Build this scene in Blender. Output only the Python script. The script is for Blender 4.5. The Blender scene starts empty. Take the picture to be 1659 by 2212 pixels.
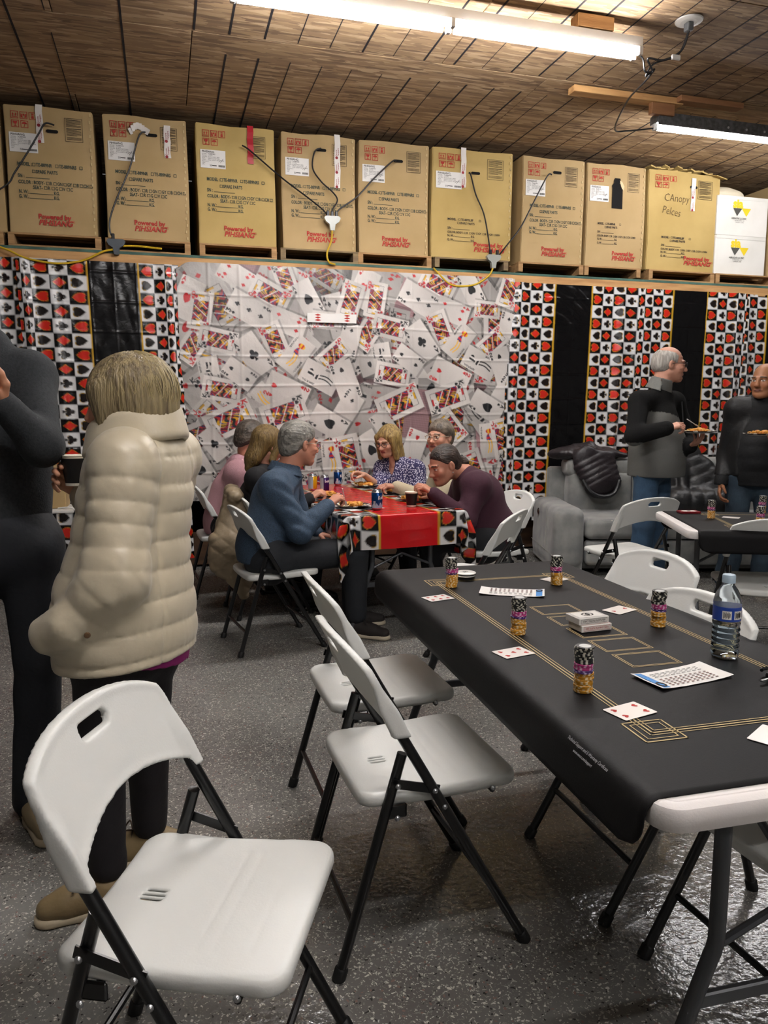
import bpy, bmesh, math, random
import numpy as np
from mathutils import Vector, Matrix
SC = bpy.context.scene
COL = SC.collection
R = math.radians
PI = math.pi
random.seed(7)

# ------------------------------------------------------------------ camera, world, exposure
cam = bpy.data.objects.new('camera', bpy.data.cameras.new('camera'))
COL.objects.link(cam)
cam.location = (0, 0, 1.345)
cam.rotation_euler = (R(90 - 7.71), 0, R(-16.1))
cam.data.sensor_fit = 'HORIZONTAL'
cam.data.sensor_width = 36.0
cam.data.lens = 1640 / 1659 * 36.0
cam.data.clip_start = 0.05
SC.camera = cam
world = bpy.data.worlds.new('world')
SC.world = world
world.use_nodes = True
world.node_tree.nodes['Background'].inputs[0].default_value = (0.5, 0.5, 0.5, 1)
world.node_tree.nodes['Background'].inputs[1].default_value = 0.1
SC.view_settings.view_transform = 'Standard'
SC.view_settings.look = 'None'
SC.view_settings.gamma = 1.0
SC.view_settings.use_curve_mapping = False
SC.view_settings.exposure = 2.35
SC.cycles.max_bounces = 6
SC.cycles.diffuse_bounces = 3
SC.cycles.glossy_bounces = 3
SC.cycles.caustics_reflective = False
SC.cycles.caustics_refractive = False
SC.cycles.use_adaptive_sampling = True
SC.cycles.adaptive_threshold = 0.03
SC.cycles.sample_clamp_indirect = 6.0
TUBE_STRENGTH = 30.0      # fluorescent tubes on the ceiling
REAR_STRENGTH = 21.0      # the same fixtures further back in the room

# ------------------------------------------------------------------ helpers
def lin(h):
    if isinstance(h, str):
        h = h.lstrip('#')
        c = [int(h[i:i + 2], 16) / 255 for i in (0, 2, 4)]
    else:
        c = h
    return tuple(((x / 12.92) if x <= 0.04045 else ((x + 0.055) / 1.055) ** 2.4) for x in c)

MATS = {}
def mat(name, col='#888888', rough=0.5, metal=0.0, spec=0.5, bump=None, var=None, coat=0.0, sheen=0.0,
        emit=None, trans=0.0, ior=1.45, vcol=False, alpha=1.0, sss=0.0, transl=None):
    """bump=(scale,strength,stretch xyz)  var=(scale,second colour,stretch)"""
    if name in MATS:
        return MATS[name]
    m = bpy.data.materials.new(name)
    m.use_nodes = True
    nt = m.node_tree
    b = nt.nodes['Principled BSDF']
    I = b.inputs
    I['Base Color'].default_value = (*lin(col), 1)
    I['Roughness'].default_value = rough
    I['Metallic'].default_value = metal
    I['Specular IOR Level'].default_value = spec
    I['Coat Weight'].default_value = coat
    I['Coat Roughness'].default_value = 0.12
    I['Sheen Weight'].default_value = sheen
    I['Transmission Weight'].default_value = trans
    I['IOR'].default_value = ior
    I['Alpha'].default_value = alpha
    if sss:
        I['Subsurface Weight'].default_value = sss
        I['Subsurface Radius'].default_value = (0.012, 0.005, 0.003)
        I['Subsurface Scale'].default_value = 0.6
    if emit:
        I['Emission Color'].default_value = (*lin(emit[0]), 1)
        I['Emission Strength'].default_value = emit[1]
    tc = nt.nodes.new('ShaderNodeTexCoord')
    def noise(scale, stretch=None, detail=4):
        n = nt.nodes.new('ShaderNodeTexNoise')
        n.inputs['Scale'].default_value = scale
        n.inputs['Detail'].default_value = detail
        if stretch:
            mp = nt.nodes.new('ShaderNodeMapping')
            mp.inputs['Scale'].default_value = stretch
            nt.links.new(tc.outputs['Object'], mp.inputs['Vector'])
            nt.links.new(mp.outputs[0], n.inputs['Vector'])
        else:
            nt.links.new(tc.outputs['Object'], n.inputs['Vector'])
        return n
    src = None
    if vcol:
        a = nt.nodes.new('ShaderNodeAttribute')
        a.attribute_name = 'Col'
        src = a.outputs['Color']
        nt.links.new(src, I['Base Color'])
    if var:
        n = noise(var[0], var[2] if len(var) > 2 else None)
        r = nt.nodes.new('ShaderNodeValToRGB')
        r.color_ramp.elements[0].position = 0.36
        r.color_ramp.elements[1].position = 0.64
        r.color_ramp.elements[0].color = (*lin(col), 1)
        r.color_ramp.elements[1].color = (*lin(var[1]), 1)
        nt.links.new(n.outputs['Fac'], r.inputs['Fac'])
        if src is not None:
            mx = nt.nodes.new('ShaderNodeMix')
            mx.data_type = 'RGBA'
            mx.blend_type = 'MULTIPLY'
            mx.inputs[0].default_value = 1
            nt.links.new(src, mx.inputs[6])
            nt.links.new(r.outputs[0], mx.inputs[7])
            nt.links.new(mx.outputs[2], I['Base Color'])
        else:
            nt.links.new(r.outputs[0], I['Base Color'])
    if bump:
        n = noise(bump[0], bump[2] if len(bump) > 2 else None)
        bp = nt.nodes.new('ShaderNodeBump')
        bp.inputs['Strength'].default_value = bump[1]
        bp.inputs['Distance'].default_value = 0.01
        nt.links.new(n.outputs['Fac'], bp.inputs['Height'])
        nt.links.new(bp.outputs[0], I['Normal'])
    if transl:
        tr = nt.nodes.new('ShaderNodeBsdfTranslucent')
        ms = nt.nodes.new('ShaderNodeMixShader')
        ms.inputs[0].default_value = transl
        out = nt.nodes['Material Output']
        if src is not None:
            nt.links.new(src, tr.inputs[0])
        else:
            tr.inputs[0].default_value = (*lin(col), 1)
        nt.links.new(b.outputs[0], ms.inputs[1])
        nt.links.new(tr.outputs[0], ms.inputs[2])
        nt.links.new(ms.outputs[0], out.inputs[0])
    MATS[name] = m
    return m

def mk_mesh(name, V, F, smooth=True, col=None):
    me = bpy.data.meshes.new(name)
    V = np.asarray(V, dtype=np.float32).reshape(-1, 3)
    if isinstance(F, np.ndarray) and F.ndim == 2:
        k = F.shape[1]
        nF = len(F)
        me.vertices.add(len(V))
        me.vertices.foreach_set('co', V.ravel())
        me.loops.add(nF * k)
        me.loops.foreach_set('vertex_index', F.astype(np.int32).ravel())
        me.polygons.add(nF)
        me.polygons.foreach_set('loop_start', np.arange(0, nF * k, k, dtype=np.int32))
        me.polygons.foreach_set('loop_total', np.full(nF, k, dtype=np.int32))
        me.update(calc_edges=True)
    else:
        me.from_pydata(V.tolist(), [], [tuple(int(i) for i in f) for f in F])
        me.update()
    if smooth:
        me.polygons.foreach_set('use_smooth', np.ones(len(me.polygons), dtype=bool))
    if col is not None:
        at = me.color_attributes.new('Col', 'FLOAT_COLOR', 'POINT')
        c = np.ones((len(V), 4), dtype=np.float32)
        c[:, :3] = col
        at.data.foreach_set('color', c.ravel())
    return me

class MB:
    """collects simple shapes into one mesh"""
    def __init__(s):
        s.V = []
        s.F = []
    def add(s, V, F):
        o = len(s.V)
        s.V += [tuple(map(float, v)) for v in V]
        s.F += [tuple(o + i for i in f) for f in F]
        return s
    def box(s, c, size, rz=0.0, rx=0.0, ry=0.0):
        M_ = Matrix.Translation(c) @ Matrix.Rotation(rz, 4, 'Z') @ Matrix.Rotation(ry, 4, 'Y') @ Matrix.Rotation(rx, 4, 'X')
        V = [M_ @ Vector((x * size[0] / 2, y * size[1] / 2, z * size[2] / 2)) for x in (-1, 1) for y in (-1, 1) for z in (-1, 1)]
        return s.add(V, [(0, 1, 3, 2), (4, 6, 7, 5), (0, 4, 5, 1), (2, 3, 7, 6), (0, 2, 6, 4), (1, 5, 7, 3)])
    def bbox(s, c, size, bev=0.005, seg=2, rz=0.0, rx=0.0, ry=0.0):
        bm = bmesh.new()
        bmesh.ops.create_cube(bm, size=1)
        bmesh.ops.scale(bm, vec=size, verts=bm.verts)
        bmesh.ops.bevel(bm, geom=list(bm.edges), offset=bev, segments=seg, affect='EDGES', profile=0.5)
        M_ = Matrix.Translation(c) @ Matrix.Rotation(rz, 4, 'Z') @ Matrix.Rotation(ry, 4, 'Y') @ Matrix.Rotation(rx, 4, 'X')
        bm.verts.index_update()
        s.add([M_ @ v.co for v in bm.verts], [[v.index for v in f.verts] for f in bm.faces])
        bm.free()
        return s
    def tube(s, pts, r, seg=10, cap=True, flat=1.0):
        P = [Vector(p) for p in pts]
        n = len(P)
        rr = r if hasattr(r, '__len__') else [r] * n
        ring = []
        up = None
        for i in range(n):
            t = (P[min(i + 1, n - 1)] - P[max(i - 1, 0)]).normalized()
            if up is None:
                up = Vector((0, 0, 1)) if abs(t.z) < 0.9 else Vector((1, 0, 0))
            a = t.cross(up)
            if a.length < 1e-6:
                a = t.cross(Vector((0, 1, 0)))
            a.normalize()
            b = a.cross(t).normalized()
            up = b
            ring.append([P[i] + (a * math.cos(2 * PI * k / seg) + b * (flat * math.sin(2 * PI * k / seg))) * rr[i] for k in range(seg)])
        V = [v for q in ring for v in q]
        F = []
        for i in range(n - 1):
            for k in range(seg):
                F.append((i * seg + k, i * seg + (k + 1) % seg, (i + 1) * seg + (k + 1) % seg, (i + 1) * seg + k))
        if cap:
            F.append(tuple(range(seg - 1, -1, -1)))
            F.append(tuple((n - 1) * seg + k for k in range(seg)))
        return s.add(V, F)
    def lathe(s, prof, seg=24, c=(0, 0, 0)):
        V, F = [], []
        for r, z in prof:
            for k in range(seg):
                a = 2 * PI * k / seg
                V.append((c[0] + r * math.cos(a), c[1] + r * math.sin(a), c[2] + z))
        n = len(prof)
        for i in range(n - 1):
            for k in range(seg):
                F.append((i * seg + k, i * seg + (k + 1) % seg, (i + 1) * seg + (k + 1) % seg, (i + 1) * seg + k))
        if prof[0][0] > 1e-5:
            F.append(tuple(range(seg - 1, -1, -1)))
        if prof[-1][0] > 1e-5:
            F.append(tuple((n - 1) * seg + k for k in range(seg)))
        return s.add(V, F)
    def prism(s, poly, z0, z1):
        n = len(poly)
        V = [(x, y, z0) for x, y in poly] + [(x, y, z1) for x, y in poly]
        F = [tuple(range(n - 1, -1, -1)), tuple(range(n, 2 * n))] + [(i, (i + 1) % n, n + (i + 1) % n, n + i) for i in range(n)]
        return s.add(V, F)
    def quad(s, a, b, c, d):
        return s.add([a, b, c, d], [(0, 1, 2, 3)])
    def xf(s, M_):
        s.V = [tuple(M_ @ Vector(v)) for v in s.V]
        return s
    def mesh(s, name, smooth=False):
        return mk_mesh(name, s.V, s.F, smooth)

def grid_faces(nu, nv):
    i = np.arange(nu - 1)[:, None] * nv + np.arange(nv - 1)[None, :]
    i = i.ravel()
    return np.stack([i, i + nv, i + nv + 1, i + 1], 1)

def obj(name, me, m=None, parent=None, loc=None, rotz=None):
    if isinstance(me, MB):
        me = me.mesh(name)
    o = bpy.data.objects.new(name, me)
    COL.objects.link(o)
    if m is not None and me is not None and not me.materials:
        for q in (m if isinstance(m, (list, tuple)) else [m]):
            me.materials.append(q)
    if parent is not None:
        o.parent = parent
    if loc is not None:
        o.location = loc
    if rotz is not None:
        o.rotation_euler = (0, 0, rotz)
    return o

def tag(o, label=None, cat=None, group=None, kind=None):
    if label:
        o['label'] = label
    if cat:
        o['category'] = cat
    if group:
        o['group'] = group
    if kind:
        o['kind'] = kind
    return o

def thing(name, label, cat, loc=(0, 0, 0), rotz=0.0, group=None):
    o = bpy.data.objects.new(name, None)
    o.empty_display_size = 0.05
    COL.objects.link(o)
    o.location = loc
    o.rotation_euler = (0, 0, rotz)
    return tag(o, label, cat, group)

def copy_tree(o, parent=None):
    c = o.copy()
    COL.objects.link(c)
    c.parent = parent
    for ch in o.children:
        copy_tree(ch, c)
    return c

def shade_auto(me, ang=40):
    me.polygons.foreach_set('use_smooth', np.ones(len(me.polygons), dtype=bool))
    try:
        me.set_sharp_from_angle(angle=R(ang))
    except Exception:
        pass
    return me

# ---- flat lettering turned into mesh
TXT = {}
def text_geo(body, size, bold=0.0, shear=0.0, cx=1.0, align='LEFT'):
    key = (body, round(size, 5), bold, shear, cx, align)
    if key not in TXT:
        cu = bpy.data.curves.new('lettering', 'FONT')
        cu.body = body
        cu.size = size
        cu.offset = bold * size
        cu.shear = shear
        cu.align_x = align
        cu.resolution_u = 2
        cu.fill_mode = 'FRONT'
        to = bpy.data.objects.new('lettering', cu)
        COL.objects.link(to)
        dg = bpy.context.evaluated_depsgraph_get()
        me = bpy.data.meshes.new_from_object(to.evaluated_get(dg))
        V = [(v.co.x * cx, v.co.y, 0.0) for v in me.vertices]
        F = [tuple(p.vertices) for p in me.polygons]
        bpy.data.objects.remove(to)
        bpy.data.curves.remove(cu)
        bpy.data.meshes.remove(me)
        TXT[key] = (V, F)
    return TXT[key]

# ---- implicit surfaces (distance field -> quad mesh) for everything soft or organic
class SDF:
    def __init__(s, lo, hi, res):
        s.lo = np.array(lo, float)
        s.res = res
        s.n = np.ceil((np.array(hi, float) - s.lo) / res).astype(int) + 1
        s.d = np.full(s.n, 1.0, np.float32)
        s.ax = [(s.lo[i] + res * np.arange(s.n[i])).astype(np.float32) for i in range(3)]
    def sl(s, lo, hi):
        a = np.clip(np.floor((np.array(lo) - s.lo) / s.res).astype(int), 0, s.n)
        b = np.clip(np.ceil((np.array(hi) - s.lo) / s.res).astype(int) + 1, 0, s.n)
        return tuple(slice(int(a[i]), int(max(b[i], a[i]))) for i in range(3))
    def xyz(s, S=None):
        S = S or (slice(None),) * 3
        return s.ax[0][S[0]][:, None, None], s.ax[1][S[1]][None, :, None], s.ax[2][S[2]][None, None, :]
    def put(s, S, e, k, sub=False):
        d = s.d[S]
        if sub:
            e = -e
            h = np.maximum(k - np.abs(d - e), 0) / max(k, 1e-6)
            s.d[S] = np.maximum(d, e) + h * h * k / 4
        else:
            h = np.maximum(k - np.abs(d - e), 0) / max(k, 1e-6)
            s.d[S] = np.minimum(d, e) - h * h * k / 4
    def cone(s, a, b, ra, rb, k=0.02, flat=None, quilt=None, sub=False, wr=None):
        a = np.array(a, float)
        b = np.array(b, float)
        m = max(ra, rb) * (max(1.0, flat[1]) if flat else 1) + k + 3 * s.res + 0.02
        S = s.sl(np.minimum(a, b) - m, np.maximum(a, b) + m)
        X, Y, Z = s.xyz(S)
        if X.size * Y.size * Z.size == 0:
            return s
        px, py, pz = X - a[0], Y - a[1], Z - a[2]
        u = b - a
        L2 = max(float(u @ u), 1e-9)
        h = np.clip((px * u[0] + py * u[1] + pz * u[2]) / L2, 0, 1)
        px = px - u[0] * h
        py = py - u[1] * h
        pz = pz - u[2] * h
        r = ra + (rb - ra) * h
        if quilt:
            L = math.sqrt(L2)
            q = np.abs(np.sin(PI * (h * L / quilt[0] + quilt[2])))
            r = r + quilt[1] * (q ** 0.55 - 0.6)
        if wr:
            L = math.sqrt(L2)
            r = r + wr[1] * np.sin(2 * PI * h * L / wr[0] + 9 * px + 7 * py + wr[2])
        q2 = px * px + py * py + pz * pz
        if flat:
            f = np.array(flat[0], float)
            f /= np.linalg.norm(f)
            qn = px * f[0] + py * f[1] + pz * f[2]
            q2 = np.maximum(q2 - qn * qn, 0) + (qn / flat[1]) ** 2
        s.put(S, np.sqrt(q2) - r, k, sub)
        return s
    def ell(s, c, rad, k=0.02, rot=None, sub=False):
        c = np.array(c, float)
        rad = np.array(rad, float)
        m = rad.max() + k + 3 * s.res
        S = s.sl(c - m, c + m)
        X, Y, Z = s.xyz(S)
        if X.size * Y.size * Z.size == 0:
            return s
        p = [X - c[0], Y - c[1], Z - c[2]]
        if rot is not None:
            rot = np.array(rot, float)
            p = [p[0] * rot[0][i] + p[1] * rot[1][i] + p[2] * rot[2][i] for i in range(3)]
        k0 = np.sqrt((p[0] / rad[0]) ** 2 + (p[1] / rad[1]) ** 2 + (p[2] / rad[2]) ** 2)
        k1 = np.sqrt((p[0] / rad[0] ** 2) ** 2 + (p[1] / rad[1] ** 2) ** 2 + (p[2] / rad[2] ** 2) ** 2)
        s.put(S, k0 * (k0 - 1) / np.maximum(k1, 1e-6), k, sub)
        return s
    def fn(s, f, k=0.0, sub=False):
        X, Y, Z = s.xyz()
        s.put((slice(None),) * 3, np.broadcast_to(f(X, Y, Z), s.d.shape).astype(np.float32), k, sub)
        return s
    def disp(s, f):
        X, Y, Z = s.xyz()
        s.d = (s.d - f(X, Y, Z)).astype(np.float32)
        return s
    def cut(s, p, n, k=0.004):
        """remove the side the normal points to"""
        n = np.array(n, float)
        n /= np.linalg.norm(n)
        X, Y, Z = s.xyz()
        e = (X - p[0]) * n[0] + (Y - p[1]) * n[1] + (Z - p[2]) * n[2]
        h = np.maximum(k - np.abs(s.d - e), 0) / k
        s.d = (np.maximum(s.d, e) + h * h * k / 4).astype(np.float32)
        return s
    def geo(s):
        d = np.pad(s.d, 1, constant_values=1.0)
        lo = s.lo - s.res
        neg = d < 0
        nx, ny, nz = d.shape
        cs = np.zeros((nx - 1, ny - 1, nz - 1), np.int8)
        for i in (0, 1):
            for j in (0, 1):
                for l in (0, 1):
                    cs += neg[i:nx - 1 + i, j:ny - 1 + j, l:nz - 1 + l]
        act = np.argwhere((cs > 0) & (cs < 8))
        if len(act) == 0:
            return np.zeros((0, 3)), np.zeros((0, 4), int)
        idx = np.full(cs.shape, -1, np.int32)
        idx[act[:, 0], act[:, 1], act[:, 2]] = np.arange(len(act))
        acc = np.zeros((len(act), 3))
        cnt = np.zeros(len(act))
        A = act
        cor = [(i, j, l) for i in (0, 1) for j in (0, 1) for l in (0, 1)]
        val = {c: d[A[:, 0] + c[0], A[:, 1] + c[1], A[:, 2] + c[2]] for c in cor}
        for c in cor:
            for ax in range(3):
                if c[ax] == 0:
                    e = list(c)
                    e[ax] = 1
                    v0, v1 = val[c], val[tuple(e)]
                    m = (v0 < 0) != (v1 < 0)
                    t = v0[m] / (v0[m] - v1[m])
                    p = np.repeat(np.array(c, float)[None], m.sum(), 0)
                    p[:, ax] += t
                    acc[m] += p
                    cnt[m] += 1
        V = lo + s.res * (A + acc / cnt[:, None])
        Fs = []
        for ax in range(3):
            o = [(1, 2), (2, 0), (0, 1)][ax]
            a0 = [slice(None)] * 3
            a1 = [slice(None)] * 3
            a0[ax] = slice(0, -1)
            a1[ax] = slice(1, None)
            s0, s1 = neg[tuple(a0)], neg[tuple(a1)]
            e = np.argwhere(s0 != s1)
            m = np.ones(len(e), bool)
            for q in o:
                m &= (e[:, q] > 0) & (e[:, q] < d.shape[q] - 1)
            e = e[m]
            flip = s1[e[:, 0], e[:, 1], e[:, 2]]
            q = []
            for du, dv in ((1, 1), (0, 1), (0, 0), (1, 0)):
                g = e.copy()
                g[:, o[0]] -= du
                g[:, o[1]] -= dv
                q.append(idx[g[:, 0], g[:, 1], g[:, 2]])
            q = np.stack(q, 1)
            q[flip] = q[flip][:, ::-1]
            Fs.append(q)
        return V, np.concatenate(Fs)
    def mesh(s, name, off=(0, 0, 0), colfn=None):
        V, F = s.geo()
        c = colfn(V) if colfn is not None else None
        return mk_mesh(name, V - np.array(off), F, True, c)

def wob(seed, n=5, f0=9.0, f1=26.0):
    rg = np.random.RandomState(seed)
    K = [(rg.uniform(-1, 1, 3) * rg.uniform(f0, f1), rg.uniform(0, 6.28)) for _ in range(n)]
    def f(X, Y, Z):
        t = 0
        for k, p in K:
            t = t + np.sin(k[0] * X + k[1] * Y + k[2] * Z + p + 1.3 * np.sin(k[1] * 0.6 * X + k[2] * 0.5 * Y + k[0] * 0.7 * Z))
        return t / n
    return f

def mixcol(a, b, t):
    t = np.clip(t, 0, 1)[:, None]
    return np.asarray(a)[None] * (1 - t) + np.asarray(b)[None] * t if np.ndim(a) == 1 else a * (1 - t) + np.asarray(b)[None] * t

# ------------------------------------------------------------------ the room
def nodes_mat(name):
    m = bpy.data.materials.new(name)
    m.use_nodes = True
    MATS[name] = m
    return m, m.node_tree, m.node_tree.nodes['Principled BSDF']

def floor_mat():
    m, nt, b = nodes_mat('epoxy flake floor')
    N, L = nt.nodes.new, nt.links.new
    tc = N('ShaderNodeTexCoord')
    base = N('ShaderNodeTexNoise')
    base.noise_dimensions = '2D'
    base.inputs['Scale'].default_value = 1.7
    base.inputs['Detail'].default_value = 3
    L(tc.outputs['Object'], base.inputs['Vector'])
    rb = N('ShaderNodeValToRGB')
    rb.color_ramp.elements[0].position = 0.3
    rb.color_ramp.elements[0].color = (*lin('#625f5c'), 1)
    rb.color_ramp.elements[1].position = 0.7
    rb.color_ramp.elements[1].color = (*lin('#777672'), 1)
    L(base.outputs[0], rb.inputs[0])
    cur = rb.outputs[0]
    for scale, thr, c in ((215, 0.83, '#b5b2a8'), (140, 0.955, '#c4c0b6'), (150, 0.955, '#3a3937'), (240, 0.84, '#7d7b75'), (120, 0.975, '#7c665e')):
        wv = N('ShaderNodeTexNoise')
        wv.noise_dimensions = '2D'
        wv.inputs['Detail'].default_value = 0
        wv.inputs['Scale'].default_value = scale * 0.4
        L(tc.outputs['Object'], wv.inputs['Vector'])
        mv = N('ShaderNodeMix')
        mv.data_type = 'VECTOR'
        mv.inputs[0].default_value = 0.012
        L(tc.outputs['Object'], mv.inputs[4])
        L(wv.outputs['Color'], mv.inputs[5])
        v = N('ShaderNodeTexVoronoi')
        v.voronoi_dimensions = '2D'
        v.inputs['Scale'].default_value = scale
        L(mv.outputs[1], v.inputs['Vector'])
        sp = N('ShaderNodeSeparateColor')
        L(v.outputs['Color'], sp.inputs[0])
        g1 = N('ShaderNodeMath')
        g1.operation = 'GREATER_THAN'
        g1.inputs[1].default_value = thr
        L(sp.outputs[0], g1.inputs[0])
        g2 = N('ShaderNodeMath')
        g2.operation = 'LESS_THAN'
        g2.inputs[1].default_value = 0.42
        L(v.outputs['Distance'], g2.inputs[0])
        mu = N('ShaderNodeMath')
        mu.operation = 'MULTIPLY'
        L(g1.outputs[0], mu.inputs[0])
        L(g2.outputs[0], mu.inputs[1])
        mx = N('ShaderNodeMix')
        mx.data_type = 'RGBA'
        L(mu.outputs[0], mx.inputs[0])
        L(cur, mx.inputs[6])
        mx.inputs[7].default_value = (*lin(c), 1)
        cur = mx.outputs[2]
    L(cur, b.inputs['Base Color'])
    b.inputs['Roughness'].default_value = 0.15
    b.inputs['Specular IOR Level'].default_value = 0.5
    n = N('ShaderNodeTexNoise')
    n.noise_dimensions = '2D'
    n.inputs['Scale'].default_value = 48
    n.inputs['Detail'].default_value = 2
    L(tc.outputs['Object'], n.inputs['Vector'])
    bp = N('ShaderNodeBump')
    bp.inputs['Strength'].default_value = 0.34
    bp.inputs['Distance'].default_value = 0.004
    L(n.outputs[0], bp.inputs['Height'])
    L(bp.outputs[0], b.inputs['Normal'])
    return m

def osb_mat():
    m, nt, b = nodes_mat('strand board')
    N, L = nt.nodes.new, nt.links.new
    g = N('ShaderNodeNewGeometry')
    oi = N('ShaderNodeObjectInfo')
    ad = N('ShaderNodeVectorMath')
    ad.operation = 'ADD'
    sc = N('ShaderNodeMath')
    sc.operation = 'MULTIPLY'
    sc.inputs[1].default_value = 37
    L(oi.outputs['Random'], sc.inputs[0])
    L(g.outputs['Position'], ad.inputs[0])
    L(sc.outputs[0], ad.inputs[1])
    cur = None
    for k, (st, rot) in enumerate((((9, 62, 1), 0.10), ((8, 55, 1), -0.42), ((10, 70, 1), 0.5), ((7, 48, 1), -0.08))):
        mp = N('ShaderNodeMapping')
        mp.inputs['Scale'].default_value = st
        mp.inputs['Rotation'].default_value = (0, 0, rot)
        mp.inputs['Location'].default_value = (k * 3.3, k * 1.7, 0)
        L(ad.outputs[0], mp.inputs[0])
        nz = N('ShaderNodeTexNoise')
        nz.noise_dimensions = '2D'
        nz.inputs['Scale'].default_value = 1.2
        nz.inputs['Detail'].default_value = 2
        L(mp.outputs[0], nz.inputs['Vector'])
        wv = N('ShaderNodeMix')
        wv.data_type = 'VECTOR'
        wv.inputs[0].default_value = .4
        L(mp.outputs[0], wv.inputs[4])
        L(nz.outputs['Color'], wv.inputs[5])
        v = N('ShaderNodeTexVoronoi')
        v.voronoi_dimensions = '2D'
        v.inputs['Scale'].default_value = 1.25
        L(wv.outputs[1], v.inputs['Vector'])
        sp = N('ShaderNodeSeparateColor')
        L(v.outputs['Color'], sp.inputs[0])
        r = N('ShaderNodeValToRGB')
        e = r.color_ramp.elements
        e[0].position, e[1].position = 0.0, 1.0
        e[0].color, e[1].color = (*lin('#735d49'), 1), (*lin('#b69d7e'), 1)
        x = r.color_ramp.elements.new(0.3)
        x.color = (*lin('#8d745a'), 1)
        x = r.color_ramp.elements.new(0.75)
        x.color = (*lin('#9f8565'), 1)
        L(sp.outputs[0], r.inputs[0])
        if cur is None:
            cur = r.outputs[0]
            h = sp.outputs[0]
        else:
            g2 = N('ShaderNodeMath')
            g2.operation = 'GREATER_THAN'
            g2.inputs[1].default_value = .56
            L(sp.outputs[1], g2.inputs[0])
            mx = N('ShaderNodeMix')
            mx.data_type = 'RGBA'
            L(g2.outputs[0], mx.inputs[0])
            L(cur, mx.inputs[6])
            L(r.outputs[0], mx.inputs[7])
            cur = mx.outputs[2]
    L(cur, b.inputs['Base Color'])
    b.inputs['Roughness'].default_value = 0.75
    b.inputs['Specular IOR Level'].default_value = 0.25
    bp = N('ShaderNodeBump')
    bp.inputs['Strength'].default_value = 0.4
    bp.inputs['Distance'].default_value = 0.004
    L(h, bp.inputs['Height'])
    L(bp.outputs[0], b.inputs['Normal'])
    return m

X0, X1, Y0, Y1, ZC = -4.2, 9.2, -5.0, 8.4, 3.66
FLOOR, OSB = floor_mat(), osb_mat()
WALLP = mat('painted wall', '#b4b4b2', 0.8, bump=(90, 0.1))
tag(obj('floor', MB().box(((X0 + X1) / 2, (Y0 + Y1) / 2, -0.1), (X1 - X0, Y1 - Y0, 0.2)), FLOOR), 'grey epoxy floor speckled with pale flakes', kind='structure')
for n, c, s in (('wall_left', (X0 - .1, (Y0 + Y1) / 2, ZC / 2), (.2, Y1 - Y0, ZC)), ('wall_right', (X1 + .1, (Y0 + Y1) / 2, ZC / 2), (.2, Y1 - Y0, ZC)),
                ('wall_rear', ((X0 + X1) / 2, Y0 - .1, ZC / 2), (X1 - X0, .2, ZC)), ('wall_back', ((X0 + X1) / 2, Y1 + .1, ZC / 2), (X1 - X0, .2, ZC))):
    tag(obj(n, MB().box(c, s), WALLP if n != 'wall_back' else mat('dark stud wall', '#3a3029', 0.9)), kind='structure')
ceil = tag(obj('ceiling', MB().box(((X0 + X1) / 2, (Y0 + Y1) / 2, ZC + .06), (X1 - X0, Y1 - Y0, .08)), mat('ceiling joint dark', '#1d1712', 0.9)), 'strand board ceiling with dark marker lines', kind='structure')
sheet = MB().bbox((0, 0, 0), (2.434, 1.213, .02), .002, 1).mesh('osb_sheet')
for j, yb in enumerate(np.arange(-4.58, 8.4, 1.22)):
    for i, xa in enumerate(np.arange(X0 - (1.22 if j % 2 else 0.42), X1, 2.44)):
        if yb + 1.22 < 1.8:
            continue
        obj('osb_sheet', sheet, OSB, ceil, (xa + 1.22, min(yb + .61, Y1 - .62), ZC + .012))
if True:
    big = MB().box((2.5, -1.65, 0), (13.4, 6.65, .02)).mesh('osb_sheet')
    obj('osb_sheet', big, OSB, ceil, (0, 0, ZC + .012))
MARK = mat('marker ink', '#17141a', 0.8)
rg = random.Random(3)
for k in range(0, 34):
    x = -0.792 + 0.2132 * k
    segs = [(2.5 if k % 3 else 3.75 + rg.uniform(-.1, .1), 5.16), (5.44, 6.9)]
    if k in (0, 3):
        segs = [(3.7, 6.9)]
    if k in (2, 4):
        segs = []
    if k == 5:
        segs = [(4.0, 5.16)]
    for a, b2 in segs:
        w = rg.choice((.004, .006, .009, .013)) if k > 8 else (.014 if k in (0, 3, 5, 6, 7) else .006)
        obj('marker_line', MB().box((x + rg.uniform(-.004, .004), (a + b2) / 2, ZC + .0015), (w, b2 - a, .002)), MARK, ceil)

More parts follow.
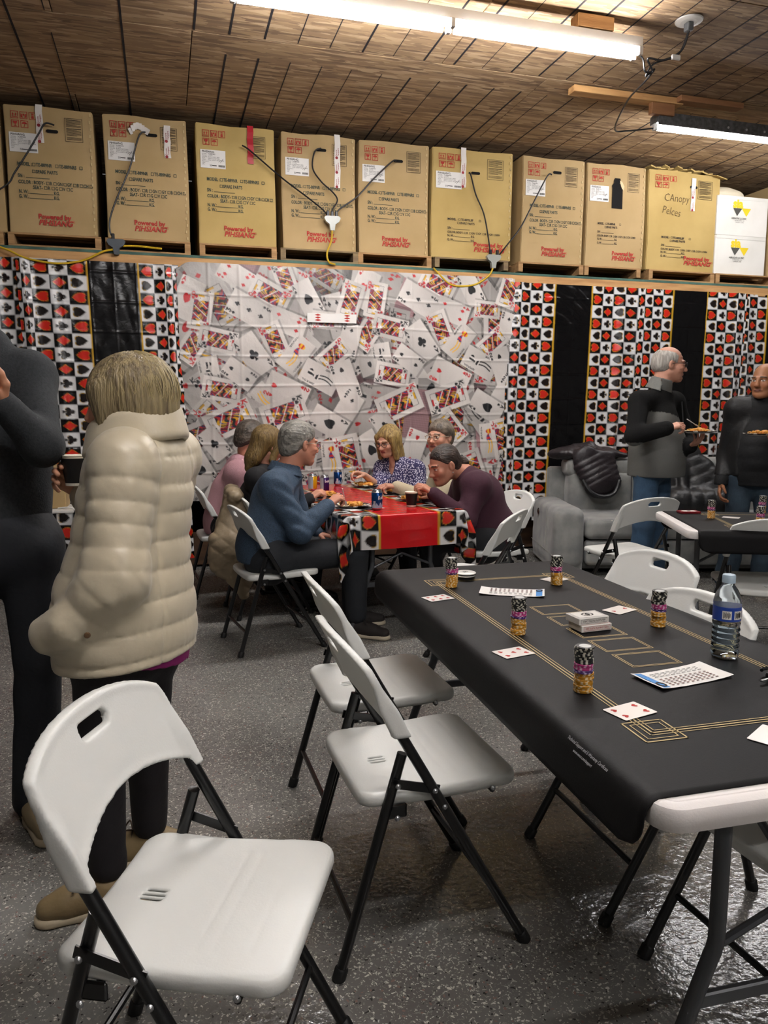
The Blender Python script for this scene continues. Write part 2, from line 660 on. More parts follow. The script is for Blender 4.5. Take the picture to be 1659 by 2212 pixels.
# fluorescent strip fixtures
TUBEM = mat('lit fluorescent tube', '#ffffff', 0.4, emit=('#fdfbfc', TUBE_STRENGTH))
REARM = mat('lit rear tube', '#ffffff', 0.4, emit=('#fdfbfc', REAR_STRENGTH))
STEELW = mat('white enamel steel', '#c9c6bf', 0.45)
GALV = mat('galvanised steel', '#6d6f70', 0.42, metal=0.8, var=(30, '#8d9092'))
BLACKP = mat('black plastic', '#0f0f10', 0.4)
PINE = mat('pine lumber', '#a4784a', 0.7, var=(3.2, '#bb915e', (1, 9, 9)), bump=(20, .12, (1, 6, 6)))
def fixture(name, label, loc, L=2.44, tubem=TUBEM, ntube=2, side=False, gap=.10):
    t = thing(name, label, 'light fixture', loc)
    b = MB()
    pr = [(-.045, .0), (-.045, .055), (-.03, .062), (.03, .062), (.045, .055), (.045, .0)]
    V = [(x, y, z) for x in (0, L) for y, z in pr]
    n = len(pr)
    b.add(V, [(i, i + 1, n + i + 1, n + i) for i in range(n - 1)] + [(n - 1, 0, n, 2 * n - 1), tuple(range(n - 1, -1, -1)), tuple(range(n, 2 * n))])
    obj('housing', b, GALV if side else STEELW, t)
    ys = (-.035, .035) if ntube == 2 else (0.0,)
    for h in range(2):
        for y in ys:
            tb = MB().tube([(h * L / 2 + .035, y, -.028), ((h + 1) * L / 2 - .035, y, -.028)], .0165, 12)
            obj('fluorescent_tube', shade_auto(tb.mesh('tube')), tubem, t)
    for xx in (.012, L / 2, L - .012):
        for y in ys:
            obj('lamp_holder', MB().bbox((xx, y, -.022), (.03, .03, .05), .004, 1), STEELW, t)
    if side:
        obj('side_channel', MB().box((L / 2, -.062, .02), (L, .008, .085)).box((L / 2, -.05, .065), (L, .03, .006)), GALV, t)
        for k in range(9):
            obj('knockout', MB().lathe([(0, 0), (.009, 0), (.009, .003), (0, .003)], 10).xf(Matrix.Translation((.62 + k * .17, -.068, .012)) @ Matrix.Rotation(R(90), 4, 'X')), mat('bright zinc', '#d8dadc', .35, metal=.6), t)
    return t
fx = fixture('strip_light', 'long white twin tube strip light crossing the ceiling', (.42, 4.33, 3.51))
for xx in (.62, 2.28):
    obj('mounting_block', MB().bbox((xx - .42 + .17 if xx < 1 else 2.12, 0, .1), (.24, .09, .075), .003, 1), PINE, fx)
fx2 = fixture('strip_light', 'strip light with perforated steel side channel at the right', (3.66, 5.3, 3.49), side=True, ntube=1)
fixture('strip_light', 'strip light over the near end of the room', (-.4, .7, 3.52), tubem=REARM)
fixture('strip_light', 'strip light over the rear of the room', (1.6, -2.4, 3.52), tubem=REARM)
tag(obj('lumber_board', MB().bbox((0, 0, 0), (.92, .09, .045), .003, 1).xf(Matrix.Translation((3.38, 5.24, 3.632))), PINE), 'pale lumber board screwed flat to the ceiling before the right strip light', 'board')
tag(obj('lumber_block', MB().bbox((0, 0, 0), (.2, .045, .13), .003, 1).xf(Matrix.Translation((3.68, 5.235, 3.595))), mat('reddish lumber', '#7c5233', .7, var=(4, '#8e6340', (1, 8, 8)))), 'reddish lumber block behind the steel channel end', 'board')
tag(obj('lumber_board', MB().bbox((0, 0, 0), (.56, .09, .04), .003, 1).xf(Matrix.Translation((4.06, 5.19, 3.638))), mat('reddish lumber')), 'reddish lumber board above the perforated steel channel', 'board')
ot = thing('ceiling_outlet', 'round ceiling outlet box with cords hanging from it', 'outlet', (3.12, 4.21, 3.655))
obj('cover_plate', MB().lathe([(.0, -.012), (.05, -.012), (.078, -.006), (.082, 0)], 20), STEELW, ot)
obj('plug', MB().bbox((0, 0, -.035), (.04, .05, .05), .008, 2), mat('grey plug', '#5d5f60', .5), ot)
CORD = mat('black cord', '#131214', 0.45)
def smooth_path(P, n=8):
    P = [Vector(p) for p in P]
    out = []
    for i in range(len(P) - 1):
        p0, p1, p2, p3 = P[max(i - 1, 0)], P[i], P[i + 1], P[min(i + 2, len(P) - 1)]
        for k in range(n):
            t = k / n
            out.append(0.5 * ((2 * p1) + (p2 - p0) * t + (2 * p0 - 5 * p1 + 4 * p2 - p3) * t * t + (3 * p1 - p0 - 3 * p2 + p3) * t ** 3))
    out.append(P[-1])
    return out
def cord(name, label, pts, r=.006, m=CORD, cat='cord', n=8, group=None):
    return tag(obj(name, shade_auto(MB().tube(smooth_path(pts, n), r, 7).mesh(name)), m), label, cat, group)
cord('lamp_cord', 'dark cord looping from the ceiling outlet to the long strip light', [(3.12, 4.2, 3.61), (3.1, 4.24, 3.5), (3.02, 4.3, 3.46), (2.93, 4.33, 3.47), (2.97, 4.34, 3.41), (2.92, 4.34, 3.4), (2.9, 4.34, 3.47), (2.85, 4.35, 3.5), (2.72, 4.36, 3.56), (2.55, 4.34, 3.6), (2.42, 4.33, 3.57)])
cord('lamp_cord', 'dark cord running from the bundle down to the right strip light', [(3.13, 4.22, 3.61), (3.1, 4.27, 3.49), (2.98, 4.34, 3.45), (2.94, 4.36, 3.38), (3.0, 4.36, 3.43), (2.95, 4.38, 3.36), (3.05, 4.72, 3.38), (3.24, 5.16, 3.37), (3.4, 5.25, 3.4), (3.66, 5.3, 3.46)])
tag(obj('cord_tag', MB().bbox((3.07, 4.25, 3.46), (.06, .015, .03), .004, 1), mat('white tag', '#d9dad8', .5)), 'small white clip on the cords below the ceiling outlet', 'clip')

# ------------------------------------------------------------------ storage shelf
YF = 6.45
SHELFZ = 2.565
tag(obj('trim_1', MB().bbox((2.6, YF + .02, 2.5), (8.6, .04, .085), .003, 1), PINE), 'long pine beam along the front of the storage shelf', kind='structure')
tag(obj('trim_2', MB().box((2.6, YF + .025, 2.5525), (8.6, .05, .02)), mat('green painted edge', '#2f4a41', .7, var=(6, '#46675b'))), 'green painted edge above the pine beam', kind='structure')
tag(obj('trim_3', MB().box((2.6, YF + .95, 2.535), (8.6, 1.75, .05)), mat('dark shelf deck', '#3a2c1e', .85)), 'plywood deck of the storage shelf', kind='structure')
tag(obj('trim_4', MB().bbox((2.6, 6.62, .16), (8.6, .05, .28), .003, 1), mat('dark lumber', '#3d2a1b', .8, var=(3, '#523a26', (1, 8, 8)))), 'dark low shelf board below the curtains', kind='structure')
for x in (-1.65, 2.6, 6.8):
    tag(obj('trim_5', MB().bbox((x, 6.7, 1.27), (.09, .09, 2.53), .003, 1), PINE), 'pine post below the storage shelf', kind='structure')
tag(obj('trim_6', MB().box((2.6, 7.6, 1.25), (8.6, .02, 2.5)), mat('painted void shade', '#16120f', .95)), 'near-black sheet painting the unlit space below the shelf', kind='structure')  # added sheet, its near-black colour stands for the shade under the shelf

PALW = mat('pallet wood', '#8d6b45', .8, var=(5, '#a98459', (1, 7, 7)), bump=(16, .2, (1, 6, 6)))
PALD = mat('pallet wood grey', '#6d5a44', .85, var=(5, '#83704f', (1, 7, 7)))
def pallet(x, w, label, z=SHELFZ, tone=0, bottom=True, depth=.9):
    t = thing('pallet', label, 'pallet', (x, YF + .02, z), 0, 'pallets under the cartons')
    m = (PALW, PALD)[tone]
    h = .1
    for k in (0, 2):
        obj('stringer', MB().bbox(((-.5 + k * .5) * (w - .045), depth / 2, h / 2 - .0), (.045, depth, h - .028), .002, 1), m, t)
    for k in range(5):
        obj('deck_board', MB().bbox((0, .045 + k * (depth - .09) / 4, h - .007), (w, .09, .014), .002, 1), m, t)
    if bottom:
        for k in range(2):
            obj('bottom_board', MB().bbox((0, .045 + k * (depth - .09), .007), (w, .09, .014), .002, 1), m, t)
    return t

# cartons
KRAFT = mat('kraft cardboard', '#ad9368', .78, var=(2.2, '#a1875b'), bump=(14, .08))
KRAFT2 = mat('kraft cardboard yellowish', '#b3995f', .78, var=(2.2, '#a68c52'), bump=(14, .08))
INKG = mat('dark green print', '#39453c', .8)
INKR = mat('red print', '#a8322a', .8)
INKB = mat('black print', '#2c2823', .8)
PAPER = mat('white paper', '#d8d5d0', .6)
HOLE_SHADE = mat('painted hole shade', '#0a0807', .95)  # near-black colour painted for the shade inside carton holes
TAPE = mat('white tape', '#d5cfc8', .35)
REDTAPE = mat('red tape', '#a51826', .25)
def put_text(b, body, x, z, size, bold=0., shear=0., cx=1., align='LEFT', rot=0.):
    V, F = text_geo(body, size, bold, shear, cx, align)
    c, s = math.cos(rot), math.sin(rot)
    b.add([(x + v[0] * c - v[1] * s, 0, z + v[0] * s + v[1] * c) for v in V], F)
    xs = [v[0] for v in V] or [0]
    return x + max(xs)
def frame_rect(b, x0, z0, x1, z1, w):
    for a in ((x0, z0, x1, z0 + w), (x0, z1 - w, x1, z1), (x0, z0, x0 + w, z1), (x1 - w, z0, x1, z1)):
        b.add([(a[0], 0, a[1]), (a[2], 0, a[1]), (a[2], 0, a[3]), (a[0], 0, a[3])], [(0, 1, 2, 3)])
def rect(b, x0, z0, x1, z1):
    b.add([(x0, 0, z0), (x1, 0, z0), (x1, 0, z1), (x0, 0, z1)], [(0, 1, 2, 3)])
def line_of(b, parts, x, z, size):
    """parts: strings, '#' stands for a tick box, '_N' a rule of length N mm"""
    for p in parts:
        if p == '#':
            frame_rect(b, x, z, x + size * .62, z + size * .66, size * .09)
            x += size * .72
        elif p[0] == '_' and p[1:].isdigit():
            L = int(p[1:]) / 1000
            rect(b, x, z - size * .05, x + L, z + size * .05)
            x += L + .004
        elif p[0] == '>':
            x += int(p[1:]) / 1000
        else:
            x = put_text(b, p, x, z, size, .028, 0, .72) + size * .1
    return x
W, HB = .62, .93
def print_std():
    b = MB()
    s = .036
    x = .075
    top = HB
    line_of(b, ['MODEL :', '#', 'TE-889NR', '>18', '#', 'TE-889NRS', '>18', '#'], x, top - .435, s)
    line_of(b, ['#', 'SPARE PARTS'], x + .1, top - .485, s)
    line_of(b, ['SN :', '>6', '_165'], x, top - .52, s)
    line_of(b, ['COLOR : BODY-', '>8', '#', 'R', '>5', '#', 'GN', '>5', '#', 'GY', '>5', '#', 'B', '>5', '#', 'CH', '>5', '#'], x, top - .565, s * .97)
    line_of(b, ['SEAT-', '>8', '#', 'R', '>6', '#', 'G', '>6', '#', 'V', '>6', '#', 'C'], x + .1, top - .6, s)
    line_of(b, ['N. W.:', '_165', 'KG.'], x, top - .635, s)
    line_of(b, ['G. W.:', '_165', 'KG.'], x, top - .67, s)
    return b
def print_small(model, dz=0., body='GN'):
    b = MB()
    s = .027
    x, top = .12, HB - .2 + dz
    line_of(b, ['MODEL :', '>6', '#', model, '>40', '#'], x, top - .405, s)
    line_of(b, ['#', 'SPARE PARTS'], x + .075, top - .435, s)
    line_of(b, ['S/N :', '_130'], x, top - .48, s)
    line_of(b, ['COLOR: BODY-', '>4', '#', 'R', '>7', '#', 'GN', '>7', '#', 'GY', '>7', '#', 'B', '>7', '#', 'CH', '>7', '#', 'WH'], x, top - .515, s * .9)
    line_of(b, ['N. W.:', '_120', 'KG.'], x, top - .545, s)
    line_of(b, ['G. W.:', '_120', 'KG.'], x, top - .58, s)
    return b
def print_logo(x=.2, z=.115):
    b = MB()
    put_text(b, 'Powered by', x, z, .050, .035, 0, .95)
    put_text(b, 'PIHSIANG', x, z - .047, .056, .03, .25, .98)
    put_text(b, 'R', x + .245, z - .018, .016, 0, 0, 1)
    frame_rect(b, x + .242, z - .022, x + .258, z - .004, .0015)
    return b
def print_icons(n3=True):
    b = MB()
    s = .052
    for k, (cx, cz) in enumerate(((.075, HB - .075), (.138, HB - .075), (.2, HB - .075), (.078, HB - .138), (.141, HB - .138))):
        if k == 2 and not n3:
            continue
        frame_rect(b, cx - s / 2, cz - s / 2, cx + s / 2, cz + s / 2, .004)
        def tri(*p):
            b.add([(cx + u * s, 0, cz + v * s) for u, v in p], [tuple(range(len(p)))])
        if k == 0:
            for u in (-.18, .18):
                tri((u - .12, .0), (u + .12, .0), (u, .3))
                tri((u - .05, -.18), (u + .05, -.18), (u + .05, .02), (u - .05, .02))
            tri((-.33, -.33), (.33, -.33), (.33, -.24), (-.33, -.24))
        elif k == 1:
            tri((-.12, -.05), (.12, -.05), (.12, .2), (-.12, .2))
            tri((-.36, -.3), (-.1, -.36), (-.2, .1), (-.36, .25))
            tri((.1, -.36), (.36, -.3), (.36, .25), (.2, .1))
        elif k == 2:
            for v in (.24, .0):
                tri((-.15, v - .08), (.15, v - .08), (.15, v + .08), (-.15, v + .08))
            tri((-.17, -.36), (.17, -.36), (.17, -.1), (-.17, -.1))
        elif k == 3:
            tri((-.3, .35), (-.2, .02), (0, -.06), (.2, .02), (.3, .35))
            tri((-.05, -.3), (.05, -.3), (.05, 0), (-.05, 0))
            tri((-.2, -.36), (.2, -.36), (.2, -.29), (-.2, -.29))
        else:
            tri((-.36, .02), (.36, .02), (.24, .24), (0, .34), (-.24, .24))
            tri((-.03, -.3), (.03, -.3), (.03, .05), (-.03, .05))
            tri((-.14, -.34), (.02, -.34), (.02, -.28), (-.14, -.28))
    return b
def print_notice():
    b = MB()
    frame_rect(b, .42, HB - .235, .545, HB - .065, .0025)
    for k in range(19):
        z = HB - .08 - k * .0078
        if k in (7, 15):
            continue
        rect(b, .43, z, .535 - (.03 if k % 5 == 4 else 0), z + (.0045 if k in (0, 8) else .0026))
    return b
def label_print():
    b = MB()
    put_text(b, 'PIHSIANG', .042, HB - .222, .022, .02, 0, 1)
    rows = ('MODEL:', 'FLOOR:', 'COLOR:', 'SEAT:', 'LIGHT:', 'PRODUCT:', 'ITEM:', 'S/N:')
    vals = ('TE-889NRS', 'S-TYPE', 'BURGUNDY RED', 'VINYL+COTTON', 'FULL LIGHT NETWORK', '', '', '')
    for k, (a, v) in enumerate(zip(rows, vals)):
        z = HB - .236 - k * .0115
        put_text(b, a, .042, z, .011)
        if v:
            put_text(b, v, .088, z, .012, .015 if k == 0 else 0)
    put_text(b, '50', .1, HB - .326, .02, .01)
    rect(b, .12, HB - .322, .155, HB - .316)
    for k in range(16):
        rect(b, .168 + k * .0032, HB - .328, .1695 + k * .0032 + (k * 7 % 3) * .0006, HB - .312)
    for a, c in (((.17, HB - .29), (.185, HB - .275)), ((.182, HB - .295), (.205, HB - .262))):
        b.add([(a[0], 0, a[1]), (a[0] + .003, 0, a[1]), (c[0] + .003, 0, c[1]), (c[0], 0, c[1])], [(0, 1, 2, 3)])
    return b
PR_STD, PR_LOGO, PR_ICON, PR_NOTE, PR_LAB = print_std().mesh('print'), print_logo().mesh('print'), print_icons().mesh('print'), print_notice().mesh('print'), label_print().mesh('print')
def carton_mesh(seed, w=W, h=HB, d=.86):
    rr = np.random.RandomState(seed)
    nx, nz = 9, 13
    b = MB()
    bm = bmesh.new()
    bmesh.ops.create_cube(bm, size=1)
    bmesh.ops.subdivide_edges(bm, edges=bm.edges, cuts=6, use_grid_fill=True)
    for v in bm.verts:
        x, y, z = v.co
        ex = 1 - min(1, (0.5 - abs(x)) * 2) if abs(x) < .4999 else 1
        bul = .004 * math.cos(PI * x) * math.cos(PI * z)
        crumple = .004 * math.sin(9 * x + seed) * math.sin(7 * z + 2 * seed) * (1 if abs(z) > .35 else .4)
        v.co.x = w / 2 + x * w + (.004 * math.sin(5 * z + seed) if abs(x) > .49 else 0)
        v.co.y = (y + .5) * d - (bul + crumple if y < -.49 else 0)
        v.co.z = (z + .5) * h + (.005 * math.sin(8 * x + seed * 1.7) if z > .49 else 0)
    bmesh.ops.bevel(bm, geom=[e for e in bm.edges if e.calc_length() > 0 and len(e.link_faces) == 2 and e.calc_face_angle(0) > 1.0], offset=.006, segments=2, affect='EDGES')
    me = bpy.data.meshes.new('carton_body')
    bm.to_mesh(me)
    bm.free()
    return shade_auto(me, 50)
def slot(b, x, z, w=.085, h=.024):
    n = 8
    pts = [(x + w / 2 - h / 2 + h / 2 * math.cos(a), z + h / 2 * math.sin(a)) for a in np.linspace(-PI / 2, PI / 2, n)] + [(x - w / 2 + h / 2 + h / 2 * math.cos(a), z + h / 2 * math.sin(a)) for a in np.linspace(PI / 2, 3 * PI / 2, n)]
    b.add([(p[0], 0, p[1]) for p in pts], [tuple(range(2 * n))])
def carton(x, label, w=W, seed=1, kind='std', rz=0., z=SHELFZ + .1005, h=HB - .012, y=YF + .05, handle=(.36, .12), tape=None, m=None, logo=None, side=False):
    t = thing('carton', label, 'carton', (x, y, z), rz, 'large brown cartons along the shelf')
    sx = w / W
    obj('carton_body', carton_mesh(seed, w, h), m or (KRAFT if seed % 3 else KRAFT2), t)
    P = -.0065
    def pr(name, me, mm, dy=0., dx=0., dz=0., sc=True):
        o = obj(name, me, mm, t, (dx, P + dy, dz))
        o.scale = (sx if sc else 1, 1, h / HB)
        if 'print' in name or 'symbols' in name:
            o['kind'] = 'stuff'
        return o
    if kind == 'std':
        pr('model_print', PR_STD, INKG)
    elif kind == 'slbf':
        pr('model_print', print_small('TE-889SLBF', 0 if seed != 9 else -.02).mesh('print'), INKB)
    elif kind == 'nr':
        pr('model_print', print_small('TE-889NR', .06).mesh('print'), INKB)
    pr('logo_print', PR_LOGO, INKR, dx=(logo if logo is not None else 0))
    pr('handling_symbols', PR_ICON, INKR)
    pr('notice_print', PR_NOTE, INKB)
    if kind != 'canopy' and seed != 9:
        b = MB()
        rect(b, .03, HB - .34, .225, HB - .2)
        lb = pr('shipping_label', b.mesh('shipping_label'), PAPER, dy=-.001)
        obj('label_print', PR_LAB, INKB, lb, (0, -.0008, 0))
    if handle:
        b = MB()
        slot(b, handle[0] * w / W, h - handle[1])
        obj('hand_hole_shade', b, HOLE_SHADE, t, (0, P - .0012, 0))  # no opening: flat dark patch paints the shade inside the slot
    if tape:
        tx, tz0, tz1, red = tape
        b = MB()
        q = 6
        for k in range(q):
            za, zb = tz0 + (tz1 - tz0) * k / q, tz0 + (tz1 - tz0) * (k + 1) / q
            ja, jb = .003 * math.sin(k * 2.1 + seed), .003 * math.sin((k + 1) * 2.1 + seed)
            b.add([(tx - .024 + ja, -.001 * (k % 2), za), (tx + .024 + ja, -.001 * (k % 2), za), (tx + .024 + jb, -.001 * ((k + 1) % 2), zb), (tx - .024 + jb, -.001 * ((k + 1) % 2), zb)], [(0, 1, 2, 3)])
        b.add([(tx - .024, 0, tz1), (tx + .024, 0, tz1), (tx + .024, .12, tz1 + .004), (tx - .024, .12, tz1 + .004)], [(0, 1, 2, 3)])
        tp = obj('tape_strip', b, REDTAPE if red else TAPE, t, (0, P - .003, 0))
        if not red:
            b = MB()
            zz = tz0 + .02
            while zz < tz1 - .09:
                put_text(b, 'Secure', tx - .004, zz, .018, .01, 0, 1, 'LEFT', PI / 2)
                put_text(b, 'Tampers', tx + .012, zz, .018, .01, 0, 1, 'LEFT', PI / 2)
                b.add([(tx - .006 + .012 * math.cos(a), 0, zz - .012 + .012 * math.sin(a)) for a in np.linspace(0, 2 * PI, 11)[:-1]], [tuple(range(10))])
                zz += .115
            obj('tape_print', b, mat('tape ink', '#8d2028', .6), tp, (0, -.0016, 0))
    seam = MB()
    if seed in (1, 2, 4, 5, 6, 7, 8):
        for k in range(18):
            zz = .03 + k * (h - .06) / 17
            seam.box((w - .022 + .004 * math.sin(k * 3 + seed), 0, zz), (.01, .003, .022))
        so_ = obj('stapled_seam', seam, mat('pale kraft seam', '#bda67a', .75), t, (0, P + .001, 0))  # seam pieces in a paler kraft than the carton board
        so_['kind'] = 'stuff'
    return t
bx = [(-1.058, 'first'), ]
cartons = [
    (-1.70, 'brown carton cut off by the left edge of the picture', dict(seed=10, handle=None)),
    (-1.052, 'brown carton with white tape and a cord hanging from it, leftmost whole one', dict(seed=1, tape=(.245, HB - .27, HB, False), handle=(.33, .17))),
    (-.36, 'brown carton with a torn loop of white tape over its hand hole', dict(seed=2, tape=(.47, HB - .3, HB - .06, False), handle=(.355, .13))),
    (.33, 'brown carton with a strip of red tape at its top', dict(seed=3, tape=(.425, HB - .29, HB, True), handle=None)),
    (1.005, 'brown carton with the three-way plug hanging before it', dict(seed=4, tape=(.465, HB - .42, HB + .0, False), handle=(.33, .12))),
    (1.655, 'brown carton with scuffed lower half and a cord from its hand hole', dict(seed=5, handle=(.345, .15))),
    (2.305, 'wide brown carton with small print, right of the scuffed carton', dict(seed=6, kind='slbf', w=.76, tape=(.29, HB - .33, HB, False), handle=(.33, .19), logo=.15)),
    (3.165, 'brown carton with a cord rising to its pale hand hole, left of the cut-out carton', dict(seed=7, handle=(.34, .12))),
    (3.815, 'brown carton with a bottle-shaped hole cut in its front', dict(seed=8, kind='nr', handle=None, logo=.08)),
    (4.47, 'leaning brown carton with handwriting and a ragged top', dict(seed=9, kind='slbf', w=.82, rz=R(2), tape=(.5, HB - .36, HB - .06, False), handle=(.38, .13), logo=.16, m=KRAFT2)),
]
CT = {}
for x, lab, kw in cartons:
    CT[kw['seed']] = carton(x, lab, **kw)
for k, (x, w) in enumerate(((-1.4, .6), (-.74, .66), (-.06, .64), (.64, .62), (1.31, .66), (1.97, .66), (2.68, .7), (3.46, .66), (4.1, .6), (4.86, .74), (5.6, .7))):
    pallet(x, w, ['wooden pallet under the carton cut off at the left edge', 'wooden pallet under the leftmost whole carton', 'wooden pallet under the carton with torn tape loop', 'wooden pallet under the red taped carton', 'dark weathered pallet under the carton behind the three-way plug', 'wooden pallet under the scuffed carton', 'wooden pallet under the wide carton', 'wooden pallet under the carton left of the cut-out carton', 'wooden pallet under the carton with the cut-out', 'wooden pallet under the leaning carton with handwriting', 'wooden pallet under the white boxes'][k], tone=1 if k in (4, 6) else 0, bottom=k not in (6, 7, 8))
b = MB()
cut = [(.26, .40), (.26, .22), (.255, .2), (.275, .175), (.275, .15), (.285, .132), (.34, .132), (.345, .15), (.335, .175), (.365, .2), (.37, .22), (.372, .40)]
b.add([(x, 0, HB - z) for x, z in cut], [tuple(range(len(cut)))])
obj('cut_out_shade', b, HOLE_SHADE, CT[8], (0, -.0085, 0))  # flat shape on the front, painted as the shaded inside of the carton
b = MB()
b.add([(x, 0, HB - z) for x, z in ((.335, .15), (.36, .16), (.385, .2), (.378, .235), (.36, .22), (.35, .2))], [(0, 1, 2, 3, 4, 5)])
obj('torn_edge', b, mat('torn paper', '#c9b48d', .8), CT[8], (0, -.0095, 0))
b = MB()
put_text(b, 'CAnopy', .17, HB - .29, .1, -.012, .1, .85)
put_text(b, 'Pelces', .15, HB - .4, .1, -.012, .1, .85, 'LEFT', -.12)
obj('handwriting', b, mat('pencil', '#5b4a2f', .8), CT[9], (0, -.0085, 0))
b = MB()
for k in range(14):
    a = .05 + k * .05
    b.box((a, .06, HB + .012 + .012 * math.sin(k * 2.3)), (.06, .1, .012), .2 * math.sin(k), .25 * math.sin(k * 1.7), .3 * math.cos(k * 2.1))
obj('torn_flap', b, KRAFT2, CT[9])
b = MB().box((.78, .02, HB - .02), (.14, .16, .008), .1, .25, .15)
obj('bent_flap', b, KRAFT2, CT[9])
b = MB()
for k in range(8):
    b.box((.2 + k * .018, -.02 - .01 * math.sin(k * .8), HB - .13 + .03 * math.sin(k * .55) + k * .004), (.022, .004, .045), 0, .3, -.5 + .15 * k)
obj('tape_loop', b, TAPE, CT[2])

WHITEB = mat('white carton', '#cfccc4', .6, var=(3, '#d9d6cf'))
def sia(z, label):
    t = thing('white_box', label, 'box', (5.25, YF + .06, z), 0, 'white boxes at the shelf end')
    obj('box_body', MB().bbox((.30, .2, .185), (.6, .4, .37), .006, 2), WHITEB, t)
    b = MB()
    put_text(b, 'sia', .185, .265, .115, .05, 0, .95)
    b.add([(.31, 0, .2), (.37, 0, .25), (.25 + .12, 0, .25)], [(0, 1, 2)])
    b.add([(.285, 0, .262), (.395, 0, .262), (.345, 0, .185)], [(0, 1, 2)])
    obj('logo_print', b, mat('yellow print', '#d9bd1c', .7), t, (0, -.002, 0))
    b = MB()
    b.add([(.185, 0, .258), (.29, 0, .258), (.235, 0, .185)], [(0, 1, 2)])
    put_text(b, 'ABRASIVE J.J.S INC.', .17, .155, .026, .01, 0, .85)
    put_text(b, 'ST-NICOLAS, QC', .21, .138, .015)
    put_text(b, 'CANADA, 0W0', .215, .122, .015)
    obj('address_print', b, mat('grey print', '#45443f', .7), t, (0, -.003, 0))
    obj('box_flap', MB().box((.3, -.004, .355), (.58, .003, .03), 0, .12), WHITEB, t)
    return t
sia(2.666, 'white box with yellow and grey triangle logo, lower one')
sia(3.038, 'white box with yellow and grey triangle logo, upper one')
S_ = SDF((5.2, 6.45, 3.36), (5.75, 6.9, 3.56), .012)
S_.ell((5.45, 6.66, 3.425), (.19, .16, .07), .03).ell((5.36, 6.62, 3.44), (.12, .1, .07), .04).disp(lambda X, Y, Z: .012 * wob(4)(X, Y, Z))
tag(obj('cloth_bundle', S_.mesh('cloth_bundle'), mat('cream cloth', '#c9bfa8', .85, bump=(40, .2))), 'crumpled cream cloth lying on the white boxes', 'cloth')
c11 = carton(5.93, 'brown carton at the right edge behind the white boxes', seed=11, handle=None, z=SHELFZ + .01, h=.98, y=YF + .12, kind='none')
for ch in list(c11.children):
    if ch.name.split('.')[0] != 'carton_body':
        for g in list(ch.children):
            bpy.data.objects.remove(g)
        bpy.data.objects.remove(ch)

# cords on the cartons
yc = YF + .005
def cc(label, *p):
    return cord('power_cord', label, [(a, yc - (q[0] if q else 0), z) for a, z, *q in p], .0065, n=6, group=None)
cc('black cord from the leftmost whole carton dropping out of the picture', (-.70, 3.447), (-.762, 3.45, .01), (-.81, 3.37, .02), (-.9, 3.22, .02), (-.99, 3.08, .02), (-1.05, 2.99, .02), (-1.25, 2.87, .02), (-1.5, 2.8, .02))
cc('black cord from the torn tape carton to the grey plug', (-.05, 3.46), (-.1, 3.42, .01), (-.18, 3.17, .02), (-.28, 2.95, .02), (-.335, 2.8, .02), (-.34, 2.7, .02), (-.31, 2.645, .02))
cc('black cord from the red taped carton to the three-way plug', (.685, 3.43), (.75, 3.39, .01), (1.0, 3.2, .02), (1.2, 3.07, .02), (1.33, 2.98, .02), (1.372, 2.93, .02))
cc('black cord curving down the carton to the three-way plug', (1.325, 3.465), (1.27, 3.43, .01), (1.25, 3.3, .02), (1.32, 3.2, .02), (1.42, 3.12, .02), (1.455, 3.06, .02), (1.41, 2.98, .02), (1.405, 2.93, .02))
cc('black cord from the scuffed carton to the three-way plug', (1.97, 3.42), (1.93, 3.41, .01), (1.77, 3.26, .02), (1.62, 3.1, .02), (1.47, 2.99, .02), (1.44, 2.93, .02))
cc('black cord down the wide carton to the translucent plug', (2.63, 3.38), (2.645, 3.36, .01), (2.69, 3.2, .02), (2.77, 3.04, .02), (2.82, 2.82, .02), (2.838, 2.7, .02))
cc('black cord from the translucent plug up to the pale hand hole', (3.43, 3.43), (3.38, 3.41, .01), (3.25, 3.18, .02), (3.12, 2.95, .03), (2.98, 2.78, .04), (2.905, 2.685, .03))
YEL = mat('yellow cord', '#b8961c', .45)
cord('extension_cord', 'yellow cord hanging below the three-way plug', [(1.405, yc - .03, 2.83), (1.4, yc - .03, 2.74), (1.36, yc - .035, 2.63), (1.375, yc - .04, 2.56), (1.43, yc - .03, 2.545)], .008, YEL)
cord('extension_cord', 'yellow cord sagging in front of the curtain below the translucent plug', [(2.3, yc - .03, 2.56), (2.36, yc - .04, 2.5), (2.45, yc - .04, 2.43), (2.56, yc - .045, 2.415), (2.7, yc - .045, 2.44), (2.82, yc - .04, 2.52), (2.865, yc - .03, 2.6)], .008, YEL)
cord('extension_cord', 'yellow cord swagged below the shelf at the far left', [(-1.6, yc - .04, 2.66), (-1.12, yc - .04, 2.54), (-.95, yc - .045, 2.47), (-.74, yc - .05, 2.44), (-.55, yc - .045, 2.47), (-.4, yc - .04, 2.545), (-.31, yc - .03, 2.57)], .008, YEL)
cord('extension_cord', 'yellow cord end lying on the pallet beside the grey plug', [(-.25, yc - .02, 2.6), (-.15, yc - .02, 2.605), (-.05, yc - .02, 2.6), (.04, yc - .02, 2.595)], .008, YEL)
CLEARP = mat('cloudy plastic', '#a9aca4', .25, trans=.3)
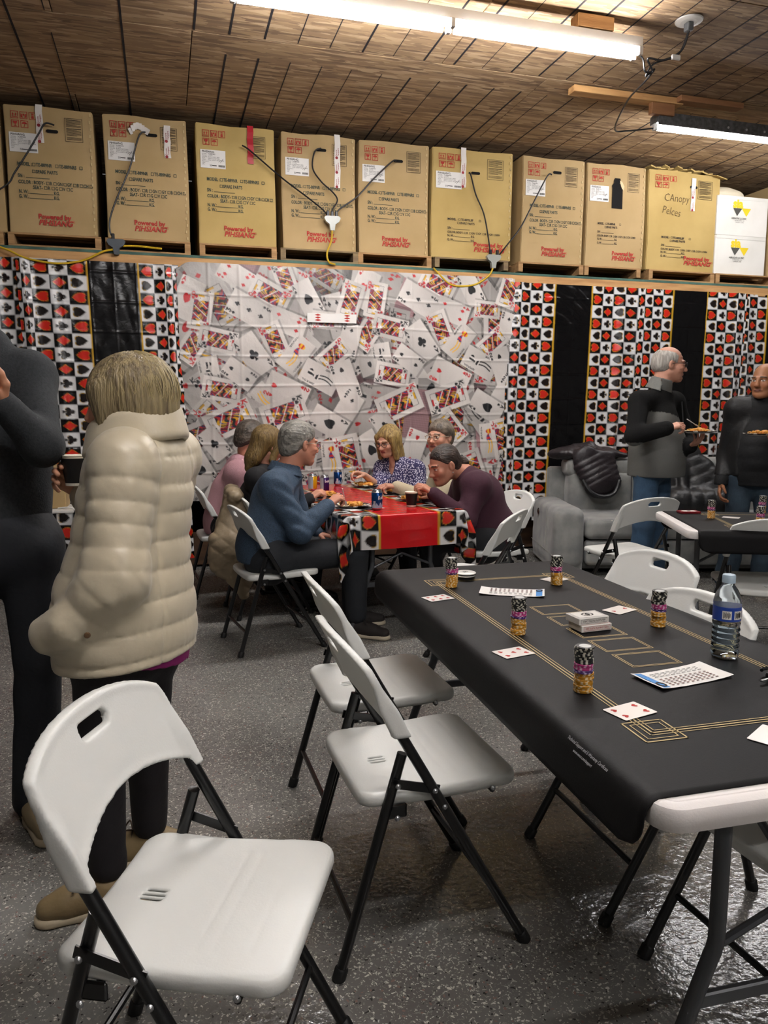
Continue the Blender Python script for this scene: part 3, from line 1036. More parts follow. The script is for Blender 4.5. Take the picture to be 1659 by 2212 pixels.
def tri_plug(x, z, label, holes, m=CLEARP):
    t = thing('plug_splitter', label, 'plug', (x, yc - .025, z))
    sh = [(-.07, .03), (-.055, .045), (.055, .045), (.07, .03), (.055, .0), (.025, -.02), (.018, -.07), (-.018, -.07), (-.025, -.02), (-.055, 0)]
    obj('splitter_body', MB().prism(sh, -.018, .018).xf(Matrix.Rotation(R(90), 4, 'X')), m, t)
    for dx in holes:
        obj('plug_head', MB().bbox((dx, 0, .065), (.024, .024, .045), .004, 1), BLACKP, t)
    return t
tri_plug(1.408, 2.885, 'cloudy three-way plug with three black plug heads', (-.036, 0, .036))
tri_plug(2.865, 2.655, 'cloudy two-way plug at the lower right of the wide carton', (-.03, .036))
tri_plug(-.3, 2.6, 'dark grey plug on the pallet of the torn tape carton', (-.02,), mat('slate plastic', '#3d4348', .45))

# ------------------------------------------------------------------ printed cloths (print carried as vertex colour)
def suit_mask(kind, x, y, s=1.0):
    x, y = x / s, y / s
    if kind == 'D':
        return (np.abs(x) * 1.12 + np.abs(y)) < .95
    if kind in 'HS':
        yy = y if kind == 'H' else -y - .05
        xx = x * 1.12
        yy = yy * 1.02 + .12
        m = (xx ** 2 + yy ** 2 - .72) ** 3 - 1.05 * xx ** 2 * yy ** 3 < 0
        if kind == 'S':
            m |= (np.abs(x) < .08 + .22 * np.clip((-y - .45) / .45, 0, 1)) & (y < -.2) & (y > -.92)
        return m
    m = (x ** 2 + (y - .45) ** 2 < .17) | ((np.abs(x) - .43) ** 2 + (y + .12) ** 2 < .17) | (x ** 2 + (y - .05) ** 2 < .1)
    m |= (np.abs(x) < .08 + .22 * np.clip((-y - .4) / .45, 0, 1)) & (y < 0) & (y > -.92)
    return m
C_RED, C_BLK, C_WHT, C_GOLD, C_BRN = [np.array(lin(c)) for c in ('#c2281d', '#0b0a0b', '#d2d1d0', '#c79b2c', '#1c1614')]
def cloth_color(U, Vv, centre, flip=1, cell=.109, h=.0018):
    return sum(cloth_color1(U + a * h, Vv + b * h, centre, flip, cell) for a in (-1, 1) for b in (-1, 1)) / 4
def cloth_color1(U, Vv, centre, flip=1, cell=.109):
    """casino tablecloth: plain centre strip, gold lines, checks with card suits"""
    n = U.shape
    col = np.empty(n + (3,))
    a = np.abs(U)
    col[:] = centre
    q = a - .197
    ci = np.floor(q / cell).astype(int)
    rj = np.floor(Vv / cell).astype(int)
    lx = (q / cell - ci - .5) * 2 * np.sign(U)
    ly = (Vv / cell - rj - .5) * 2
    chk = q >= 0
    white = ((ci + rj) % 2 == 0)
    col[chk & white] = C_WHT
    col[chk & ~white] = C_BLK
    sx, sy = ly, -lx * flip          # suits printed lying on their side
    even = ci % 2 == 0
    for kind, m0, c in (('S', white & even, C_BRN), ('C', white & ~even, C_BRN), ('H', ~white & even, C_RED), ('D', ~white & ~even, C_RED)):
        m0 = m0 & chk
        g = suit_mask(kind, sx, sy, .80)
        f = suit_mask(kind, sx, sy, .755)
        if kind in 'HD':
            col[m0 & g] = C_GOLD
        else:
            col[m0 & g & (sy < -.15)] = C_GOLD
        col[m0 & f] = c
    col[(a > .184) & (a < .197)] = C_GOLD
    return col
PLASTIC = mat('printed plastic', '#ffffff', .2, vcol=True, spec=.5, bump=(15, .26), transl=.06)
def curtain(label, xs, us, z0, z1, flip, folds, seed, centre=C_BLK, yb=YF - .012, res=.0068, lean=0., shine=None):
    """xs/us: knots mapping cloth coordinate to x along the shelf; folds: (x, width, depth)"""
    U = np.arange(us[0], us[-1], res)
    Zz = np.arange(z1, z0, -res)
    X = np.interp(U, us, xs)
    rr = np.random.RandomState(seed)
    x2 = X[:, None] + 0 * Zz[None]
    z2 = 0 * X[:, None] + Zz[None]
    t = (z1 - z2) / (z1 - z0)
    y2 = yb - .012 + .008 * np.sin(9 * x2 + seed) * t
    for fx_, fw, fd in folds:
        xx = fx_ + .05 * np.sin(1.3 * z2 + fx_) * t + lean * t
        y2 = y2 - fd * (.35 + .65 * t) * np.exp(-((x2 - xx) / fw) ** 2)
    x2 = x2 + lean * t
    y2 = y2 + .0035 * wob(seed, 6, 14, 40)(x2, 0, z2) + .002 * wob(seed + 5, 6, 40, 90)(x2, 0, z2 * .5)
    if shine:
        wn = np.exp(-((x2 - shine[0]) / shine[1]) ** 4) * np.exp(-((z2 - shine[2]) / shine[3]) ** 4)
        y2 = y2 - wn * .007 * wob(seed + 9, 9, 30, 95)(x2 * .3, 0, z2 + .15 * np.sin(5 * x2))
    for zc in np.arange(z0, z1, .228):
        y2 = y2 - .0022 * np.exp(-((z2 - zc) / .008) ** 2)
    for uc in np.arange(-.685, .69, .1713):
        y2 = y2 - .0016 * np.exp(-((U[:, None] - uc) / .006) ** 2)
    col = cloth_color(U[:, None] + 0 * Zz[None], -z2 + .03 * seed, centre, flip)
    V = np.stack([x2, y2, z2], -1).reshape(-1, 3)
    me = mk_mesh('plastic_curtain', V, grid_faces(len(U), len(Zz)), True, col.reshape(-1, 3))
    return tag(obj('plastic_curtain', me, PLASTIC), label, 'curtain', 'suit-checked plastic curtains')
ZT = 2.475
curtain('suit-checked plastic curtain at the left edge behind the man in dark grey', [-1.75, -1.0], [-.1, .685], .5, ZT, -1, [(-1.2, .05, .05), (-1.45, .05, .04), (-1.02, .04, .05)], 3, yb=YF + .01)
curtain('suit-checked plastic curtain with black strip behind the woman in the quilted jacket', [-1.02, -.92, -.53, -.335, -.14, .02, .16], [-.685, -.52, -.197, 0, .197, .36, .62], .12, ZT, -1, [(-.98, .045, .06), (-.8, .04, .025), (.06, .05, .05)], 6, lean=.05)
curtain('suit-checked plastic curtain with shiny black strip left of the man in fleece', [3.02, 3.2, 3.48, 3.678, 3.875, 4.18, 4.42], [-.66, -.45, -.197, 0, .197, .5, .685], .3, ZT, 1, [(3.13, .05, .07), (4.2, .05, .06), (4.36, .04, .03), (3.32, .06, .02)], 4, lean=-.05, shine=(3.66, .32, 2.3, .2))
curtain('suit-checked plastic curtain with black strip between the two standing men', [4.37, 4.5, 4.74, 4.94, 5.14, 5.42, 5.6], [-.6, -.44, -.197, 0, .197, .47, .66], .3, ZT, 1, [(4.4, .04, .03), (5.48, .05, .06), (5.3, .05, .03)], 8, lean=-.04)
curtain('suit-checked plastic curtain at the right edge behind the bald man', [5.5, 6.3], [-.55, .25], .3, ZT, 1, [(5.62, .04, .05), (5.9, .05, .03)], 9, yb=YF + .012)

# wall hanging printed with heaps of playing cards
STROKES = {'A': [[(0, 0), (.5, 1), (1, 0)], [(.2, .38), (.8, .38)]], 'K': [[(0, 0), (0, 1)], [(1, 1), (0, .42), (1, 0)]],
           'Q': [[(.5, 1), (.1, .8), (0, .5), (.1, .2), (.5, 0), (.9, .2), (1, .5), (.9, .8), (.5, 1)], [(.6, .3), (1.05, -.1)]],
           'J': [[(.85, 1), (.85, .25), (.55, 0), (.2, .05), (.05, .3)]], '2': [[(.05, .75), (.3, 1), (.75, .98), (.95, .72), (0, 0), (1, 0)]],
           '3': [[(.05, 1), (.95, 1), (.45, .6), (.95, .35), (.7, 0), (.05, .05)]], '4': [[(.7, 0), (.7, 1), (0, .3), (1, .3)]],
           'O': [[(.5, 1), (.1, .8), (0, .5), (.1, .2), (.5, 0), (.9, .2), (1, .5), (.9, .8), (.5, 1)]], 'E': [[(1, 1), (0, 1), (0, 0), (1, 0)], [(0, .5), (.8, .5)]],
           'R': [[(0, 0), (0, 1), (.8, 1), (1, .75), (.8, .5), (0, .5)], [(.4, .5), (1, 0)]]}
def glyph(ch, x, y, w):
    m = np.zeros(x.shape, bool)
    for pl in STROKES[ch]:
        for (x0, y0), (x1, y1) in zip(pl[:-1], pl[1:]):
            dx, dy = x1 - x0, y1 - y0
            t = np.clip(((x - x0) * dx + (y - y0) * dy) / (dx * dx + dy * dy + 1e-9), 0, 1)
            m |= (x - x0 - t * dx) ** 2 + (y - y0 - t * dy) ** 2 < w * w
    return m
RC, KC, YC_, BC = [np.array(lin(c)) for c in ('#b32024', '#17171a', '#d6a21d', '#2b2f70')]
def draw_card(img, px, cu, cv, ang, L, rank, suit, tone=1.0, tilt=1.0):
    nu, nv = img.shape[:2]
    w = L * .7 * tilt
    r = (L + w) * .55
    i0, i1 = max(int((cu - r) / px), 0), min(int((cu + r) / px) + 1, nu)
    j0, j1 = max(int((cv - r) / px), 0), min(int((cv + r) / px) + 1, nv)
    if i1 <= i0 or j1 <= j0:
        return
    u = np.arange(i0, i1)[:, None] * px - cu
    v = cv - np.arange(j0, j1)[None, :] * px
    c, s = math.cos(R(ang)), math.sin(R(ang))
    a = (u * c + v * s) / w * .7          # card units: width .7, height 1
    b = (-u * s + v * c) / L
    sub = img[i0:i1, j0:j1]
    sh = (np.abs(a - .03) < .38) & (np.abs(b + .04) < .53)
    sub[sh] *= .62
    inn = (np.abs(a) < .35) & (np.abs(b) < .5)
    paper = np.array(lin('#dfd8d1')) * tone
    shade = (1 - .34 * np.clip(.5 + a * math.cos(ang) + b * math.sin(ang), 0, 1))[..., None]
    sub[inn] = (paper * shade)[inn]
    if suit == 'B':
        q = (np.abs(np.sin(a * 70)) + np.abs(np.sin(b * 70)))[..., None]
        sub[inn] = (np.array(lin('#b98f92')) * (.55 + .25 * q) * tone)[inn]
        return
    ink = (RC if suit in 'HD' else KC) * (.4 + .6 * tone)
    def pip(x, y, s, inv=False):
        k = -1 if inv else 1
        m = suit_mask(suit, (a - x) / s * k, (b - y) / s * k) & inn
        sub[m] = ink
    if rank in 'AKQJ234':
        for k in (1, -1):
            m = glyph(rank, (a * k + .31) / .085, (b * k - .36) / .1, .15) & inn
            sub[m] = ink
            pip(-.268 * k, .295 * k, .045, k < 0)
    if rank in 'KQJ':
        fr = (np.abs(a) < .225) & (np.abs(b) < .41)
        ed = fr & ~((np.abs(a) < .215) & (np.abs(b) < .4))
        A, Bm = np.where(b >= 0, a, -a), np.abs(b)
        t1 = np.sin(24 * A + 20 * Bm + 2.5 * np.sin(14 * Bm + 3 * A))
        t2 = np.sin(30 * A - 26 * Bm + 3.0 * np.cos(17 * A))
        robe = fr & (Bm < .27)
        sub[robe & (t1 > .1)] = RC * tone * .9
        sub[robe & (t1 <= .1)] = (YC_ * tone)
        sub[robe & (t2 > .55)] = KC
        sub[robe & (t2 < -.86)] = BC * tone
        sub[robe & (np.abs(np.sin(9 * A + 15 * Bm)) < .16)] = (paper * .95)
        face = fr & ((A + .03) ** 2 + (Bm - .315) ** 2 < .0042)
        sub[face] = paper
        sub[fr & ((A + .05) ** 2 + (Bm - .32) ** 2 < .0002)] = KC
        sub[fr & (Bm > .355) & (np.abs(A + .02) < .09)] = (YC_ if suit in 'HD' else RC) * tone
        sub[ed] = KC
        pip(-.17, .34, .05)
        pip(.17, -.34, .05, True)
    elif rank == 'A':
        pip(0, 0, .16 if suit in 'SC' else .13)
    elif rank in '234':
        n = int(rank)
        for k in range(n):
            if n < 4:
                pip(0, .3 - .6 * k / (n - 1), .07, k > (n - 1) / 2)
            else:
                pip(-.14 if k % 2 else .14, .28 if k < 2 else -.28, .07, k > 1)
    elif rank == 'X':
        for q, ch in enumerate('JOKER'):
            m = glyph(ch, (a + .3) / .045, (b - .36 + q * .075) / .05, .15) & inn
            sub[m] = KC
            m = glyph(ch, (-a + .3) / .045, (-b - .36 + q * .075) / .05, .15) & inn
            sub[m] = KC
        body = (np.abs(a + .05 * np.sin(12 * b)) < .05 + .05 * np.cos(9 * b + .4)) & (np.abs(b) < .3)
        legs = (np.abs(np.abs(a + .04 * np.sin(10 * b)) - .05) < .02) & (b < .02) & (b > -.36)
        hat = ((a / .12) ** 2 + ((b - .27) / .07) ** 2 < 1)
        c1, c2 = ((RC, YC_) if suit == 'H' else (KC, KC))
        sub[body & (b > 0)] = c1 if suit == 'H' else KC
        sub[body & (b > 0) & (np.sin(60 * b) > .3)] = BC if suit == 'H' else paper
        sub[legs] = c2
        sub[hat] = c2
        sub[hat & (np.sin(50 * a) > .2)] = c1 if suit == 'H' else paper
CARDS = [  # photo-like arrangement, coordinates in the first half of the hanging (metres from its top left corner)
    (170, 760, -35, 'KH', .34), (130, 370, -25, 'AH', .36), (240, 470, -10, 'QH', .33), (560, 160, 60, '4D', .32), (990, 170, 20, 'KC', .30), (1190, 330, 28, 'AS', .32), (850, 310, 62, 'QH', .36),
    (660, 450, 62, '3C', .38), (1000, 550, 70, '4D', .34), (1360, 520, 86, 'KD', .27), (1590, 330, -18, 'JD', .34), (380, 720, 78, 'KS', .34), (880, 720, 22, 'KH', .34), (690, 840, 35, 'AC', .37),
    (1570, 690, -15, '2C', .3), (1070, 830, -38, 'XH', .34), (1420, 830, -50, 'QD', .32), (300, 1010, 10, 'XS', .3), (400, 1150, 80, 'KC', .34), (560, 1010, 55, '2S', .3), (980, 1160, 65, '2H', .4),
    (1290, 1030, 62, 'XS', .36), (1530, 1060, 20, '2S', .36), (1540, 1330, -32, '2C', .34), (1370, 1450, 60, 'AS', .36), (960, 1360, -72, 'KS', .42), (470, 1420, -66, 'KD', .44), (330, 1630, 38, 'AC', .3),
    (1410, 1780, 5, 'XH', .34), (1560, 1760, 12, 'JD', .4), (1000, 1650, 40, 'KH', .34), (620, 1850, -20, '2H', .36), (200, 1850, 30, 'AS', .34), (800, 2050, -35, '3D', .36), (1250, 2050, 20, 'QC', .36), (400, 2150, 60, 'AD', .36), (1600, 2100, -10, 'KS', .36)]
def hanging():
    px = .0027
    W2, H2 = 2.94, 1.92
    nu, nv = int(W2 / px) // 2 * 2, int(H2 / px) // 2 * 2
    img = np.empty((nu, nv, 3))
    img[:] = np.array(lin('#5a5358'))
    rr = np.random.RandomState(12)
    for k in range(260):
        t = .18 + .35 * rr.rand()
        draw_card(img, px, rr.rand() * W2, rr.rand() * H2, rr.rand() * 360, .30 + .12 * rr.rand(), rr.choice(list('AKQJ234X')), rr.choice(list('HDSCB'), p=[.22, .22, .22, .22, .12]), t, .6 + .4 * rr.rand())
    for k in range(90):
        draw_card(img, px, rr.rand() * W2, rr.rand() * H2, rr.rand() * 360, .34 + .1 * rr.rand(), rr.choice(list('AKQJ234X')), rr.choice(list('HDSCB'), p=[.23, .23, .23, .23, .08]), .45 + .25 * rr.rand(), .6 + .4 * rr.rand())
    for du, dv in ((1.46, -.14), (0, 0)):
        for x, y, a, c, L in CARDS:
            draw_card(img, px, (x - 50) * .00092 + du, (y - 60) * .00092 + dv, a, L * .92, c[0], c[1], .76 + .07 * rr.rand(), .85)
    img = img.reshape(nu // 2, 2, nv // 2, 2, 3).mean((1, 3))
    nu, nv, px = nu // 2, nv // 2, px * 2
    u = np.arange(nu) * px
    v = np.arange(nv) * px
    U, Vv = np.meshgrid(u, v, indexing='ij')
    y = YF - .035 + .006 * wob(21, 6, 3, 12)(U, 0, Vv) + .003 * wob(22, 6, 15, 40)(U, 0, Vv)
    for k in range(1, 12):
        y -= .004 * np.exp(-((U - k * .245) / .012) ** 2)
    for k in range(1, 9):
        y -= .005 * np.exp(-((Vv - k * .24 - .01 * np.sin(3 * U)) / .01) ** 2)
    y -= .012 * np.exp(-((U - 1.47) / .03) ** 2) * Vv
    X = .14 + U + .008 * np.sin(2 * Vv)
    Z = 2.505 - Vv
    Z -= .05 * np.exp(-(U / .06) ** 2) * np.exp(-(Vv / .08) ** 2)
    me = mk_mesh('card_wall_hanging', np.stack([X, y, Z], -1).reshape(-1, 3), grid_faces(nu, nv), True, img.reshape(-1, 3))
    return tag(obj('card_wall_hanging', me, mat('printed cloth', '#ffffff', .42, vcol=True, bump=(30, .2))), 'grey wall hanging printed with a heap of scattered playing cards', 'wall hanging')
hanging()
b = MB()
tk = thing('card_streamer', 'short white paper strip with red diamonds pinned on the wall hanging', 'banner', (1.18, YF - .062, 2.07))
obj('strip', MB().bbox((.21, 0, .03), (.42, .003, .075), .001, 1), PAPER, tk)
b = MB()
for x in (.09, .34):
    for z in (.012, .033, .054):
        b.add([(x - .028, -.003, z), (x, -.003, z - .009), (x + .028, -.003, z), (x, -.003, z + .009)], [(0, 1, 2, 3)])
obj('diamond_print', b, INKR, tk)

# small covered table and carton at the left, under the curtains
st = thing('side_table', 'low side table under a suit-checked cover at the left behind the man in dark grey', 'table', (-.8, 6.06, 0))
U, Vv = np.meshgrid(np.arange(-.25, .2501, .008), np.arange(0, .6, .008), indexing='ij')
colr = cloth_color(U + .6, Vv, C_BLK, -1)
obj('cover_front', mk_mesh('cover', np.stack([U, -.2 + .02 * np.sin(20 * U + 3 * Vv), .62 - Vv], -1).reshape(-1, 3), grid_faces(*U.shape), True, colr.reshape(-1, 3)), PLASTIC, st)
colr = cloth_color(U * 0 + .6 + U, .1 + Vv, C_BLK, -1)
obj('cover_side', mk_mesh('cover', np.stack([.25 + .02 * np.sin(18 * U), U * .8, .62 - Vv], -1).reshape(-1, 3), grid_faces(*U.shape), True, colr.reshape(-1, 3)), PLASTIC, st)
obj('table_top', MB().bbox((0, 0, .61), (.5, .4, .02), .004, 1), mat('white folding plastic', '#cfccc6', .5), st)
for x in (-.2, .2):
    for y in (-.15, .15):
        obj('leg', MB().tube([(x, y, 0), (x, y, .6)], .014, 8), mat('grey leg', '#4d5052', .4, metal=.4), st)
sb = thing('small_carton', 'small brown carton standing on the covered side table', 'carton', (-.86, 6.1, .622))
obj('carton_body', MB().bbox((0, 0, .15), (.3, .24, .3), .004, 1), KRAFT, sb)
b = MB()
put_text(b, 'CLUB SODA', -.09, .16, .035)
put_text(b, '24 x 355 mL', -.09, .12, .03)
obj('carton_print', b, INKB, sb, (0, -.1225, 0))
obj('carton_lid', MB().bbox((0, -.0, .305), (.306, .246, .012), .003, 1), KRAFT, sb)
cord('white_cable', 'thin white cable over the covered side table', [(-.75, 5.84, .64), (-.68, 5.83, .645), (-.62, 5.82, .62), (-.58, 5.8, .55), (-.565, 5.79, .45)], .005, PAPER)

# ------------------------------------------------------------------ folding chairs
WPL = mat('white chair plastic', '#d3d4d0', .42, bump=(220, .05))
TUBE = mat('black steel tube', '#0b0b0c', .3, coat=.3)
FOOTM = mat('black rubber foot', '#0d0d0d', .55)
RIVET = mat('steel rivet', '#a9abad', .3, metal=.9)
SLIT = mat('dark slit', '#8b8c8a', .7)
def backrest_mesh():
    S = SDF((-.26, -.30, .56), (.26, -.02, .85), .0047)
    X, Y, Z = S.xyz()
    s = .566
    yc_ = -.076 - s * (Z - .608) * .86 - .030 + .38 * X ** 2 - .012
    # outline in (x, z)
    top = .812 - .62 * X ** 2 - 6.5 * np.abs(X) ** 5 * 4
    bot = .655 - 1.05 * X ** 2 - 0.0
    bot = np.where(np.abs(X) > .205, .593, bot)
    side = np.abs(X) - (.232 - .04 * np.clip((Z - .72) / .1, 0, 1) ** 2)
    o = np.maximum(np.maximum(Z - top, bot - Z), side) * .9
    rim = np.clip(1 + o / .02, 0, 1)
    th = .0085 + .006 * rim ** 2 + .010 * np.clip((np.abs(X) - .195) / .02, 0, 1) * np.clip((.72 - Z) / .06, 0, 1)
    d = np.abs(Y - yc_) / 1.1 - th
    q = np.maximum(d, o)
    k = .012
    h = np.maximum(k - np.abs(d - o), 0) / k
    q = np.maximum(d, o) + h * h * k / 4
    hx = np.maximum(np.abs(X) - .034, 0)
    slot_ = np.sqrt(hx ** 2 + ((Z - .768)) ** 2) - .0155
    slot_ = np.maximum(slot_, np.abs(Z - .768) - .0145)
    q = np.maximum(q, -slot_)
    # raised lip around the hand slot
    S.d = np.broadcast_to(q, S.d.shape).astype(np.float32).copy()
    return S.mesh('backrest')
def seat_mesh():
    S = SDF((-.23, -.21, .38), (.23, .25, .49), .0047)
    X, Y, Z = S.xyz()
    zc = .438 + .020 * (Y + .17) / .4 - .010 * np.clip(Y - .13, 0, 1) ** 2 * 60 + .012 * (X / .2) ** 2 * np.clip((.1 - Y) / .2, 0, 1) - .006 * np.exp(-((Y + .02) / .1) ** 2)
    hw = .196 + .008 * np.clip((Y + .17) / .3, 0, 1)
    ox = np.abs(X) - hw + .045
    oy = np.abs(Y - .022) - .205 + .045
    o = np.sqrt(np.maximum(ox, 0) ** 2 + np.maximum(oy, 0) ** 2) + np.minimum(np.maximum(ox, oy), 0) - .045
    th = .018
    d = np.abs(Z - (zc - th)) - th
    k = .016
    h = np.maximum(k - np.abs(d - o), 0) / k
    q = np.maximum(d, o) + h * h * k / 4
    # hollow underside
    q = np.maximum(q, -np.maximum(o + .016, (Z - zc + .008)))
    # vents: three slits in a disc near the back
    disc = np.sqrt(X ** 2 + (Y + .085) ** 2) - .025
    sl_ = np.minimum(np.minimum(np.abs(X), np.abs(X - .013)), np.abs(X + .013)) - .0035
    q = np.maximum(q, -np.maximum(disc, sl_))
    # shallow steps across the seat
    for yy in (.055, .085, .15):
        q = q + .0008 * np.exp(-((Y - yy) / .004) ** 2) * (np.abs(X) < .15)
    S.d = np.broadcast_to(q, S.d.shape).astype(np.float32).copy()
    return S.mesh('seat')
def front_line(z):
    return .245 - .566 * z
def make_chair():
    t = thing('folding_chair', 'x', 'chair')
    obj('seat', seat_mesh(), WPL, t)
    obj('backrest', backrest_mesh(), WPL, t)
    for s in (-1, 1):
        x = .215 * s
        obj('front_leg', shade_auto(MB().tube([(x, front_line(z), z) for z in (.012, .3, .615)], .0125, 12).mesh('front_leg')), TUBE, t)
        rl = [(x * .93, -.243 + .292 * z, z) for z in (.012, .3, .545)]
        obj('rear_leg', shade_auto(MB().tube(rl, .0125, 12).mesh('rear_leg')), TUBE, t)
        for p, d in (((x, front_line(0), 0), (0, front_line(.05) - front_line(0), .05)), ((x * .93, -.243, 0), (0, .0146, .05))):
            d = Vector(d).normalized()
            b = MB().tube([Vector(p), Vector(p) + d * .028, Vector(p) + d * .032], [.0165, .0165, .0135], 12)
            obj('foot_cap', shade_auto(b.mesh('foot_cap')), FOOTM, t)
        ln = MB()
        a, b2 = Vector((x * 1.0, -.243 + .292 * .478, .478)), Vector((x * 1.0, front_line(.452), .452))
        dd = (b2 - a).normalized()
        ln.box((a + b2) / 2, (.004, (b2 - a).length + .03, .022), 0, math.atan2(dd.z, dd.y))
        obj('link_bar', ln, TUBE, t)
        obj('seat_hinge', MB().bbox((x * .93, -.10, .402), (.006, .055, .035), .004, 1), TUBE, t)
        for (yy, zz) in ((-.243 + .292 * .478, .478), (front_line(.452), .452), (front_line(.408), .408), (-.105, .400), (.15, .424)):
            rv = MB().lathe([(.0, .0055), (.004, .005), (.0066, .002), (.0068, 0)], 10)
            xx = x + .0125 * s if yy != .15 else .207 * s
            rv.xf(Matrix.Translation((xx, yy, zz)) @ Matrix.Rotation(s * R(90), 4, 'Y'))
            obj('rivet', shade_auto(rv.mesh('rivet')), RIVET, t)
    obj('front_stretcher', shade_auto(MB().tube([(-.215, front_line(.15), .15), (.215, front_line(.15), .15)], .008, 8).mesh('bar')), TUBE, t)
    obj('rear_stretcher', shade_auto(MB().tube([(-.2, -.243 + .292 * .13, .13), (.2, -.243 + .292 * .13, .13)], .008, 8).mesh('bar')), TUBE, t)
    obj('seat_rail', MB().tube([(-.2, -.1, .395), (.2, -.1, .395)], .008, 8), TUBE, t)
    obj('seat_rail', MB().tube([(-.205, .15, .418), (.205, .15, .418)], .007, 8), TUBE, t)
    return t
CH = make_chair()
chairs = [  # x, y, facing direction (degrees, 0 = +x), label
    (.027, 1.356, -24.5, 'white folding chair in the left foreground, largest in view'),
    (.587, 1.815, 2, 'white folding chair tucked at the black table, nearest of the two on its left side'),
    (.645, 2.375, 1, 'white folding chair tucked at the black table, far one on its left side'),
    (.565, 4.305, 9, 'white folding chair under the man in the blue shirt'),
    (.63, 5.04, 8, 'white folding chair under the draped beige jacket'),
    (.40, 5.66, 4, 'white folding chair under the person in pink, beside the quilted jacket'),
    (2.06, 4.56, 184, 'white folding chair behind the woman in maroon'),
    (1.66, 3.80, 138, 'empty white folding chair at the near right corner of the red table'),
    (2.85, 4.18, 98, 'white folding chair with its back to us left of the second black table'),
    (3.0, 3.21, 67, 'white folding chair tucked at the second black table at the right edge'),
    (1.585, 2.40, 182, 'white folding chair on the right of the black table, far one'),
    (1.31, 1.82, 180, 'white folding chair on the right of the black table behind the water bottle'),
    (1.35, 1.27, 183, 'white folding chair under the near right corner of the black table'),
    (1.93, 5.2, 184, 'white folding chair under the person in the cream knit'),
    (1.80, 5.82, 190, 'white folding chair under the woman in the printed blouse'),
]
CHAIR = []
for i, (x, y, a, lab) in enumerate(chairs):
    c = CH if i == 0 else copy_tree(CH)
    c.location = (x, y, 0)
    c.rotation_euler = (0, 0, R(a - 90))
    tag(c, lab, 'chair', 'white folding chairs')
    CHAIR.append(c)

# ------------------------------------------------------------------ tables
TW = mat('white table plastic', '#d8d3d0', .45, bump=(260, .05))
GREYT = mat('grey table tube', '#4b4d50', .38, metal=.3)
def rrect(hx, hy, r, n=6):
    P = []
    for cx, cy, a0 in ((hx - r, hy - r, 0), (-hx + r, hy - r, 90), (-hx + r, -hy + r, 180), (hx - r, -hy + r, 270)):
        P += [(cx + r * math.cos(R(a0 + 90 * k / n)), cy + r * math.sin(R(a0 + 90 * k / n))) for k in range(n + 1)]
    return P
def slab(hx, hy, r, prof, n=6):
    """rounded slab: prof = [(inset, z)] from bottom to top"""
    b = MB()
    V = []
    for ins, z in prof:
        V += [(x, y, z) for x, y in rrect(hx - ins, hy - ins, max(r - ins, .004), n)]
    k = 4 * (n + 1)
    F = [(i * k + j, i * k + (j + 1) % k, (i + 1) * k + (j + 1) % k, (i + 1) * k + j) for i in range(len(prof) - 1) for j in range(k)]
    F += [tuple(range(k - 1, -1, -1)), tuple((len(prof) - 1) * k + j for j in range(k))]
    return b.add(V, F)
def folding_table(name, label, loc, rz, L=1.82, Wd=.76, h=.74):
    t = thing(name, label, 'table', loc, rz)
    obj('table_top', shade_auto(slab(Wd / 2, L / 2, .045, [(.012, h - .045), (.003, h - .042), (0, h - .032), (0, h - .012), (.004, h - .004), (.013, h), (.022, h), (.024, h - .0015), (.026, h)]).mesh('table_top'), 35), TW, t)
    for s in (-1, 1):
        yb = s * (L / 2 - .30)
        for q in (-1, 1):
            x = q * (Wd / 2 - .09)
            pts = [(x, yb, h - .05), (x, yb, .40), (x, yb, .36), (x + q * .01, yb + s * .02, .31), (x + q * .012, yb + s * .13, .05), (x + q * .012, yb + s * .145, .018)]
            x = q * .19
            yb = s * (L / 2 - .10)
            pts = [(x, yb, h - .05), (x, yb, .46), (x + q * .003, yb, .41), (x + q * .022, yb, .36), (x + q * .135, yb, .05), (x + q * .145, yb, .012)]
            obj('leg', shade_auto(MB().tube(smooth_path(pts, 4), .0145, 12).mesh('leg')), GREYT, t)
            obj('foot_cap', shade_auto(MB().tube([(x + q * .145, yb, 0), (x + q * .14, yb, .03)], .018, 12).mesh('foot_cap')), FOOTM, t)
        obj('cross_rail', MB().bbox((0, yb, .31), (.46, .014, .028), .003, 1), GREYT, t)
        obj('upper_rail', MB().tube([(-.3, yb, h - .06), (.3, yb, h - .06)], .012, 8), GREYT, t)
        obj('brace', MB().tube([(0, yb, h - .27), (0, yb - s * .35, h - .06)], .008, 8), GREYT, t)
        obj('brace', MB().tube([(-.19, yb, h - .33), (0, yb, h - .25), (.19, yb, h - .33)], .008, 8), GREYT, t)
    return t
MAT_BLK = mat('black rubber mat', '#0c0b0c', .6, spec=.22, bump=(400, .06))
GOLD = mat('gold line print', '#b79f6c', .6)
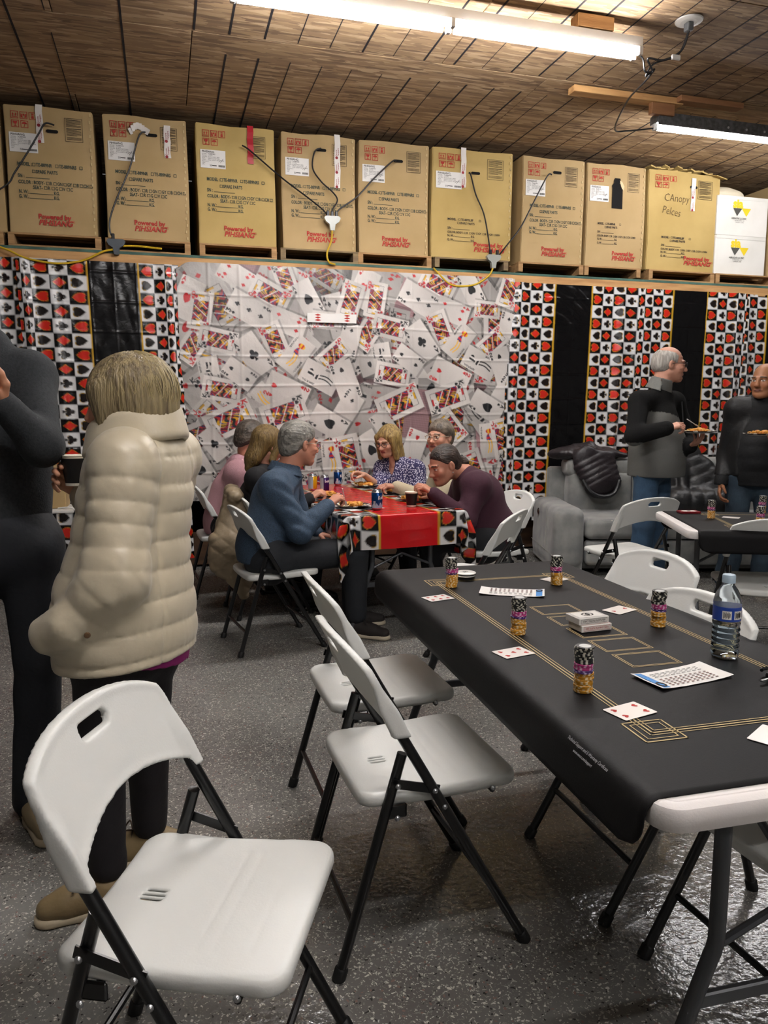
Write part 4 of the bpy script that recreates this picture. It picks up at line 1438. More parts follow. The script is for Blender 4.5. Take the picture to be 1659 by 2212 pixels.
def poker_mat(name, label, tl, trz, x0, x1, y0, y1, over, h=.74, hw=.38, hl=.91, rc=.06):
    """mat in table coordinates, hanging over the long sides"""
    t = thing(name, label, 'table mat', (tl[0], tl[1], h), trz)
    nu, nv = 72, 110
    us = np.linspace(-1, 1, nu)
    tot0, tot1 = x0 - over[0], x1 + over[1]
    V = []
    vs = np.linspace(y0, y1, nv)
    ro = .035
    def bend(u):           # distance along the mat -> (x, z)
        out = []
        for side, edge in ((-1, x0), (1, x1)):
            pass
        if u < x0 + ro:
            s = x0 + ro - u
            a = min(s / ro, PI / 2)
            x, z = x0 + ro - ro * math.sin(a), -ro * (1 - math.cos(a))
            if s > ro * PI / 2:
                z -= s - ro * PI / 2
                x -= .06 * (s - ro * PI / 2)
            return x, z
        if u > x1 - ro:
            s = u - (x1 - ro)
            a = min(s / ro, PI / 2)
            x, z = x1 - ro + ro * math.sin(a), -ro * (1 - math.cos(a))
            if s > ro * PI / 2:
                z -= s - ro * PI / 2
                x += .06 * (s - ro * PI / 2)
            return x, z
        return u, 0.0
    for i in range(nu):
        uu = tot0 + (tot1 - tot0) * i / (nu - 1)
        for j in range(nv):
            v = vs[j]
            # rounded mat corners
            u = uu
            du = max(abs(uu - (tot0 + tot1) / 2) - ((tot1 - tot0) / 2 - rc), 0)
            vmax = (y1 - y0) / 2 - (rc - math.sqrt(max(rc * rc - du * du, 0)))
            vm = (y0 + y1) / 2 + (v - (y0 + y1) / 2) * vmax / ((y1 - y0) / 2)
            x, z = bend(u)
            over_y = vm - hl + .02
            zy = 0.0
            if over_y > 0:
                a = min(over_y / .03, PI / 2)
                zy = -.03 * (1 - math.cos(a)) - max(over_y - .03 * PI / 2, 0)
                vm = hl - .02 + .03 * math.sin(a)
            V.append((x, vm + .004 * math.sin(3 * x), .0035 + z + zy * (1 if z > -.01 else .25)))
    me = mk_mesh('mat_sheet', V, grid_faces(nu, nv), True)
    o = obj('mat_sheet', me, MAT_BLK, t)
    md = o.modifiers.new('solid', 'SOLIDIFY')
    md.thickness = .003
    md.offset = -1
    return t
def strip(b, x0, y0, x1, y1, w, z=.0045):
    dx, dy = x1 - x0, y1 - y0
    L = math.hypot(dx, dy)
    nx, ny = -dy / L * w / 2, dx / L * w / 2
    ex, ey = dx / L * w / 2, dy / L * w / 2
    b.quad((x0 - ex + nx, y0 - ey + ny, z), (x0 - ex - nx, y0 - ey - ny, z), (x1 + ex - nx, y1 + ey - ny, z), (x1 + ex + nx, y1 + ey + ny, z))
def mat_print(t, hx, hy, cards=True):
    b = MB()
    for off, w in ((0, .0022), (.009, .0034), (.018, .0022)):
        X, Y = hx - off, hy - off
        for p in ((-X, -Y, X, -Y), (X, -Y, X, Y), (X, Y, -X, Y), (-X, Y, -X, -Y)):
            strip(b, *p, w)
    s, o = .085, .025
    for qx in (-1, 1):
        for qy in (-1, 1):
            for e, w in ((0, .0034), (.011, .0022)):
                xa, xb = qx * (hx + o - e), qx * (hx + o - s + e)
                ya, yb = qy * (hy + o - e), qy * (hy + o - s + e)
                for p in ((xa, ya, xb, ya), (xb, ya, xb, yb), (xb, yb, xa, yb), (xa, yb, xa, ya)):
                    strip(b, *p, w)
    obj('border_print', b, GOLD, t)
    if cards:
        for k in range(5):
            y = (k - 2) * .118
            b = MB()
            for e in (0, .006):
                X, Y = .066 - e, .047 - e
                for p in ((-X, -Y, X, -Y), (X, -Y, X, Y), (X, Y, -X, Y), (-X, Y, -X, -Y)):
                    strip(b, p[0] + cards[0], p[1] + y + cards[1], p[2] + cards[0], p[3] + y + cards[1], .0022)
            obj('card_outline', b, GOLD, t)
T1 = (1.115, 1.80)
T1R = R(-1.8)
folding_table('folding_table', 'white plastic folding table under the near black poker mat', (T1[0], T1[1], 0), T1R, 1.79)
pm = poker_mat('poker_mat', 'black poker mat with gold lines covering the near table', T1, T1R, -.392, .392, -.855, .94, (.085, .085))
mat_print(pm, .245, .655, cards=(.0, -.03))
b = MB()
for body, z, s in (('Technical Support and E-Warranty Certificate', 0, .0092), ('www.vevor.com/support', -.0125, .008)):
    V, F = text_geo(body, s, .004, 0, .82, 'CENTER')
    b.add([((v[1] + z) * .7, -v[0], (v[1] + z) * .7) for v in V], F)
obj('support_lettering', b, mat('grey lettering', '#9a9a9c', .6), pm, (-.3865, -.67, -.009))
T2 = (2.664 + .91 * .919, 3.546 - .91 * .396)
T2R = R(-23.3) - PI / 2
folding_table('folding_table', 'white plastic folding table under the second black mat at the right', (T2[0], T2[1], 0), T2R)
pm2 = poker_mat('poker_mat', 'black poker mat with gold lines covering the second table', T2, T2R, -.39, .39, -.94, .865, (.1, .1))
for o_ in pm2.children:
    pass
pm2.rotation_euler = (0, 0, T2R + PI)
mat_print(pm2, .245, .655, cards=(0, 0))
def on1(x, y):
    """point on the near table in its own frame -> world"""
    return (T1[0] + x * math.cos(T1R) - y * math.sin(T1R), T1[1] + x * math.sin(T1R) + y * math.cos(T1R))

# ---- red casino tablecloth table
T3, T3R = (1.262, 5.09), R(6)
folding_table('folding_table', 'folding table under the red casino tablecloth', (T3[0], T3[1], 0), T3R)
def red_cloth():
    hw, hl, r = .383, .915, .05
    res = .007
    U, Vv = np.meshgrid(np.arange(-.685, .6851, res), np.arange(-hl - .205, hl + .3, res), indexing='ij')
    cu = np.clip(U, -(hw - r), hw - r)
    cv = np.clip(Vv, -(hl - r), hl - r)
    du, dv = U - cu, Vv - cv
    dist = np.hypot(du, dv)
    ang = np.arctan2(dv, du)
    over = np.maximum(dist - r, 0)
    rad = np.minimum(dist, r)
    b_ = .012
    a = np.minimum(over / b_, PI / 2)
    out = b_ * np.sin(a)
    drop = b_ * (1 - np.cos(a)) + np.maximum(over - b_ * PI / 2, 0)
    corner = (np.abs(du) > 1e-6) & (np.abs(dv) > 1e-6)
    w = np.sin(ang * 2) ** 2 * corner
    out = out + w * (.05 * np.sin(ang * 9) + .02) * np.clip(over / .15, 0, 1)
    out = out + .016 * wob(31, 6, 7, 22)(U, Vv, 0) * np.clip(drop / .1, 0, 1) + .008 * np.clip(drop / .1, 0, 1)
    # left near corner is gathered up and twisted
    g = np.exp(-(((U + .46) / .13) ** 2 + ((Vv + 1.0) / .12) ** 2))
    drop = drop - .05 * g * np.clip(drop / .1, 0, 1)
    X = cu + (rad + out) * np.cos(ang) * (dist > 0)
    Y = cv + (rad + out) * np.sin(ang) * (dist > 0)
    Z = .7435 - drop + .0012 * wob(33, 6, 20, 60)(U, Vv, 0)
    Z = Z + np.where(drop < .001, .0015 * np.exp(-(U / .004) ** 2), 0)
    col = cloth_color(U, Vv + .035, np.array(lin('#c31218')), 1)
    me = mk_mesh('casino_tablecloth', np.stack([X, Y, Z], -1).reshape(-1, 3), grid_faces(*U.shape), True, col.reshape(-1, 3))
    return tag(obj('casino_tablecloth', me, mat('shiny printed plastic', '#ffffff', .17, vcol=True, bump=(16, .3), transl=.12), None, (T3[0], T3[1], 0), T3R), 'shiny red plastic tablecloth with suit-checked borders', 'tablecloth')
red_cloth()

# ---- playing chips
def chip_mesh(edge, spots, top):
    b = MB().lathe([(0, 0), (.0195, 0), (.02, .0004), (.02, .0029), (.0195, .0033), (.0128, .0033), (0, .0033)], 24)
    me = b.mesh('chip')
    shade_auto(me, 35)
    for m in (edge, spots, top):
        me.materials.append(m)
    for p in me.polygons:
        c = p.center
        r = math.hypot(c.x, c.y)
        k = int((math.atan2(c.y, c.x) % (2 * PI)) / (2 * PI) * 24)
        if r > .0175:
            p.material_index = 1 if k % 6 in (0, 2) else 0
        else:
            p.material_index = 2 if r < .0125 else 0
    return me
CHIPC = {'black': chip_mesh(mat('chip black', '#121212', .45), mat('chip pale spot', '#b9b5a6', .5), mat('chip inlay', '#b7b9b6', .4)),
         'magenta': chip_mesh(mat('chip magenta', '#a42a6d', .45), mat('chip rose spot', '#caa0b4', .5), mat('chip inlay')),
         'purple': chip_mesh(mat('chip purple', '#3d1f5c', .45), mat('chip lilac spot', '#9c8fb0', .5), mat('chip inlay')),
         'gold': chip_mesh(mat('chip gold', '#bd8420', .45), mat('chip cream spot', '#d8c096', .5), mat('chip inlay'))}
rg = random.Random(5)
def chip_stack(x, y, z, where, counts, wob_=.0012):
    n = 0
    k = 0
    for colr_, c in counts:
        sx, sy = rg.uniform(-1, 1) * wob_ * 1.5, rg.uniform(-1, 1) * wob_ * 1.5
        for _ in range(c):
            if n % 5 == 4:
                sx, sy = rg.uniform(-1, 1) * wob_ * 1.6, rg.uniform(-1, 1) * wob_ * 1.6
            o = obj('poker_chip', CHIPC[colr_], None, None, (x + sx + rg.uniform(-1, 1) * wob_ * .5, y + sy + rg.uniform(-1, 1) * wob_ * .5, z + n * .00335), rg.uniform(0, 6.28))
            tag(o, '%s poker chip in the stack %s' % ({'gold': 'mustard', 'black': 'black', 'magenta': 'magenta', 'purple': 'dark purple'}[colr_], where), 'poker chip', 'poker chips in the stack ' + where)
            n += 1
STD = (('gold', 13), ('purple', 2), ('magenta', 4), ('black', 11))
ZM = .7450
for x, y, w in ((.845, 1.386, 'nearest us on the black table'), (.90, 1.81, 'left of the card boxes'), (.925, 2.372, 'at the far left of the near mat'),
                (1.309, 1.77, 'beside the water bottle'), (1.285, 2.305, 'at the far right of the near mat')):
    chip_stack(x, y, ZM, w, STD)
SUITM = {'H': INKR, 'D': INKR, 'S': INKB, 'C': INKB}
CARDW = mat('card stock', '#dcd6d0', .35, coat=.2)
def suit_poly(kind, s):
    if kind == 'D':
        return [(0, s), (-.75 * s, 0), (0, -s), (.75 * s, 0)]
    P = []
    for k in range(20):
        a = 2 * PI * k / 20
        P.append((s * .95 * math.sin(a) ** 3, s * .062 * (13 * math.cos(a) - 5 * math.cos(2 * a) - 2 * math.cos(3 * a) - math.cos(4 * a)) + .1 * s))
    return P[::-1]
def play_card(x, y, z, rz, label, pips, suit='H', grp='playing cards lying on the near black table'):
    t = thing('playing_card', label, 'playing card', (x, y, z), rz, grp)
    obj('card', MB().prism(rrect(.0315, .044, .003, 3), 0, .0006), CARDW, t)
    if pips:
        b = MB()
        for px_, py_, s in pips:
            p = suit_poly(suit, abs(s))
            k = -1 if s < 0 else 1
            b.add([(px_ + a * k, py_ + c * k, .0009) for a, c in p], [tuple(range(len(p)))])
        obj('pip_print', b, SUITM[suit], t)
    return t
P4 = [(-.0155, .027, .0075), (.0155, .027, .0075), (-.0155, -.027, -.0075), (.0155, -.027, -.0075)]
P5_ = P4 + [(0, 0, .0075)]
P6_ = P4 + [(-.0155, 0, .0075), (.0155, 0, .0075)]
P2_ = [(0, .026, .0075), (0, -.026, -.0075)]
play_card(.878, 1.262, ZM, R(-77), 'four of hearts card at the near corner lines of the mat', P4)
play_card(.815, 1.664, ZM, R(-78), 'five of hearts card beside the middle left chip stack', P5_)
play_card(.825, 2.235, ZM, R(-77), 'six of hearts card by the far left chip stack', P6_)
play_card(1.30, 1.945, ZM, R(-68), 'two of hearts card beyond the card boxes', P2_)
play_card(1.318, 2.375, ZM, R(-70), 'plain white card under the far right chip stack', None)
play_card(1.062, 1.085, ZM, R(-60), 'card corner at the right edge of the near table', None)
# card boxes
def card_box(x, y, z, rz, label, ink, flip):
    t = thing('card_box', label, 'card box', (x, y, z), rz)
    obj('box_body', MB().bbox((0, 0, .0095), (.096, .066, .019), .0015, 1), mat('glossy white card', '#d9d6d0', .3), t)
    b = MB()
    frame_rect(b, -.042, .004, .042, .0155, .0008)
    put_text(b, '100% PLASTIC PLAYING CARDS', 0, .0072 if not flip else .0122, .0072, .012, 0, .74, 'CENTER', PI if flip else 0)
    obj('side_print', b, ink, t, (0, -.0335, 0))
    b = MB()
    for k in range(22):
        a = 2 * PI * k / 22
        b.box((.016 * math.cos(a), .012 * math.sin(a), 0), (.005, .0025, .0002), a + .6)
    p = suit_poly('D', .011)
    b.add([(a, c, .0002) for a, c in p], [(0, 1, 2, 3)])
    frame = MB()
    for X, Y in ((.045, .030), (.041, .026)):
        for q in ((-X, -Y, X, -Y), (X, -Y, X, Y), (X, Y, -X, Y), (-X, Y, -X, -Y)):
            strip(b, *q, .0008, 0)
    obj('top_print', b, ink, t, (0, 0, .0193))
    return t
card_box(1.112, 1.80, ZM, R(3), 'white card box with red lettering, lower of the two', INKR, False)
card_box(1.106, 1.806, ZM + .0192, R(4), 'white card box with black lettering, upper of the two', INKB, True)
# dealer buttons
for k, lab in enumerate(('black dealer disc at the bottom of the pile of three', 'white dealer disc in the middle of the pile of three', 'white lettered dealer disc on top of the pile of three')):
    t = thing('dealer_disc', lab, 'disc', (1.014 + .002 * k, 2.475, ZM + .008 * k), R(20))
    obj('disc', shade_auto(MB().lathe([(0, 0), (.034, 0), (.037, .0015), (.037, .006), (.0345, .0078), (0, .0078)], 32).mesh('disc')), mat('disc white', '#d9d8d2', .3) if k else mat('disc black', '#101010', .3), t)
    if k:
        obj('edge_band', shade_auto(MB().lathe([(.0371, .0), (.0374, .001), (.0374, .003), (.0371, .0035)], 32).mesh('edge_band')), mat('disc black'), t)
    if k == 2:
        b = MB()
        V, F = text_geo('BIG', .016, .03, 0, .8, 'CENTER')
        b.add([(v[0], v[1] - .004, .0081) for v in V], F)
        obj('lettering', b, INKB, t)
# hand-ranking leaflets
def leaflet(x, y, rz, label):
    t = thing('leaflet', label, 'leaflet', (x, y, ZM), rz)
    n = 14
    U, Vv = np.meshgrid(np.linspace(-.05, .05, 8), np.linspace(-.105, .105, n), indexing='ij')
    Zz = .001 + .004 * np.clip((np.abs(Vv) - .06) / .045, 0, 1) ** 2 + .001 * np.sin(30 * U) ** 2 * (np.abs(Vv) > .05)
    o = obj('sheet', mk_mesh('sheet', np.stack([U, Vv, Zz], -1).reshape(-1, 3), grid_faces(8, n), True), PAPER, t)
    def zz(v):
        return .0024 + .004 * max((abs(v) - .06) / .045, 0) ** 2
    b = MB()
    for k in range(4):
        v0, v1 = .078 + k * .005, .083 + k * .005
        b.quad((-.046, v0, zz(v0)), (.046, v0, zz(v0)), (.046, v1, zz(v1)), (-.046, v1, zz(v1)))
    obj('blue_band', b, mat('leaflet blue', '#2f7fc4', .4), t)
    b = MB()
    for k in range(12):
        a = 2 * PI * k / 12
        v = .088 + .009 * math.sin(a)
        b.box((-.028 + .011 * math.cos(a), v, zz(v) + .001), (.004, .006, .0003), a)
    V, F = text_geo('POKER', .012, .02)
    obj('emblem_print', b, INKB, t)
    b = MB()
    for r in range(10):
        for c in range(5):
            u, v = -.036 + c * .009, .062 - r * .0145
            b.box((u, v, zz(v) + .0004), (.0042, .0065, .0002))
    b2 = MB()
    for r in range(9):
        for c in range(3):
            u, v = .015 + c * .0085, .06 - r * .016
            b2.box((u, v, zz(v) + .0004), (.002, .011 - .003 * (c % 2), .0002))
    o1 = obj('rank_print', b, mat('brown dot print', '#6d4b44', .6), t)
    o1['kind'] = 'stuff'
    o2 = obj('text_print', b2, mat('grey print'), t)
    o2['kind'] = 'stuff'
    return t
leaflet(1.085, 2.235, R(-118), 'hand ranking leaflet lying at the far side of the card boxes')
leaflet(1.107, 1.402, R(98), 'hand ranking leaflet lying in front of the water bottle')
# water bottle
t = thing('water_bottle', 'clear plastic water bottle with blue label on the black table', 'bottle', (1.297, 1.492, ZM))
t.scale = (1, 1, .93)
pr = [(0, .004), (.02, .003), (.026, 0), (.030, .003), (.0325, .014)]
for k in range(5):
    z = .02 + k * .0145
    pr += [(.0325, z), (.0312, z + .004), (.0302, z + .007), (.0312, z + .010)]
pr += [(.0325, .096), (.0318, .1), (.0318, .142), (.0325, .146), (.0322, .152), (.029, .166), (.022, .182), (.0145, .193), (.013, .198), (.0135, .205)]
obj('bottle_body', shade_auto(MB().lathe(pr, 32).mesh('bottle_body'), 60), mat('clear bottle', '#dfeaf2', .04, trans=1.0, ior=1.18, spec=.5), t)
wp = [(0, .006)] + [(max(r - .0015, .001), max(z, .006)) for r, z in pr[3:] if z < .09] + [(.0300, .09), (0, .0901)]
obj('water', shade_auto(MB().lathe(wp, 32).mesh('water'), 60), mat('water', '#e4eef5', .0, trans=1.0, ior=1.2), t)
lb = obj('label_wrap', shade_auto(MB().lathe([(.0322, .103), (.0324, .103), (.0324, .14), (.0322, .14)], 32).mesh('label_wrap')), mat('blue label', '#1d3f93', .35), t)
b = MB()
for a0, a1 in ((-2.6, -1.95), (-1.75, -.95), (-.8, -.1)):
    n = 8
    for k in range(n):
        p, q = a0 + (a1 - a0) * k / n, a0 + (a1 - a0) * (k + 1) / n
        r = .0327
        b.quad((r * math.cos(p), r * math.sin(p), .109), (r * math.cos(q), r * math.sin(q), .109), (r * math.cos(q), r * math.sin(q), .131), (r * math.cos(p), r * math.sin(p), .131))
obj('label_panel', b, PAPER, lb)
b = MB()
for k in range(9):
    for a0 in (-2.5, -1.65, -.7):
        a = a0 + k * .055
        r = .0329
        b.box((r * math.cos(a), r * math.sin(a), .12), (.0006, .0009, .018 - .004 * (k % 3)), a)
o = obj('label_text', b, INKB, lb)
o['kind'] = 'stuff'
obj('cap', shade_auto(MB().lathe([(.0138, .2), (.0152, .2), (.0152, .218), (.014, .221), (0, .2212)], 24).mesh('cap'), 50), mat('pale blue cap', '#b9cede', .35, trans=.3), t)
# key fob at the right edge
t = thing('key_fob', 'dark key fob with a metal end at the right edge of the table', 'key', (1.272, 1.325, ZM), R(12))
obj('fob', MB().bbox((.04, 0, .008), (.06, .03, .014), .005, 2), BLACKP, t)
obj('key_blade', MB().bbox((-.008, -.004, .006), (.04, .007, .004), .001, 1), RIVET, t)
b_ = MB().tube([(.02, .03, .012), (.03, .035, .012), (.06, .03, .012)], .004, 8)
obj('key_ring', b_, BLACKP, t)
# second table
def on2(a, s):
    """a: metres along the second table from its left end, s: metres across from its far side"""
    d = (.919, -.396)
    n = (-.396, -.919)
    return (2.817 + a * d[0] + s * n[0], 3.903 + a * d[1] + s * n[1])
for x, y, w in ((2.908, 3.513, 'left on the second table'), (3.34, 3.61, 'far right on the second table'), (2.965, 3.215, 'near right on the second table')):
    chip_stack(x, y, ZM, w, STD)
for x, y, r, lab in ((3.03, 3.5, 40, 'plain card between the stacks on the second table'), (3.17, 3.37, 55, 'plain card beside the near right stack on the second table')):
    play_card(x, y, ZM, R(r), lab, None, grp='playing cards lying on the second table')
x, y = on2(.17, .12)
t = thing('card_box', 'red edged card pack on the second table', 'card box', (x, y, ZM), R(-15))
obj('box_body', MB().bbox((0, 0, .006), (.115, .075, .012), .002, 1), mat('red pack', '#7c1722', .35), t)
obj('face_print', MB().bbox((0, 0, .0122), (.075, .045, .0006), .0002, 1), PAPER, t)
obj('emblem', MB().bbox((0, 0, .0126), (.02, .025, .0005), .0002, 1), INKB, t)

# ------------------------------------------------------------------ food and drink on the red table
ZR = .7455
CAN = [(0, .003), (.02, .003), (.0245, 0), (.0265, .004), (.033, .012), (.033, .104), (.0305, .112), (.0268, .118), (.027, .1215), (.0255, .1215), (.0245, .117), (0, .117)]
ALU = mat('can aluminium', '#b9bcc0', .25, metal=.9)
def wrap_text(body, size, r, z, a0, cx=.8, shear=0., bold=.02, rot=0.):
    V, F = text_geo(body, size, bold, shear, cx)
    b = MB()
    out = []
    for v in V:
        px_, py_ = v[0] * math.cos(rot) - v[1] * math.sin(rot), v[0] * math.sin(rot) + v[1] * math.cos(rot)
        a = a0 + px_ / r
        out.append((r * math.cos(a), r * math.sin(a), z + py_))
    return b.add(out, F)
def can(x, y, label, base, extra=None, rz=0.):
    t = thing('drink_can', label, 'can', (x, y, ZR), rz, 'drink cans on the red table')
    obj('can_body', shade_auto(MB().lathe(CAN, 28).mesh('can_body'), 45), ALU, t)
    obj('sleeve', shade_auto(MB().lathe([(.0331, .012), (.03345, .0125), (.03345, .1035), (.0331, .104)], 28).mesh('sleeve')), base, t)
    obj('tab', MB().bbox((0, .006, .1185), (.012, .02, .0015), .0006, 1), ALU, t)
    if extra:
        extra(t)
    return t
def patch(t, name, m, a0, a1, z0, z1, r=.0337):
    b = MB()
    n = 10
    for k in range(n):
        p, q = a0 + (a1 - a0) * k / n, a0 + (a1 - a0) * (k + 1) / n
        b.quad((r * math.cos(p), r * math.sin(p), z0), (r * math.cos(q), r * math.sin(q), z0), (r * math.cos(q), r * math.sin(q), z1), (r * math.cos(p), r * math.sin(p), z1))
    return obj(name, b, m, t)
def blue_can(t):
    b = MB()
    r = .0337
    for k in range(12):
        p, q = -2.9 + k * .22, -2.9 + (k + 1) * .22
        h0, h1 = .026 + .012 * math.sin(k * 1.9) + .004 * k * .4, .026 + .012 * math.sin((k + 1) * 1.9) + .004 * (k + 1) * .4
        b.quad((r * math.cos(p), r * math.sin(p), .013), (r * math.cos(q), r * math.sin(q), .013), (r * math.cos(q), r * math.sin(q), h1), (r * math.cos(p), r * math.sin(p), h0))
    obj('mountain_print', b, mat('pale mountain print', '#93a9c0', .3, metal=.4), t)
    obj('brand_lettering', wrap_text('Kokanee', .03, .0339, .063, -1.75, .75, .3, .02, .15), PAPER, t)
    patch(t, 'barcode_panel', mat('silver panel', '#a9b0b6', .35, metal=.3), -2.62, -2.2, .02, .055, .0339)
can(1.217, 4.37, 'blue beer can standing alone at the near end of the red table', mat('can blue', '#0f3d74', .22, metal=.55), blue_can, .1)
can(1.32, 5.90, 'blue beer can at the far end of the red table', mat('can blue'), blue_can, .5)
can(1.055, 5.58, 'yellow and silver drink can on the red table', mat('can yellow', '#d9a012', .28, metal=.3), lambda t: patch(t, 'silver_panel', mat('silver panel'), -3.3, -1.65, .013, .103, .0338))
def purp(t):
    patch(t, 'silver_panel', mat('silver panel'), -3.4, -2.0, .013, .103, .0338)
    obj('brand_lettering', wrap_text('bubly', .026, .0339, .07, -1.75, .9), PAPER, t)
can(1.12, 5.45, 'purple and silver sparkling water can on the red table', mat('can purple', '#33124f', .28, metal=.3), purp)
def paper_cup(x, y, z, label):
    t = thing('paper_cup', label, 'cup', (x, y, z))
    obj('cup_body', shade_auto(MB().lathe([(.028, .004), (.0295, .004), (.040, .09), (.0388, .09), (.029, .008), (0, .0075)], 28).mesh('cup_body'), 50), mat('cup interior', '#d8cfba', .6), t)
    obj('sleeve', shade_auto(MB().lathe([(.0298, .008), (.0303, .008), (.0402, .082), (.0398, .082)], 28).mesh('sleeve'), 60), mat('cup black sleeve', '#0d0c0c', .5), t)
    obj('rim', shade_auto(MB().lathe([(.0385, .0885), (.0402, .0875), (.0415, .0895), (.0402, .0915), (.0385, .0905)], 28).mesh('rim'), 60), mat('cup rim', '#ddd5c3', .5), t)
    obj('base_ring', MB().lathe([(.0285, 0), (.0297, 0), (.0302, .008), (.029, .008)], 28), mat('cup rim'), t)
    return t
paper_cup(1.468, 4.47, ZR, 'black paper cup with cream rim on the red table')
FOODM = mat('pasta and sauce', '#b5651d', .5, var=(70, '#d9a146'), bump=(60, .4))
CREAMF = mat('pale food', '#d8c59a', .6)
def plate(x, y, z, label, seed, grp='paper plates of food', tilt=None, food=1.):
    t = thing('plate_of_food', label, 'plate', (x, y, z), seed * .7, grp)
    n = 48
    b = MB()
    rings = [(0, .004), (.075, .004), (.09, .010), (.112, .017), (.114, .0175), (.112, .0155), (.09, .0085), (.075, .002), (0, .002)]
    V, F = [], []
    for r, zz in rings:
        for k in range(n):
            a = 2 * PI * k / n
            fl = .0012 * math.sin(24 * a) * (1 if r > .088 else 0)
            V.append((r * math.cos(a), r * math.sin(a), zz + fl))
    for i in range(len(rings) - 1):
        for k in range(n):
            F.append((i * n + k, i * n + (k + 1) % n, (i + 1) * n + (k + 1) % n, (i + 1) * n + k))
    me = mk_mesh('plate', V, F, True)
    me.materials.append(mat('plate white', '#cfcbc6', .45))
    me.materials.append(mat('plate black red rim', '#2a1718', .45))
    for p in me.polygons:
        r = math.hypot(p.center.x, p.center.y)
        k = int((math.atan2(p.center.y, p.center.x) % (2 * PI)) / (2 * PI) * 24)
        if r > .082 and p.center.z > .006 and k % 3 != 0:
            p.material_index = 1
    obj('plate', me, None, t)
    rr = np.random.RandomState(seed)
    S = SDF((-.1, -.1, -.01), (.1, .1, .07), .005)
    for k in range(16):
        a, r = rr.rand() * 6.28, .062 * math.sqrt(rr.rand())
        S.ell((r * math.cos(a), r * math.sin(a), .012 + .014 * rr.rand() * food), (.018 + .012 * rr.rand(), .014 + .01 * rr.rand(), .009 + .007 * rr.rand()), .006)
    S.cut((0, 0, .0045), (0, 0, -1))
    obj('food_heap', S.mesh('food_heap'), FOODM, t)
    b = MB()
    for k in range(26):
        a, r = rr.rand() * 6.28, .07 * math.sqrt(rr.rand())
        zz = .022 + .016 * rr.rand() * (1 - r / .08)
        d = rr.rand() * 6.28
        p = Vector((r * math.cos(a), r * math.sin(a), zz))
        q = Vector((math.cos(d), math.sin(d), .3 * (rr.rand() - .5))) * .016
        b.tube([p - q, p + Vector((0, 0, .004)), p + q], .0032, 6)
    o = obj('noodles', b, mat('noodle', '#c98f35', .5), t)
    o['kind'] = 'stuff'
    b = MB()
    for k in range(9):
        a, r = rr.rand() * 6.28, .06 + .025 * rr.rand()
        b.bbox((r * math.cos(a), r * math.sin(a), .016), (.018, .012, .006), .002, 1, rr.rand() * 3)
    o = obj('garnish', b, CREAMF, t)
    o['kind'] = 'stuff'
    return t
PL = [(1.10, 4.52, 'paper plate of pasta before the man in the blue shirt'), (1.49, 5.72, 'paper plate of pasta before the woman in the printed blouse'), (1.575, 5.23, 'paper plate of pasta before the person in the cream knit'),
      (1.575, 4.76, 'paper plate of pasta before the woman in maroon, behind the black cup'), (1.06, 5.12, 'paper plate of pasta half hidden behind the hands at the left')]
for k, (x, y, lab) in enumerate(PL):
    plate(x, y, ZR + .001, lab, k + 2)
b = MB()
nb = thing('paper_napkin', 'suit-printed napkin under the nearest plate', 'napkin', (1.135, 4.475, ZR), R(20))
obj('napkin', MB().bbox((0, 0, .0008), (.24, .2, .001), .0004, 1), PAPER, nb)
obj('napkin_print', MB().box((.02, .0, .0015), (.14, .2, .0004)), mat('napkin black', '#141315', .5), nb)

# ------------------------------------------------------------------ sofa
SUEDE = mat('grey suede', '#6f706f', .85, var=(7, '#8a8a86'), sheen=.3, bump=(150, .08))
SR = R(-16)
so = thing('sofa', 'grey suede recliner sofa with stitched arms below the curtains', 'sofa', (2.97, 5.38, 0), SR)
def soft(name, lo, hi, boxes, res=.019, k=.03, parent=so, m=SUEDE, disp=None):
    S = SDF(lo, hi, res)
    for c, hs, r in boxes:
        c, hs = np.array(c, float), np.array(hs, float) - r
        def f(X, Y, Z):
            q = [np.abs(X - c[0]) - hs[0], np.abs(Y - c[1]) - hs[1], np.abs(Z - c[2]) - hs[2]]
            return np.sqrt(np.maximum(q[0], 0) ** 2 + np.maximum(q[1], 0) ** 2 + np.maximum(q[2], 0) ** 2) + np.minimum(np.maximum(np.maximum(q[0], q[1]), q[2]), 0) - r
        S.fn(f, k)
    if disp:
        S.disp(disp)
    return obj(name, S.mesh(name), m, parent)
for q, x in ((0, .0), (1, 1.95)):
    soft('arm', (x - .03, -.05, .0), (x + .28, 1.0, .64), [((x + .125, .46, .31), (.125, .46, .25), .07), ((x + .125, .5, .16), (.115, .42, .13), .03)], disp=lambda X, Y, Z: .004 * wob(3)(X, Y, Z) + .012 * np.clip((Y - .5), -1, 0) * 0)
    obj('arm_base', MB().bbox((x + .125, .46, .1), (.23, .88, .15), .02, 2), SUEDE, so)
    b = MB()
    for pts in ([(x - .002, .30, .54), (x - .004, .30, .17)], [(x - .002, .02, .175), (x - .003, .5, .175), (x - .003, .9, .175)]):
        b.tube(pts, .0022, 6)
    obj('stitching', b, mat('pale stitching', '#a5a49c', .7), so)
sw = MB().lathe([(.0, .003), (.018, .003), (.02, .006), (.026, .006), (.027, 0)], 20).xf(Matrix.Translation((-.002, .62, .46)) @ Matrix.Rotation(R(-90), 4, 'Y'))
obj('recliner_button', shade_auto(sw.mesh('recliner_button')), mat('dark bronze', '#2a2522', .3, metal=.8), so)
